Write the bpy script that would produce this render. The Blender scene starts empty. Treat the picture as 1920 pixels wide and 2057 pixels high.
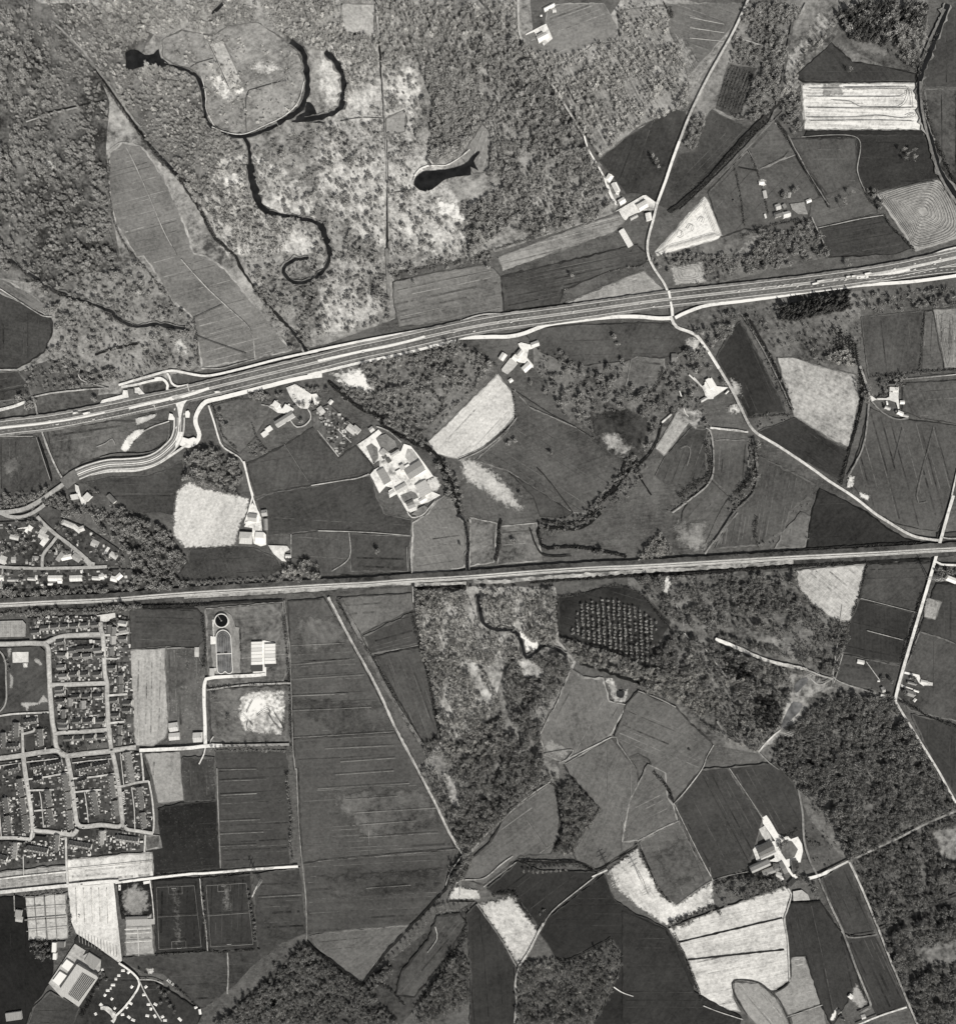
import bpy, bmesh, math, random
import numpy as np
from mathutils import Vector, noise as mnoise
random.seed(7); RNG = np.random.default_rng(7)
R = math.radians
SC = bpy.context.scene
PX = 0.9                 # metres per photograph pixel
HC = 1150.0              # flying height, m
SUN_AZ, SUN_EL = 153.0, 41.0

# ------------------------------------------------------------ camera, sky, sun, exposure
cam = bpy.data.objects.new("camera", bpy.data.cameras.new("camera")); SC.collection.objects.link(cam)
cam.location = (0, 0, HC); cam.rotation_euler = (0, 0, 0)
cam.data.sensor_fit = 'VERTICAL'; cam.data.sensor_height = 24
cam.data.lens = 24 * HC / (2057 * PX); cam.data.clip_start = 5; cam.data.clip_end = 60000
SC.camera = cam
W = bpy.data.worlds.new("World"); SC.world = W; W.use_nodes = True
wn = W.node_tree.nodes; bg = wn["Background"]; sky = wn.new("ShaderNodeTexSky")
sky.sky_type = 'NISHITA'; sky.sun_disc = False; sky.sun_elevation = R(SUN_EL); sky.sun_rotation = R(SUN_AZ)
hs = wn.new("ShaderNodeHueSaturation"); hs.inputs['Saturation'].default_value = 0.12
W.node_tree.links.new(sky.outputs[0], hs.inputs['Color']); W.node_tree.links.new(hs.outputs[0], bg.inputs[0])
bg.inputs[1].default_value = 0.06
sl = bpy.data.lights.new("sun", 'SUN'); sl.energy = 4.45; sl.angle = R(0.53); sl.color = (1.0, 0.975, 0.93)
sun = bpy.data.objects.new("sun", sl); SC.collection.objects.link(sun)
sv = Vector((math.sin(R(SUN_AZ))*math.cos(R(SUN_EL)), math.cos(R(SUN_AZ))*math.cos(R(SUN_EL)), math.sin(R(SUN_EL))))
sun.rotation_euler = sv.to_track_quat('Z', 'Y').to_euler(); sun.location = sv*900
SC.view_settings.view_transform = 'Standard'; SC.view_settings.look = 'None'
SC.view_settings.gamma = 1; SC.view_settings.exposure = 0.0
SC.render.resolution_x = 955; SC.render.resolution_y = 1024
KA = 0.93                # albedo that renders as a given film tone

# ------------------------------------------------------------ coordinates
TILE = dict(Z=(0,0,.9667),A=(0,0,2.9),B=(640,0,2.9),C=(1280,0,2.9),D=(0,515,2.9),E=(640,515,2.9),F=(1280,515,2.9),
 G=(0,1030,2.9),H=(640,1030,2.9),I=(1280,1030,2.9),J=(0,1542,2.9),K=(640,1542,2.9),L=(1280,1542,2.9),
 a=(0,1220,6.874),b=(0,1380,6.874),c=(0,1500,5.8),d=(0,1640,5.8),e=(0,1844,5.8),f=(180,1880,6.874),g=(0,1020,6.874),
 h=(120,940,13.26),i=(500,760,8.436),j=(700,850,8.436),k=(980,670,14.28),l=(1200,340,14.28),m=(460,1000,13.26),
 n=(1480,1620,9.94),o=(1740,1330,11.6),p=(1500,350,13.26),q=(1360,740,15.47),r=(1730,760,15.47),s=(410,1220,10.92),
 t=(1030,0,16.87),u=(150,740,5.624),v=(1480,480,4.218),w=(1660,1960,13.26),x=(0,0,1))
def P(s):
    """'A 10,20 30,40 B 5,6' -> photograph pixels"""
    out = []; T = TILE['x']
    for tok in s.split():
        if tok.isalpha(): T = TILE[tok]; continue
        a, b = tok.split(','); out.append((T[0]+float(a)/T[2], T[1]+float(b)/T[2]))
    return out
def M(p, h=0.0):
    """photograph pixel of a point h metres up -> ground metres"""
    k = PX*(1-h/HC); return ((p[0]-960)*k, -(p[1]-1028.5)*k)

# ------------------------------------------------------------ materials
def lin(v):
    v = v/255.0; return ((v+.055)/1.055)**2.4
TINT = (1.0, .982, .94)
MATS = {}
class NB:
    def __init__(s, name):
        s.m = bpy.data.materials.new(name); s.m.use_nodes = True; s.t = s.m.node_tree; s.N = s.t.nodes
        s.b = s.N['Principled BSDF']; s.b.inputs['Specular IOR Level'].default_value = .15
    def n(s, typ, **kw):
        o = s.N.new(typ)
        for k, v in kw.items():
            if k.startswith('i_'):
                key = k[2:]; o.inputs[int(key) if key.isdigit() else key.replace('_', ' ')].default_value = v
            else: setattr(o, k, v)
        return o
    def l(s, a, b): s.t.links.new(a, b)
    def math(s, op, a, b=0.0, c=None, clamp=False):
        o = s.N.new('ShaderNodeMath'); o.operation = op; o.use_clamp = clamp
        for i, x in enumerate([a, b, c]):
            if x is None: continue
            if isinstance(x, (int, float)): o.inputs[i].default_value = x
            else: s.l(x, o.inputs[i])
        return o.outputs[0]
    def noise(s, vec, scale, detail=2.0, rough=.55):
        o = s.n('ShaderNodeTexNoise'); o.inputs['Scale'].default_value = scale; o.inputs['Detail'].default_value = detail
        o.inputs['Roughness'].default_value = rough; s.l(vec, o.inputs['Vector']); return o.outputs[0]
def ground_mat(spec):
    """spec: 'v120 c.3 s15:4:.2 w1 k.1 f1' value, mottle, streaks angle:period:amount, blotch, specks, faded edge"""
    if spec in MATS: return MATS[spec]
    o = {t[0]: t[1:] for t in spec.split()}
    v = float(o['v']); v0 = v; v = min(246, max(30, v+(v-112)*.18)); c = float(o.get('c', .22)); B = NB('ground_cover')
    if 's' not in o and 'f' not in o and v0 < 200: o['s'] = f'{(v0*7+len(spec)*23) % 180:.0f}:4:.16'
    geo = B.n('ShaderNodeNewGeometry'); pos = geo.outputs['Position']
    off = B.n('ShaderNodeVectorMath', operation='ADD'); B.l(pos, off.inputs[0]); off.inputs[1].default_value = (v*3.1, v*1.7, 0); pos = off.outputs[0]
    n1 = B.noise(pos, 1/85, 5, .6); n2 = B.noise(pos, 1/float(o.get('z', 11)), 3, .6); n3 = B.noise(pos, 1/5.0, 5, .8)
    acc = B.math('MULTIPLY', B.math('SUBTRACT', n1, .5), 9*c)
    acc = B.math('ADD', acc, B.math('MULTIPLY', B.math('SUBTRACT', n2, .5), 4.5*c+float(o.get('w', 0))))
    acc = B.math('ADD', acc, B.math('MULTIPLY', B.math('SUBTRACT', n3, .5), 2.2*c+float(o.get('n', 1.5))))
    if 's' in o:
        for part in o['s'].split(';'):
            ang, per, amt = map(float, part.split(':'))
            mp = B.n('ShaderNodeMapping', vector_type='TEXTURE'); mp.inputs['Rotation'].default_value = (0, 0, R(ang)); B.l(pos, mp.inputs['Vector'])
            m2 = B.n('ShaderNodeMapping'); m2.inputs['Scale'].default_value = (1/(per*26), 1/per, 1); B.l(mp.outputs[0], m2.inputs['Vector'])
            ns = B.noise(m2.outputs[0], 1.0, 2.5, .6)
            acc = B.math('ADD', acc, B.math('MULTIPLY', B.math('SUBTRACT', ns, .5), amt*4))
    if 'k' in o:
        sp = B.noise(pos, 1/3.0, 2.0); th = B.math('GREATER_THAN', sp, .63); big = B.noise(pos, 1/38, 2)
        acc = B.math('ADD', acc, B.math('MULTIPLY', B.math('MULTIPLY', th, B.math('GREATER_THAN', big, .47)), float(o['k'])*8))
    f = B.math('ADD', acc, 1.0)
    f = B.math('MAXIMUM', f, .25); f = B.math('MULTIPLY', f, lin(v)*KA); f = B.math('MINIMUM', f, .86)
    cc = B.n('ShaderNodeCombineColor')
    for i in range(3): B.l(B.math('MULTIPLY', f, TINT[i]), cc.inputs[i])
    B.l(cc.outputs[0], B.b.inputs['Base Color']); B.b.inputs['Roughness'].default_value = .95
    if 'f' in o:
        at = B.n('ShaderNodeAttribute', attribute_name='fade'); ns = B.noise(pos, 1/float(o['f']), 4, .65)
        al = B.math('ADD', at.outputs['Fac'], B.math('MULTIPLY', B.math('SUBTRACT', ns, .5), 1.5))
        mr = B.n('ShaderNodeMapRange', interpolation_type='SMOOTHSTEP'); mr.inputs['From Min'].default_value = .3; mr.inputs['From Max'].default_value = .75
        B.l(al, mr.inputs['Value']); B.l(mr.outputs[0], B.b.inputs['Alpha'])
    MATS[spec] = B.m; return B.m
def flat_mat(v, name='painted_surface', rough=.8, var=.12, scale=.6, spec=.2):
    key = (v, name, rough, var)
    if key in MATS: return MATS[key]
    B = NB(name); tc = B.n('ShaderNodeTexCoord'); ns = B.noise(tc.outputs['Object'], scale, 3)
    f = B.math('MULTIPLY', B.math('ADD', B.math('MULTIPLY', B.math('SUBTRACT', ns, .5), var*4), 1), min(.84, lin(v)*KA))
    cc = B.n('ShaderNodeCombineColor')
    for i in range(3): B.l(B.math('MULTIPLY', f, TINT[i]), cc.inputs[i])
    B.l(cc.outputs[0], B.b.inputs['Base Color']); B.b.inputs['Roughness'].default_value = rough; B.b.inputs['Specular IOR Level'].default_value = spec
    MATS[key] = B.m; return B.m
def roof_mat(v, corr=0, name='roof_sheet'):
    key = ('roof', v, corr)
    if key in MATS: return MATS[key]
    B = NB(name); tc = B.n('ShaderNodeTexCoord'); ob = tc.outputs['Object']; oi = B.n('ShaderNodeObjectInfo')
    ns = B.noise(ob, .5, 4, .65); mp = B.n('ShaderNodeMapping'); mp.inputs['Scale'].default_value = (1.3, .08, .08); B.l(ob, mp.inputs['Vector'])
    st = B.noise(mp.outputs[0], 1.0, 2)
    f = B.math('ADD', B.math('MULTIPLY', B.math('SUBTRACT', ns, .5), .7), 1)
    f = B.math('ADD', f, B.math('MULTIPLY', B.math('SUBTRACT', st, .5), .55))
    f = B.math('ADD', f, B.math('MULTIPLY', B.math('SUBTRACT', oi.outputs['Random'], .5), .3))
    if corr:
        wv = B.n('ShaderNodeTexWave', bands_direction='X'); wv.inputs['Scale'].default_value = corr; B.l(ob, wv.inputs['Vector'])
        f = B.math('MULTIPLY', f, B.math('ADD', B.math('MULTIPLY', wv.outputs['Fac'], .5), .6))
    f = B.math('MULTIPLY', f, lin(v)*KA); f = B.math('MINIMUM', f, .84)
    cc = B.n('ShaderNodeCombineColor')
    for i in range(3): B.l(B.math('MULTIPLY', f, TINT[i]), cc.inputs[i])
    B.l(cc.outputs[0], B.b.inputs['Base Color']); B.b.inputs['Roughness'].default_value = .7
    MATS[key] = B.m; return B.m
def water_mat(v=34):
    key = ('water', v)
    if key in MATS: return MATS[key]
    B = NB('still_water'); geo = B.n('ShaderNodeNewGeometry'); ns = B.noise(geo.outputs['Position'], 1/14, 3)
    f = B.math('MULTIPLY', B.math('ADD', B.math('MULTIPLY', B.math('SUBTRACT', ns, .5), 3.2), 1.1), lin(v)*KA*.85)
    cc = B.n('ShaderNodeCombineColor')
    for i in range(3): B.l(f, cc.inputs[i])
    B.l(cc.outputs[0], B.b.inputs['Base Color']); B.b.inputs['Roughness'].default_value = .12; B.b.inputs['Specular IOR Level'].default_value = .5
    bp = B.n('ShaderNodeBump'); bp.inputs['Strength'].default_value = .15; n2 = B.noise(geo.outputs['Position'], 2.0, 2); B.l(n2, bp.inputs['Height']); B.l(bp.outputs[0], B.b.inputs['Normal'])
    MATS[key] = B.m; return B.m
def leaf_mat(v, name='foliage'):
    key = ('leaf', v)
    if key in MATS: return MATS[key]
    B = NB(name); geo = B.n('ShaderNodeNewGeometry'); oi = B.n('ShaderNodeObjectInfo'); ri = geo.outputs['Random Per Island']
    ns = B.noise(geo.outputs['Position'], 1/26, 3)
    f = B.math('ADD', B.math('MULTIPLY', ri, .55), .72)
    f = B.math('ADD', f, B.math('MULTIPLY', B.math('SUBTRACT', oi.outputs['Random'], .5), .5))
    f = B.math('ADD', f, B.math('MULTIPLY', B.math('SUBTRACT', ns, .5), .8))
    f = B.math('MULTIPLY', f, lin(v)*KA)
    cc = B.n('ShaderNodeCombineColor')
    for i in range(3): B.l(B.math('MULTIPLY', f, TINT[i]), cc.inputs[i])
    B.l(cc.outputs[0], B.b.inputs['Base Color']); B.b.inputs['Roughness'].default_value = .9
    MATS[key] = B.m; return B.m

# ------------------------------------------------------------ object helpers
COL = SC.collection
def mesh(name, vs, fs, mat):
    me = bpy.data.meshes.new(name); me.from_pydata(vs, [], fs); me.materials.append(mat); me.update(); return me
def link(name, data, parent=None, loc=None, rz=0):
    o = bpy.data.objects.new(name, data); COL.objects.link(o)
    if parent is not None: o.parent = parent
    if loc is not None: o.location = loc
    o.rotation_euler = (0, 0, rz); return o
def tag(o, label=None, cat=None, group=None, kind=None):
    if label: o['label'] = label
    if cat: o['category'] = cat
    if group: o['group'] = group
    if kind: o['kind'] = kind
    return o
class MB:
    def __init__(s): s.v = []; s.f = []
    def box(s, x0, x1, y0, y1, z0, z1):
        b = len(s.v); s.v += [(x0,y0,z0),(x1,y0,z0),(x1,y1,z0),(x0,y1,z0),(x0,y0,z1),(x1,y0,z1),(x1,y1,z1),(x0,y1,z1)]
        s.f += [tuple(b+i for i in q) for q in ((3,2,1,0),(4,5,6,7),(0,1,5,4),(1,2,6,5),(2,3,7,6),(3,0,4,7))]; return s
    def bar(s, a, b, r, r2=None, n=4):
        r2 = r if r2 is None else r2; a = Vector(a); b = Vector(b); d = (b-a).normalized()
        u = d.orthogonal().normalized(); w = d.cross(u); k = len(s.v)
        for c, rr in ((a, r), (b, r2)):
            for i in range(n):
                t = 2*math.pi*(i+.5)/n; s.v.append(tuple(c+u*math.cos(t)*rr+w*math.sin(t)*rr))
        for i in range(n): j = (i+1) % n; s.f.append((k+i, k+j, k+n+j, k+n+i))
        s.f.append(tuple(k+i for i in reversed(range(n)))); s.f.append(tuple(k+n+i for i in range(n))); return s
    def prism(s, pts, z0, z1):
        k = len(s.v); n = len(pts)
        area = sum(pts[i][0]*pts[(i+1)%n][1]-pts[(i+1)%n][0]*pts[i][1] for i in range(n))
        if area < 0: pts = pts[::-1]
        s.v += [(x, y, z0) for x, y in pts]+[(x, y, z1) for x, y in pts]
        for i in range(n): j = (i+1) % n; s.f.append((k+i, k+j, k+n+j, k+n+i))
        s.f.append(tuple(k+n+i for i in range(n))); s.f.append(tuple(k+i for i in reversed(range(n)))); return s
    def cyl(s, cx, cy, r, z0, z1, n=24): return s.prism([(cx+r*math.cos(2*math.pi*i/n), cy+r*math.sin(2*math.pi*i/n)) for i in range(n)], z0, z1)
    def me(s, name, mat): return mesh(name, s.v, s.f, mat)

# ------------------------------------------------------------ ground sheets
ZL = [0.02]
def nz(): ZL[0] += .004; return ZL[0]
CLEAR = []                # polygons (metres) where no woodland tree may stand
def wiggle(pts, step=7.0, amp=.8):
    out = []; n = len(pts)
    for i in range(n):
        a = pts[i]; b = pts[(i+1) % n]; L = math.hypot(b[0]-a[0], b[1]-a[1]); k = max(1, int(L/step))
        for j in range(k):
            t = j/k; x = a[0]+(b[0]-a[0])*t; y = a[1]+(b[1]-a[1])*t
            q = mnoise.noise_vector((x/13, y/13, 2.2)); out.append((x+q.x*amp*1.6, y+q.y*amp*1.6))
    return out
def inside(pts, x, y):
    """vectorised point in polygon"""
    r = np.zeros(x.shape, bool); n = len(pts); j = n-1
    for i in range(n):
        xi, yi = pts[i]; xj, yj = pts[j]
        if yi != yj:
            c = ((yi > y) != (yj > y)) & (x < (xj-xi)*(y-yi)/(yj-yi)+xi); r ^= c
        j = i
    return r
def edgedist(pts, x, y):
    d = np.full(x.shape, 1e9); n = len(pts)
    for i in range(n):
        ax, ay = pts[i]; bx, by = pts[(i+1) % n]; dx, dy = bx-ax, by-ay; L2 = dx*dx+dy*dy+1e-9
        t = np.clip(((x-ax)*dx+(y-ay)*dy)/L2, 0, 1); d = np.minimum(d, np.hypot(x-ax-t*dx, y-ay-t*dy))
    return d
def tramlines(pts, ang, step, v, w=.9, keep=.8, name='tramline'):
    A = np.array(pts); c = A.mean(0); Rr = np.abs(A-c).max()*1.5; d = np.array([math.cos(R(ang)), math.sin(R(ang))]); n = np.array([-d[1], d[0]]); t = np.arange(-Rr, Rr, 5.0); vs = []; fs = []; z = nz()
    o = -Rr
    while o < Rr:
        o += step*random.choice((.6, 1, 1, 1.7)); L = c+n*o+t[:, None]*d; ph = random.random()*9; L = L+n*(.35*np.sin(t/31+ph))[:, None]; ins = inside(pts, L[:, 0], L[:, 1]); i = 0
        if random.random() > keep: continue
        lo, hi = sorted((random.uniform(-.1, 1.1), random.uniform(-.1, 1.1)))
        if hi-lo < .35: lo, hi = 0, 1
        run = np.nonzero(ins)[0]
        if len(run) < 5: continue
        a_, b_ = run[0]+int(lo*len(run)), run[0]+int(hi*len(run)); ww = w*random.uniform(.5, 1.3)
        for i in range(max(a_, run[0]+1), min(b_, run[-1]-1)):
            if ins[i] and ins[i+1] and random.random() < .94:
                k = len(vs); p, q = L[i], L[i+1]; vs += [(*(p-n*ww/2), z), (*(q-n*ww/2), z), (*(q+n*ww/2), z), (*(p+n*ww/2), z)]; fs.append((k, k+1, k+2, k+3))
    if fs: tag(link(name, mesh(name, vs, fs, ground_mat(f'v{v:.0f} c.35'))), kind='structure')
def field(name, spec, s, clear=True, amp=.8):
    pts = [M(p) for p in P(s)]; z = nz()
    if clear: CLEAR.append(pts)
    if ' f' in spec:
        soft = float([t for t in spec.split() if t[0] == 'e'][0][1:]) if ' e' in spec else 8.0
        A = np.array(pts); x0, y0 = A.min(0)-soft; x1, y1 = A.max(0)+soft
        st = max(2.0, soft/3); nx = int((x1-x0)/st)+2; ny = int((y1-y0)/st)+2
        X, Y = np.meshgrid(x0+np.arange(nx)*st, y0+np.arange(ny)*st); ins = inside(pts, X, Y); d = edgedist(pts, X, Y); sd = np.where(ins, d, -d)
        fade = np.clip(.5+sd/(2*soft), 0, 1); ok = fade > 0
        cell = ok[:-1,:-1] | ok[1:,:-1] | ok[:-1,1:] | ok[1:,1:]; ii, jj = np.nonzero(cell); idx = np.arange(nx*ny).reshape(ny, nx)
        F = np.stack([idx[ii,jj], idx[ii,jj+1], idx[ii+1,jj+1], idx[ii+1,jj]], 1)
        used = np.unique(F); rm = -np.ones(nx*ny, int); rm[used] = np.arange(len(used))
        V = np.stack([X.ravel()[used], Y.ravel()[used], np.full(len(used), z)], 1)
        spec2 = ' '.join(t for t in spec.split() if t[0] != 'e')
        me = mesh(name, V.tolist(), rm[F].tolist(), ground_mat(spec2))
        at = me.attributes.new('fade', 'FLOAT', 'POINT'); at.data.foreach_set('value', fade.ravel()[used].astype(np.float32))
    else:
        q = wiggle(pts, amp=amp) if amp else pts
        me = mesh(name, [(x, y, z) for x, y in q], [tuple(range(len(q)))], ground_mat(spec))
        if me.polygons[0].normal.z < 0: me.flip_normals()
        if amp >= .8 and clear:
            v_ = float(spec.split()[0][1:]); v_ = v_*random.choice((.72, .8, 1.15, 1.3)) if v_ < 130 else v_*.72
            tag(link('field_margin', strip_mesh('field_margin', q+[q[0]], random.uniform(1.6, 3), nz(), ground_mat(f'v{v_:.0f} c.3'), 2.4)), kind='structure')
            ss = [t for t in spec.split() if t[0] == 's']; v_ = float(spec.split()[0][1:]); big = max(p[0] for p in pts)-min(p[0] for p in pts) > 45
            if big and (ss or v_ < 125):
                if ss: an = float(ss[0][1:].split(':')[0])
                else: e_ = max(((pts[i-1], pts[i]) for i in range(len(pts))), key=lambda e: math.dist(*e)); an = math.degrees(math.atan2(e_[1][1]-e_[0][1], e_[1][0]-e_[0][0]))
                if v_ < 150: tramlines(pts, an, 11 if ss else 17, v_*1.13+2, 1.1, .6 if ss else .45)
                tramlines(pts, an, 15 if ss else 26, v_*(.86 if v_ < 150 else .93), random.choice((1.2, 2.2, 3.5)), .6)
    return tag(link(name, me), kind='structure')
def smooth(pts, step=6.0, closed=False):
    q = [pts[0]]
    for p in pts[1:]:
        if math.hypot(p[0]-q[-1][0], p[1]-q[-1][1]) > min(3.2, step*.55): q.append(p)
    pts = q
    if len(pts) < 3: return pts
    out = []; n = len(pts)
    for i in range(n-1):
        p0 = pts[max(0, i-1)]; p1 = pts[i]; p2 = pts[i+1]; p3 = pts[min(n-1, i+2)]
        k = max(2, int(math.hypot(p2[0]-p1[0], p2[1]-p1[1])/step))
        for j in range(k):
            t = j/k; out.append(tuple(.5*(2*p1[c]+(p2[c]-p0[c])*t+(2*p0[c]-5*p1[c]+4*p2[c]-p3[c])*t*t+(3*p1[c]-p0[c]-3*p2[c]+p3[c])*t**3) for c in (0, 1)))
    out.append(pts[-1]); return out
def offset(pts, d):
    out = []
    for i, p in enumerate(pts):
        a = pts[max(0, i-1)]; b = pts[min(len(pts)-1, i+1)]; dx, dy = b[0]-a[0], b[1]-a[1]; L = math.hypot(dx, dy) or 1
        out.append((p[0]-dy/L*d, p[1]+dx/L*d))
    return out
def strip_mesh(name, line, w, z, mat, rag=0.0, w2=None):
    vs = []; n = len(line)
    for i, p in enumerate(line):
        a = line[max(0, i-1)]; b = line[min(n-1, i+1)]; dx, dy = b[0]-a[0], b[1]-a[1]; L = math.hypot(dx, dy) or 1
        ww = w if w2 is None else w+(w2-w)*i/(n-1)
        g = max(.08, 1+rag*(mnoise.noise((p[0]/9, p[1]/9, 0)))); g2 = max(.08, 1+rag*(mnoise.noise((p[0]/9, p[1]/9, 9))))
        vs += [(p[0]-dy/L*ww*g/2, p[1]+dx/L*ww*g/2, z), (p[0]+dy/L*ww*g2/2, p[1]-dx/L*ww*g2/2, z)]
    me = mesh(name, vs, [(2*i+1, 2*i+3, 2*i+2, 2*i) for i in range(n-1)], mat)
    if me.polygons and me.polygons[0].normal.z < 0: me.flip_normals()
    return me
def lane(name, spec, w, s, off=0, rag=.25, clear=True, z=None, w2=None, mat=None, sm=True):
    """ribbon w pixels wide; off in pixels (positive = left of travel seen in the photo turned to metres)"""
    pts = [M(p) for p in (P(s) if isinstance(s, str) else s)]
    if sm: pts = smooth(pts)
    if off: pts = offset(pts, off*PX)
    z = z if z is not None else nz()
    if clear:
        for i in range(0, len(pts)-1, 3):
            seg = pts[i:i+4]; CLEAR.append(offset(seg, w*PX*.55)+offset(seg, -w*PX*.55)[::-1])
    me = strip_mesh(name, pts, w*PX, z, mat or ground_mat(spec), rag, None if w2 is None else w2*PX)
    return tag(link(name, me), kind='structure')

# ------------------------------------------------------------ the land
gm = ground_mat('v96 c.22 w.25 k.06')
tag(link('ground', mesh('ground', [(-16000,-16000,0),(16000,-16000,0),(16000,16000,0),(-16000,16000,0)], [(0,1,2,3)], gm)), kind='structure')
WF = 'woodland_floor'
def rows(txt, fn):
    for ln in txt.strip().splitlines():
        ln = ln.strip()
        if not ln or ln[0] == '#': continue
        fn(*[q.strip() for q in ln.split('|')])
# woodland floors (trees are planted on these)
rows("""
woodland_floor|v138 c.4 w1.0 z13 n1.6|x -60,-60 1060,-60 1080,180 1180,320 1250,400 1230,430 1000,505 790,545 795,640 660,690 400,745 250,790 -60,810
woodland_floor|v98 c.45 w1 z20|A -200,-200 120,-200 260,110 560,400 640,590 620,860 640,1180 700,1494 D 560,100 300,300 300,170 -200,100
woodland_floor|v112 c.3 w.8 z14|A 150,20 560,380 870,850 1100,1090 1300,1020 1200,860 1180,750 1160,520 980,400 760,400 900,200 500,20
woodland_floor|v170 c.32 w1.3 z11 n2 s118:3:.25 f18 e25|A 1300,880 1500,900 1700,1000 1856,1150 1856,1494 1300,1494 1150,1150
woodland_floor|v170 c.32 w1.3 z11 n2 s118:3:.25 f18 e25|B 0,200 560,260 620,500 560,760 800,1100 860,1494 400,1494 0,1200
woodland_floor|v165 c.3 w1.2 z11 n2 s118:3:.25 f18 e20|E 0,0 390,0 430,300 60,480 0,400
woodland_floor|v135 c.3 w.9|D 500,100 900,60 1130,360 1180,640 700,750 300,720 200,500 350,300
woodland_floor|v150 c.3 w.9|B 1200,300 1340,160 1600,240 C -100,0 300,0 560,160 350,560 270,640 0,750
woodland_floor|v120 c.35 w.9|C 640,0 1700,0 1660,430 960,480 800,640 640,700 420,700 300,800 230,880 130,850 300,560 560,160
woodland_floor|v92 c.35 w.9|C 1190,60 1700,40 1620,420 1460,400 1150,240
woodland_floor|v105 c.35 w.9|C 620,1340 980,1290 1120,1494 F 380,180 60,0
woodland_floor|v105 c.35 w.9|F 180,250 600,260 1300,200 1300,700 800,600 600,330 400,500
woodland_floor|v110 c.35 w.9|E 230,600 820,490 1050,690 640,1080 400,900
woodland_floor|v105 c.35 w.8|E 1250,440 1856,500 F 150,650 240,560 420,520 380,900 200,1000 0,1250 E 1720,1200 1500,1000 1250,650
woodland_floor|v150 c.35 w1.0|H 560,560 860,430 1380,430 1400,750 1500,870 1340,1200 1300,1494 K 700,0 900,400 850,520 600,0 H 720,1300
woodland_floor|v115 c.4 w1.2|H 1100,820 1480,880 1280,1300 1400,1494 K 1400,60 860,520 700,230 560,0 H 750,1340 1000,1200
woodland_floor|v108 c.35 w1.1|I -60,350 900,340 950,440 1130,620 1250,640 1140,960 1500,1080 1740,1494 L 1850,220 1200,540 1000,300 900,60 760,0 I 700,1400 460,1360 0,1020
woodland_floor|v95 c.35 w1.2|L 1240,540 1870,250 1870,1520 1640,1520 1390,940
woodland_floor|v90 c.35 w.9|K 1150,1130 1380,1100 1700,980 1780,1100 1700,1300 1560,1494 1150,1494
woodland_floor|v78 c.3 w.9|K 0,1060 250,1260 450,1100 700,900 900,780 760,1200 480,1494 0,1494 J 1250,1494 1790,1010
woodland_floor|v95 c.4 w.8|D 1080,1170 1420,1180 1400,1400 1180,1350 1060,1300 960,1250
woodland_floor|v82 c.4 w.8|G 540,20 760,0 1000,130 1100,280 1040,440 760,460 700,100
woodland_floor|v75 c.4 w.8|G 0,440 800,440 860,380 1010,400 1000,560 0,590
woodland_floor|v92 c.3 w.8|D 0,680 110,670 300,600 600,700 560,850 300,900 0,960
""", lambda n, s, p: field(n, s, p, clear=False))  # glade streaks stand for dead grass and painted-in trunk shadows
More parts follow.
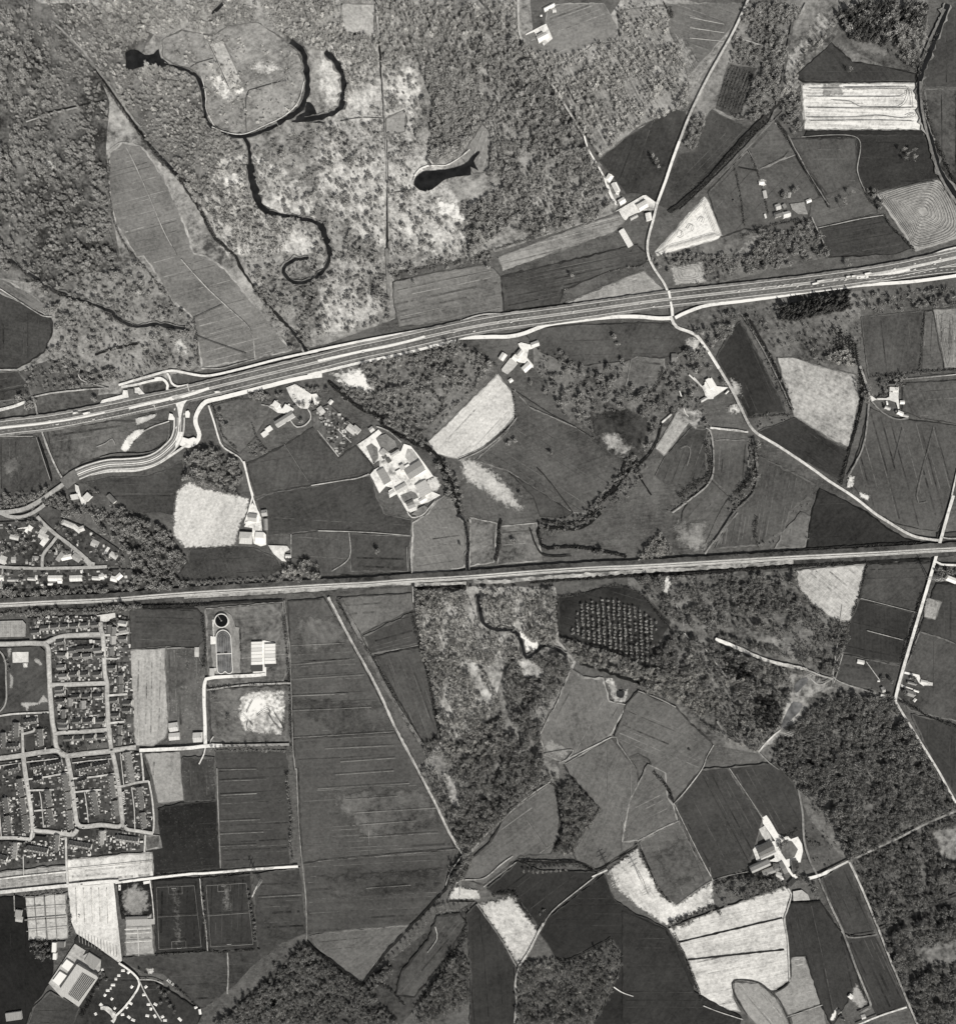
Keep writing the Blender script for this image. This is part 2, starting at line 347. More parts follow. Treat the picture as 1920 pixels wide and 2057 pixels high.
# fields, pastures, meadows, bare soil
rows("""
plantation_ground|v60 c.3|H 1400,500 1530,470 1650,440 1790,430 I 60,500 190,640 100,790 40,890 H 1840,850 1560,770 1400,720
meadow|v122 c.16 s15:3:.12|A 715,832 640,890 635,1000 645,1180 680,1310 800,1494 D 840,0 930,130 1010,260 1130,360 1145,450 1165,560 1180,650 1500,590 1700,545 1640,480 1520,330 1400,180 1290,60 1200,0 A 1130,1480 1090,1350 1030,1200 960,1050 900,950 820,850
meadow|v142 c.25 w.5|A 945,230 1060,175 1240,210 1330,150 1500,130 1640,220 1730,300 1768,370 1770,480 1735,600 1670,675 1550,735 1430,785 1330,770 1245,725 1205,640 1200,540 1170,460 1100,395 1010,370 950,330
meadow|v175 c.15|A 1230,262 1300,230 1410,475 1345,520
bare_soil|v235 c.3 w1 f6 e9|A 1215,450 1290,430 1340,520 1360,560 1330,600 1270,540
bare_soil|v235 c.3 f5 e6|A 1370,525 1415,515 1415,545 1375,548
bare_soil|v190 c.3 w1 f6 e12|A 1480,360 1600,370 1640,400 1560,440 1470,400
clearing|v170 c.15|B 130,20 325,25 328,190 300,232 235,190 150,190
clearing|v158 c.15 s20:5:.1|B 390,690 500,640 512,700 505,765 390,790
clearing|v135 c.15 s70:3:.1|B 830,920 900,800 950,720 1000,770 1000,900 990,1000 900,1010 870,960
pasture|v124 c.16 s20:4:.12|B 1220,290 1350,400 1500,320 1560,260 1720,240 1735,150 1660,20 1440,20 1330,40 1320,150 1200,200
ploughed_field|v70 c.25 k.05|B 1635,935 1740,830 1856,765 C 100,690 205,640 275,650 285,700 230,850 190,960 150,1080 108,1190 60,1150 0,1128 B 1790,1130 1700,1010
pasture|v112 c.15 s-20:3:.1|C 150,20 625,20 560,150 400,330 300,440 190,190
allotment|v85 c.3 s70:5:.35|C 455,630 530,370 700,400 600,660 540,672
pasture|v78 c.2 k.04|C 240,900 330,880 400,680 430,640 500,680 640,740 700,720 600,850 400,1060 200,1230 120,1190 160,1060
pasture|v95 c.18|C 790,700 850,770 930,930 1010,1060 1110,1215 970,1290 860,1370 620,1330 490,1385 410,1120 560,950
pasture|v100 c.16|C 560,950 790,700 850,770 920,900 700,990 640,880
rough_grass|v138 c.3 s-62:4:.3|B 1350,420 1600,260 1750,240 1740,60 C 170,30 190,190 290,430 300,560 195,645 0,745 B 1640,920
bare_soil|v166 c.4 s-60:3:.6 f7 e12|C 70,420 190,350 280,510 210,500 120,460
bare_soil|v156 c.4 s-60:3:.6 f7 e12|C 205,190 290,250 355,360 300,420 240,330
bare_soil|v152 c.4 w.8 s130:5:.6 f7 e12|C 1050,80 1120,90 1110,200 1000,260 900,400 830,480 800,520 820,400 900,300 980,200
arable_field|v214 c.12 s30:2.6:.25|C 390,1145 410,1165 490,1370 470,1392 115,1492 105,1465 300,1240
arable_field|v208 c.15 s-1:3.2:.35|C 955,490 1615,485 1640,640 1655,755 970,755
bare_soil|v150 c.3 s-1:3:.4 f4 e5|C 1080,490 1170,495 1200,550 1080,560
arable_field|v72 c.2|C 920,440 1130,250 1250,360 1440,390 1620,430 1618,478 960,478
clearing|v122 c.2 f8 e10|C 1220,230 1380,255 1460,300 1445,330 1290,300
arable_field|v58 c.2|C 985,762 1660,762 1680,860 1290,800 965,800
arable_field|v62 c.22 k.05|C 1285,790 1672,790 1700,900 1750,1035 1560,1075 1370,1120 1320,1100 1285,1010 1272,900
pasture|v92 c.18|C 880,810 1268,806 1275,1000 1320,1120 1110,1140 1010,1010
pasture|v98 c.16 s20:4:.15|C 1010,1170 1240,1080 1350,1140 1400,1240 1030,1330 990,1290
arable_field|v158 c.15|C 1385,1130 1740,1045 1770,1062 1870,1240 1870,1390 1620,1468 1560,1390 1450,1230
arable_field|v74 c.2 s10:2.5:.22|C 1040,1335 1420,1258 1590,1450 1500,1480 1110,1500
pasture|v80 c.15|C 1820,40 1880,40 1880,510 1680,505 1650,450 1700,330 1790,120
rough_grass|v84 c.35 w.6|C 1670,520 1880,520 1880,1140 1760,980 1700,750
rough_grass|v130 c.3 f10 e14|C 560,1494 640,1400 720,1370 660,1494
arable_field|v160 c.2 s15:3:.15 f4 e5|F 195,65 375,35 395,150 220,165
arable_field|v118 c.2 s12:4:.22|E 430,150 700,90 960,50 1020,70 1060,120 1080,320 820,370 470,412 440,280
arable_field|v86 c.22 s12:4:.15|E 1060,120 1250,75 1856,-70 F 0,-60 80,0 20,50 E 1700,80 1420,200 1400,280 1080,320
arable_field|v140 c.2 s14:3:.3|Z 965,500 1090,452 1200,415 1215,430 1190,452 975,528
arable_field|v150 c.2 s15:3:.2|Z 1090,590 1250,525 1292,566 1095,590
ploughed_field|v78 c.2|D -60,190 130,270 300,360 310,440 260,560 110,650 -60,650
rough_grass|v112 c.2 s-30:4:.15|D -60,110 60,150 300,300 290,350 -20,200
rough_grass|v80 c.25|D -60,680 110,670 165,740 190,810 -60,860
pasture|v85 c.22|D -60,1060 210,1058 300,1310 240,1380 -60,1370
clearing|v108 c.3 f8 e12|D 30,1170 110,1160 130,1230 70,1280 20,1250
rough_grass|v100 c.3 w.5|D 280,1010 640,960 760,960 990,960 1000,1050 880,1130 640,1150 480,1200 380,1300 310,1180
pasture|v96 c.2|D 740,1135 830,1010 985,965 1000,1050 910,1120 830,1150
rough_grass|v95 c.2|D 1010,690 1140,690 1240,705 1200,740 1030,755 985,720
rough_grass|v90 c.3|D 830,745 960,725 985,760 950,800 840,800
arable_field|v80 c.2|D 500,1320 640,1288 860,1285 960,1250 1060,1190 1090,1310 1030,1370 1010,1510 940,1494 780,1494 620,1390
arable_field|v192 c.12 s60:9:.16 f5 e5|D 1075,1335 1120,1310 1180,1350 1450,1410 1440,1494 G 1400,60 1370,190 1085,200 1015,130 D 1020,1494 1035,1370
pasture|v105 c.25|D 1250,870 1400,830 1600,850 1560,930 1480,1060 1400,1150 1300,1080 1260,980
pasture|v88 c.18|D 1440,1210 1560,1150 1670,1095 1800,1010 1856,980 E 0,1050 120,1170 215,1105 320,1230 290,1275 0,1325 D 1700,1350 1490,1390
pasture|v80 c.18|D 1490,1420 1600,1375 1856,1335 E 0,1328 300,1275 340,1400 380,1494 H 400,10 540,45 538,130 0,100 G 1700,120 1560,130 1545,60
pasture|v90 c.18|G 1700,125 1856,105 H 0,105 540,135 530,345 0,370 G 1856,300 1780,270 1700,260
pasture|v82 c.18|H 185,125 535,135 525,340 190,340
pasture|v120 c.1|E 640,1494 690,1420 740,1390 790,1430 800,1494 H 850,60 865,200 850,320 570,360 545,340 548,60
rough_grass|v118 c.3 w.4|H 880,30 1040,60 1020,290 880,310
rough_grass|v112 c.3 w.4|H 1050,80 1270,60 1300,280 1040,300 1050,180
arable_field|v76 c.25 k.06|G 1110,215 1350,202 1480,205 1600,260 1640,330 1560,372 1060,400 1035,370 1100,290
arable_field|v194 c.1 s47:5:.12|E 1040,690 1125,790 1145,900 1140,950 1060,1020 960,1110 820,1180 770,1170 690,1150 640,1080
bare_soil|v175 c.2 f8 e12|E 830,1180 900,1190 1010,1260 1100,1350 1180,1465 1160,1475 1080,1440 850,1290
pasture|v92 c.2 k.04|E 1130,770 1230,880 1500,1000 1640,1090 1780,1190 1690,1330 1570,1494 1480,1494 1100,1250 910,1190 1060,1060 1150,960
pasture|v84 c.2 s47:4:.08|E 1110,1260 1480,1494 H 1430,30 1290,20 E 1250,1400
pasture|v88 c.2|E 1180,430 1480,400 1856,390 F 0,385 180,390 330,470 250,560 150,590 0,580 E 1856,600 1500,640 1300,560
pasture|v110 c.2|E 1820,600 F 0,585 155,600 160,650 100,760 0,770 E 1790,750
arable_field|v62 c.2 s-66:3:.12|F 580,390 600,380 700,570 860,905 640,930 560,780 460,590
arable_field|v162 c.2 w.6|F 810,590 900,590 1100,650 1270,690 1290,830 1230,1110 1150,1080 910,930
arable_field|v67 c.2 s-35:3:.1|F 700,1020 920,940 1150,1100 1215,1130 1180,1310 830,1110
pasture|v88 c.18|F 1300,355 1660,320 1645,660 1345,715
arable_field|v140 c.15 s88:3:.12|F 1720,310 1890,300 1890,650 1785,650
pasture|v100 c.18|F 1665,320 1715,315 1780,655 1890,660 1890,680 1650,690
pasture|v91 c.15 s-75:8:.08|F 1355,880 1450,930 1570,950 1890,990 1890,1200 1790,1494 I 1740,100 1650,100 1500,60 1370,0 F 1230,1300
pasture|v96 c.2|F 1540,740 1890,720 1890,980 1640,940 1540,900 1540,850
arable_field|v168 c.12 s50:3:.12|F 235,900 300,970 155,1165 105,1120
pasture|v84 c.2 s70:4:.1|F 310,1000 400,1010 395,1250 300,1330 160,1330 100,1280 160,1170
pasture|v90 c.2 s85:4:.12|F 440,1070 640,1070 645,1270 540,1390 435,1300
pasture|v88 c.2 s80:4:.16|F 700,1160 1040,1330 880,1494 I 850,110 700,190 450,205 F 560,1494 690,1360
rough_grass|v112 c.25 f10 e16|I 210,80 290,40 400,60 420,190 380,212 290,190
pasture|v95 c.2 s50:4:.1|I 260,0 F 310,1400 430,1310 530,1400 470,1494 I 380,210 250,120
arable_field|v60 c.2|I 1012,0 F 1060,1350 1340,1494 I 1450,90 1560,150 1700,185 985,210
rough_grass|v100 c.3|I 850,110 950,0 1000,20 975,200 800,205
arable_field|v172 c.15 s-40:1.5:.22;50:1.5:.18|I 920,335 1320,302 1290,460 1240,620 1200,630 1130,610 1050,560 940,450
pasture|v82 c.18|I 1330,300 1720,290 1610,575 1295,498
arable_field|v64 c.18|I 1292,505 1600,582 1530,882 1190,812 1240,620
pasture|v80 c.2|I 1180,822 1525,890 1480,1055 1150,975
pasture|v78 c.18|I 1740,120 1890,110 1890,240 1740,260
arable_field|v76 c.18|I 1735,410 1890,420 1890,770 1640,690
pasture|v86 c.2|I 1640,692 1890,775 1890,1220 1590,1150 1510,1070 1560,900
arable_field|v70 c.15|I 1590,1170 1890,1250 L 1890,230 1740,0 I 1740,1494
rough_grass|v150 c.25 s75:4:.2|I 1670,490 1770,520 1730,625 1665,605
arable_field|v80 c.2 s-2:4:.08|G 760,560 1150,560 1190,600 1190,745 1150,782 960,772 765,792
arable_field|v165 c.1 s89:5:.2|G 757,800 963,790 972,1000 985,1240 970,1310 900,1355 790,1352
rough_grass|v98 c.22 k.12|G 970,780 1135,790 1192,900 1200,1260 1060,1262 1050,1230 990,1225
rough_grass|v112 c.28 w.4|G 1200,560 1650,520 1690,900 1640,1000 1220,1010
pasture|v140 c.08|s 190,250 330,90 480,80 620,160 690,310 700,420 800,430 830,1440 270,1500 190,1290 160,820 200,600
rough_grass|v108 c.3 w.5|G 1220,1030 1700,1000 1700,1340 1235,1345
bare_soil|v170 c.35 w1.2 z8 f5 e6|G 1410,1070 1500,1042 1655,1032 1660,1130 1640,1290 1500,1280 1425,1262 1392,1180
bare_soil|v232 c.3 w1.2 z9 n1 f8 e12|G 1440,1070 1540,1050 1580,1080 1560,1150 1480,1190 1420,1230 1395,1180
bare_soil|v205 c.3 w1.4 z7 f7 e8|G 1560,1060 1650,1045 1650,1130 1600,1190 1560,1120
pasture|v94 c.12 s3:5:.1|G 1680,515 1856,500 H 30,492 190,760 330,1030 450,1270 G 1715,1310
pasture|v90 c.12 s3:5:.1|G 1715,1315 H 450,1280 580,1494 K 560,0 690,240 800,470 0,540 J 1760,552 1740,0 G 1715,1494
arable_field|v84 c.12 s3:9:.2|K 0,545 800,478 750,600 725,700 650,810 540,910 0,960 J 1790,972 1770,560
pasture|v104 c.15|K 0,965 540,915 430,1020 330,1140 250,1255 150,1170 0,1050 J 1800,978
pasture|v110 c.15|H 110,495 540,470 552,560 250,705
pasture|v80 c.15 s15:5:.08|H 262,718 545,582 582,760 302,820
pasture|v86 c.2 s-70:5:.1|H 330,835 595,778 620,880 695,1280 650,1335 600,1325 470,1090
arable_field|v80 c.12 s3:5:.1|G 1255,1385 1670,1382 1690,1494 J 1680,0 1700,330 1690,562 1290,585
arable_field|v52 c.2 k.16|J 925,240 1080,205 1265,192 1270,330 1288,585 900,615 890,480 940,462
arable_field|v78 c.2 k.14|J 1070,-60 1255,-60 1265,185 1082,195 1060,0
arable_field|v154 c.1 s85:6:.1|G 845,1400 1050,1390 1055,1494 J 1075,185 1000,200 925,205 880,0
rough_grass|v105 c.3|J 845,395 935,395 942,460 860,475
allotment|v195 c.18 s5:8:.2;88:9:.2|J 390,535 850,492 890,490 900,640 680,660 400,680
allotment|v160 c.22 s8:8:.25;88:7:.3|J -60,610 390,568 398,668 -60,725
bowling_green|v50 c.15|J 685,672 880,652 912,855 715,878
bowling_green|v145 c.2 f6 e12|J 790,680 860,730 870,800 830,855 760,855 715,800 725,720
tennis_court|v158 c.08 s0:3:.12|J 735,885 855,872 890,845 900,1080 737,1092
sports_pitch|v60 c.15 s88:6:.08|J 893,655 1165,642 1205,1055 915,1078
sports_pitch|v66 c.15 s88:6:.08|J 1180,645 1460,620 1500,1045 1218,1060
bare_soil|v92 c.3 f5 e10|J 1015,700 1035,700 1050,860 1060,1020 1035,1020 1020,860
bare_soil|v96 c.3 f5 e10|J 1310,680 1330,680 1345,830 1310,830
tennis_court|v178 c.12 s3:5:.08|J 152,752 390,732 402,992 172,1002
pasture|v46 c.2|J -60,760 148,752 170,1005 300,1012 320,1100 300,1240 200,1380 150,1494 -60,1494
pasture|v78 c.2|J 720,1110 900,1085 1520,1055 1500,1000 1480,620 1750,580 1790,960 1640,1020 1500,1130 1380,1260 1180,1400 950,1200 830,1190
pasture|v66 c.25|J 460,980 710,1140 830,1240 900,1240 1180,1420 1150,1494 350,1494 560,1200 440,1010
pasture|v75 c.15|J 300,1300 470,1395 430,1494 170,1494 200,1400
bare_soil|v235 c.3 f3 e4|J 857,1170 895,1165 900,1190 865,1200
pasture|v114 c.15|H 1470,905 1540,960 1655,965 1690,1100 1750,1110 1790,1120 1700,1295 1560,1380 1430,1450 1320,1410 1285,1290 1390,1100
pasture|v104 c.15|H 1790,1115 1856,1040 I 0,1035 220,1130 310,1230 440,1350 370,1494 L 330,50 250,150 210,200 180,120 80,0 I 60,1430 0,1400 H 1800,1420 1720,1300
bare_soil|v170 c.3 w1 f4 e5|H 1670,965 1710,965 1750,1050 1800,1025 1780,1100 1720,1105
pasture|v108 c.14|H 1430,1465 1700,1312 1790,1420 1856,1494 K 1856,380 1830,455 1625,588 1500,540 1470,490 1540,370 1640,235 1520,110 1440,10
pasture|v104 c.15|K 1100,255 1340,85 1390,120 1400,400 1350,500 1175,510 960,680 840,640 900,520 1000,430
pasture|v100 c.15|L 10,430 235,310 320,480 428,650 225,795 130,730
pasture|v106 c.15|L -50,200 60,-20 160,30 170,170 205,215 230,305 0,420 -90,430
arable_field|v60 c.15|K 985,700 1160,545 1300,600 1600,605 1640,625 1330,860 1285,930 1220,840 1150,745 1020,735
pasture|v57 c.15|K 1290,960 1340,870 1660,622 1720,770 1856,860 L 60,880 170,940 260,1080 330,1250 200,1494 K 1600,1494 1700,1300 1780,1100 1700,980 1460,1110 1380,1100
bare_soil|v188 c.2 s-55:5:.1 f6 e8|K 930,790 1060,770 1120,745 1180,830 1250,920 1270,960 1230,1070 1160,1140 1060,970
bare_soil|v185 c.15 f3 e4|K 795,690 930,712 940,760 760,762
arable_field|v64 c.15|K 860,850 925,790 1050,990 1145,1160 1150,1494 880,1494 890,1200
pasture|v86 c.2 s50:5:.12|K 480,1190 640,1000 690,860 820,850 860,900 760,1080 560,1330 450,1320
arable_field|v76 c.15 s-62:5:.08|L 370,10 520,0 620,150 730,300 650,560 440,670 340,490 240,300 222,210
pasture|v74 c.15 s-62:5:.08|L 525,0 800,-30 915,100 945,200 960,420 900,420 820,410 740,300
bare_soil|v192 c.2 s-55:5:.12 f5 e6|K 1680,600 1856,470 L 0,490 60,600 130,740 220,805 430,665 440,790 170,915 0,800 K 1760,720
arable_field|v192 c.16 s12:4:.22|L 400,850 860,690 885,730 865,840 870,1000 880,1238 780,1300 700,1245 560,1235 548,1330 600,1420 380,1370 345,1280 290,1110 230,1010 180,935
arable_field|v146 c.08 s-50:6:.08|L 560,1245 700,1252 800,1335 890,1510 700,1510 625,1420 556,1300
arable_field|v146 c.1 s10:7:.1|L 890,1100 968,1090 1068,1370 875,1438 790,1312 882,1245
arable_field|v132 c.1|L 885,1445 1068,1378 1110,1510 895,1510
arable_field|v68 c.15 s-78:5:.1|L 890,785 1060,778 1185,965 1325,1350 1250,1300 1130,1500 1060,1370 975,1085 882,1098 862,860
pasture|v76 c.15 s-65:6:.08|L 1065,645 1220,550 1380,955 1290,970 1190,950
pasture|v70 c.15 s-65:6:.1|L 1205,990 1385,975 1560,1375 1390,1440 1350,1375
bare_soil|v150 c.2 f4 e5|L 1270,1255 1330,1360 1300,1400 1230,1340
bare_soil|v238 c.2 f3 e3|w 230,850 270,830 220,1050 160,1160 70,1180 110,1030
ploughed_field|v62 c.2|L -90,830 160,940 240,1100 330,1300 600,1450 590,1500 -90,1500
clearing|v225 c.3 f7 e12|E 80,690 240,655 330,780 300,800 150,745
bare_soil|v138 c.3 f9 e14|I 210,80 270,50 400,60 380,190 320,215 250,160
bare_soil|v138 c.3 f9 e12|H 1310,1390 1330,1300 1440,1370 1430,1450
pasture|v87 c.3 f14 e18|G 1730,1090 H 400,1120 440,1240 100,1290
pasture|v80 c.3 f12 e16|K 60,640 700,600 680,690 100,760
pasture|v99 c.3 f14 e18|K 60,150 640,120 700,330 300,420
pasture|v100 c.3 f14 e18|G 1720,600 H 120,620 200,760 G 1740,820
pasture|v74 c.3 w1 f10 e18|E 1570,930 1800,890 F 80,980 0,1140 E 1780,1180 1640,1140
bare_soil|v145 c.4 w1 f7 e12|E 1650,1050 1710,1035 1820,1110 1790,1165 1690,1120
bare_soil|v185 c.3 w1 f7 e10|F 285,490 340,475 365,530 300,560
bare_soil|v195 c.3 w1 f6 e9|F 520,880 590,865 605,905 535,910
bare_soil|v160 c.3 f4 e8|F 540,715 600,755 600,815 550,800
bare_soil|v165 c.3 w1 f4 e8|F 235,880 360,900 380,960 330,1000 240,940
bare_soil|v215 c.3 f3 e4|F 1225,1275 1255,1285 1250,1340 1220,1345
bare_soil|v185 c.3 f3 e4|F 1290,1375 1345,1395 1335,1420 1290,1400
bare_soil|v215 c.3 f4 e5|I 165,365 192,370 190,410 170,470 145,465
rough_grass|v140 c.4 w1 f6 e8|I 870,930 985,925 1140,1020 1010,1060 960,1190 860,1260 720,1385 700,1370 820,1240 860,1100 890,1020
rough_grass|v125 c.4 w1 f8 e10|I 560,640 760,700 920,800 700,760
clearing|v165 c.4 w1 f8 e10|H 1140,860 1210,845 1330,930 1290,965 1200,950
clearing|v150 c.4 w1 f8 e10|H 850,840 930,890 970,1010 1020,1060 990,1120 900,1000
bare_soil|v195 c.4 f5 e6|H 1165,700 1190,700 1240,750 1350,765 1300,790 1210,800
bare_soil|v190 c.4 w1 f6 e8|A 225,915 300,930 330,985 240,975
bare_soil|v195 c.4 w1 f6 e9|A 1280,1040 1400,1000 1430,1090 1290,1085
clearing|v175 c.4 w1 f6 e9|D 1010,470 1080,490 1100,570 1040,550
clearing|v215 c.4 w1 f6 e10|B 690,1160 800,1195 860,1300 700,1250
clearing|v118 c.4 w1.4 z9 f9 e12|L 1700,370 1870,320 1870,560 1780,540
clearing|v104 c.4 w1.4 z9 f9 e12|L 1600,1040 1870,1000 1870,1130 1650,1180
clearing|v108 c.4 w1.2 f7 e8|L 1300,210 1370,200 1390,250 1310,260
clearing|v150 c.4 w1 f7 e9|K 740,40 790,60 830,240 780,220
pasture|v98 c.3 f9 e12|L 100,500 260,420 360,620 200,700
""", lambda n, s, p: field(n, s, p, clear=True))
rows("""
gravel_yard|v222 c.3|t 420,1190 1100,840 1130,850 1340,1340 1040,1590 960,1440 830,1450 840,1330 720,1110 430,1225
gravel_yard|v222 c.3|l 480,1240 1290,770 1380,760 1700,1000 1660,1190 1240,1200 1180,1260 1110,1260 930,1100 680,1170
gravel_yard|v205 c.12|l 600,1210 990,1020 1180,1240 880,1380 800,1480 760,1470 680,1380
gravel_yard|v225 c.15|l 380,430 530,380 640,620 600,740 500,640
gravel_yard|v222 c.3|k 860,300 940,260 1280,340 1270,450 1160,470 1120,700 1300,920 1290,1000 1050,860 880,830 760,740 950,500
gravel_yard|v175 c.15|k 640,700 860,860 700,1050 560,1180 400,1090 390,1020
gravel_yard|v222 c.3|m 640,130 800,350 870,530 900,870 1000,980 1010,1250 860,1290 680,1220 640,1000 640,800 420,770 480,640 500,420
gravel_yard|v200 c.15|m 1060,1260 1560,1280 1640,1380 1500,1440 1480,1600 1540,1700 1420,1680 1200,1480
gravel_yard|v226 c.25|i 340,480 490,370 560,510 700,440 720,540 640,600 500,590
gravel_yard|v215 c.15|i 640,160 800,100 1000,230 1080,280 1060,400 1010,520 880,510 780,420 700,300
gravel_yard|v240 c.1|i 1070,270 1150,260 1210,340 1190,430 1120,450
gravel_yard|v222 c.3|j 150,370 360,230 510,110 570,170 470,260 560,440 700,510 890,480 940,350 1060,390 1200,560 1440,900 1310,960 1400,1150 1560,1220 1350,1340 1180,1390 1160,1480 1000,1500 820,1200 700,1270 680,1150 760,1100 640,1070 530,1190 370,870 440,790 530,740 520,640 420,700
gravel_yard|v170 c.15|j 1000,430 1080,440 1200,600 1180,650 1060,690 960,580
gravel_yard|v130 c.2|j 300,400 390,340 500,420 510,600 430,680
gravel_yard|v128 c.2|j 480,240 640,180 790,300 820,400 650,500 560,430
gravel_yard|v122 c.2|j 880,1220 1060,1150 1140,1180 1190,1260 950,1360
gravel_yard|v130 c.2|j 1080,1540 1170,1450 1290,1390 1340,1430 1290,1530 1160,1570
gravel_yard|v190 c.2 f4 e5|j 1310,980 1480,900 1560,1050 1500,1150 1400,1150
gravel_yard|v236 c.08|n 490,210 570,160 640,260 800,530 870,570 1000,580 1060,640 1200,590 1280,740 1300,880 1250,1100 1130,1100 1010,1200 1200,1400 1130,1440 900,1150 820,1100 620,1080 740,1010 680,730 660,690 750,680 500,320
gravel_yard|v190 c.1|n 420,440 530,370 660,580 690,670 570,690 480,560
gravel_yard|v112 c.25|n 850,720 950,650 1080,680 1200,840 1130,1000 960,1050 860,900
gravel_yard|v210 c.15|n 300,850 370,770 660,690 670,720 370,840 470,1080 380,1080
gravel_yard|v175 c.1|n 1100,1680 1280,1650 1400,1750 1440,1850 1110,1870
gravel_yard|v215 c.1|q 830,440 1050,290 1210,560 1560,600 1120,900 1100,960 940,960 850,850 760,600 480,290 520,290 760,560 820,530
gravel_yard|v205 c.1|r 230,510 390,620 740,620 830,580 840,260 1130,270 1110,580 1140,940 1100,960 1040,760 830,680 400,680 280,740
gravel_yard|v225 c.1|o 860,210 1200,290 1240,420 1350,500 1310,550 1200,480 1100,320 850,260
gravel_yard|v215 c.1|o 780,500 900,560 1080,620 1060,650 900,590 790,570
gravel_yard|v195 c.12|o 1260,410 1520,470 1510,540 1310,530
gravel_yard|v150 c.2|p 1120,800 1500,760 1550,950 1600,1080 1340,1080 1180,950
gravel_yard|v215 c.2 f3 e4|p 310,170 460,150 480,320 360,330
gravel_yard|v240 c.06|s 1050,740 1340,720 1560,770 1590,1230 1380,1230 1375,1500 1080,1440 1100,1380 1300,1390 1290,1260 1100,1250
gravel_yard|v85 c.1|s 1100,1262 1300,1250 1300,1395 1100,1405
gravel_yard|v88 c.1|s 1390,1262 1400,1230 1585,1236 1585,1300 1395,1300
gravel_yard|v232 c.1|s 155,630 270,625 290,800 160,808
gravel_yard|v205 c.1|h 430,440 530,480 600,760 740,900 700,1010 620,980 560,800 450,600
gravel_yard|v135 c.1|h 960,1150 1050,1080 1280,1280 1180,1320
car_park|v205 c.1 s88:9:.1|J 402,692 668,668 690,870 716,1120 700,1132 560,1030 450,960 422,890
forecourt|v172 c.12|e 885,290 1010,370 975,430 1040,395 1190,490 1180,600 1100,700 740,920 580,750
forecourt|v200 c.1|e 1160,1000 1270,1010 1370,1100 1330,1180 1300,1120
playground|v150 c.12 s88:2:.2;0:2:.2|a -60,190 330,178 375,230 370,400 -60,410
playground|v205 c.1|a 1350,110 1605,70 1610,135 1530,160 1520,190 1400,200
park_lawn|v85 c.2|a -60,560 560,535 635,600 665,1050 680,1300 b 700,320 -40,420
playground|v200 c.1|a 190,615 410,612 412,755 193,760
bare_soil|v158 c.2 f2 e3|a 490,700 550,710 605,780 580,810 540,775 490,740
bare_soil|v205 c.2 f2 e3|a 335,765 400,765 392,830 350,825
bare_soil|v150 c.2 f2 e3|a 150,900 205,960 190,1110 150,1110 160,1000
bare_soil|v160 c.2 f2 e3|b 300,210 540,210 620,100 690,200 600,205 540,240 420,260 400,345 370,280 310,240
bare_soil|v150 c.2 f2 e3|a 120,560 180,560 150,700 130,640
garden|v60 c.4 w.8|a -60,600 20,600 80,760 100,1237 b 90,150 40,260 -60,330
garden|v92 c.35 w.6|a 390,150 1400,120 1400,330 1260,360 700,390 430,450
garden|v88 c.35 w.6|a 715,440 1420,450 1440,1000 750,1040
garden|v88 c.35 w.6|a 1440,200 1800,190 1840,1237 b 1860,820 1590,840 1500,560 1500,100 a 1500,1100
garden|v88 c.35 w.6|b 765,0 1490,0 1500,560 830,600 770,420
garden|v85 c.35 w.6|b 810,670 1500,620 1510,850 900,920 820,880
garden|v78 c.35 w.4|b -60,400 310,380 330,500 330,920 -60,960
garden|v75 c.3|b 320,350 700,350 720,830 640,860 500,860 490,670 360,690 330,540
garden|v76 c.3 w.4|c -60,180 270,150 340,480 380,1060 -60,1080
garden|v76 c.3 w.4|c 330,130 620,80 790,140 900,900 880,980 430,960
garden|v76 c.3 w.4|c 850,140 1300,90 1340,200 1430,890 950,870
garden|v76 c.3 w.4|c 1380,70 1650,60 1760,380 1810,990 1480,940
garden|v78 c.3 w.4|d -60,290 100,280 300,300 600,210 800,230 1100,130 1650,180 1640,370 790,490 290,560 -60,620
lawn|v66 c.1|c 420,1030 580,1045 580,1115 415,1100
lawn|v66 c.1|c 930,950 1095,965 1085,1055 925,1040
lawn|v64 c.1|c 1480,470 1545,470 1590,750 1500,765
lawn|v64 c.1|c 400,525 475,520 495,710 425,720
lawn|v64 c.1|c 430,740 505,740 530,960 440,950
lawn|v62 c.1|c 905,540 990,540 1050,875 950,870
lawn|v76 c.1|b 370,690 485,675 490,880 380,890
lawn|v84 c.3|g 560,-60 900,60 850,250 760,300 560,100
garden|v80 c.35 w.6|g -60,200 550,180 760,380 600,640 590,800 -60,780
garden|v80 c.35 w.6|g 820,430 960,520 1180,700 1130,800 640,800 640,680
garden|v80 c.35 w.6|g 780,330 900,150 1200,270 1700,600 1650,800 1320,800 1200,680
garden|v80 c.35 w.6|g -60,850 1850,850 1850,1040 -60,1100
garden|v98 c.4 w.8|i 1080,570 1370,440 1700,760 1850,900 1720,1100 1520,1340 1100,830
gravel_yard|v215 c.12|u 320,360 550,300 560,250 610,250 630,350 400,390 290,420
gravel_yard|v225 c.12|u 690,220 740,215 800,290 870,285 750,330 735,295 690,295
bare_soil|v190 c.2 f2 e3|u 695,570 930,515 930,550 720,640
bare_soil|v205 c.2 f2 e3|u 530,910 600,780 700,700 790,690 790,720 680,820 620,920 570,940
""", lambda n, s, p: field(n, s, p, clear=True, amp=.25))

ZG = nz(); nz()

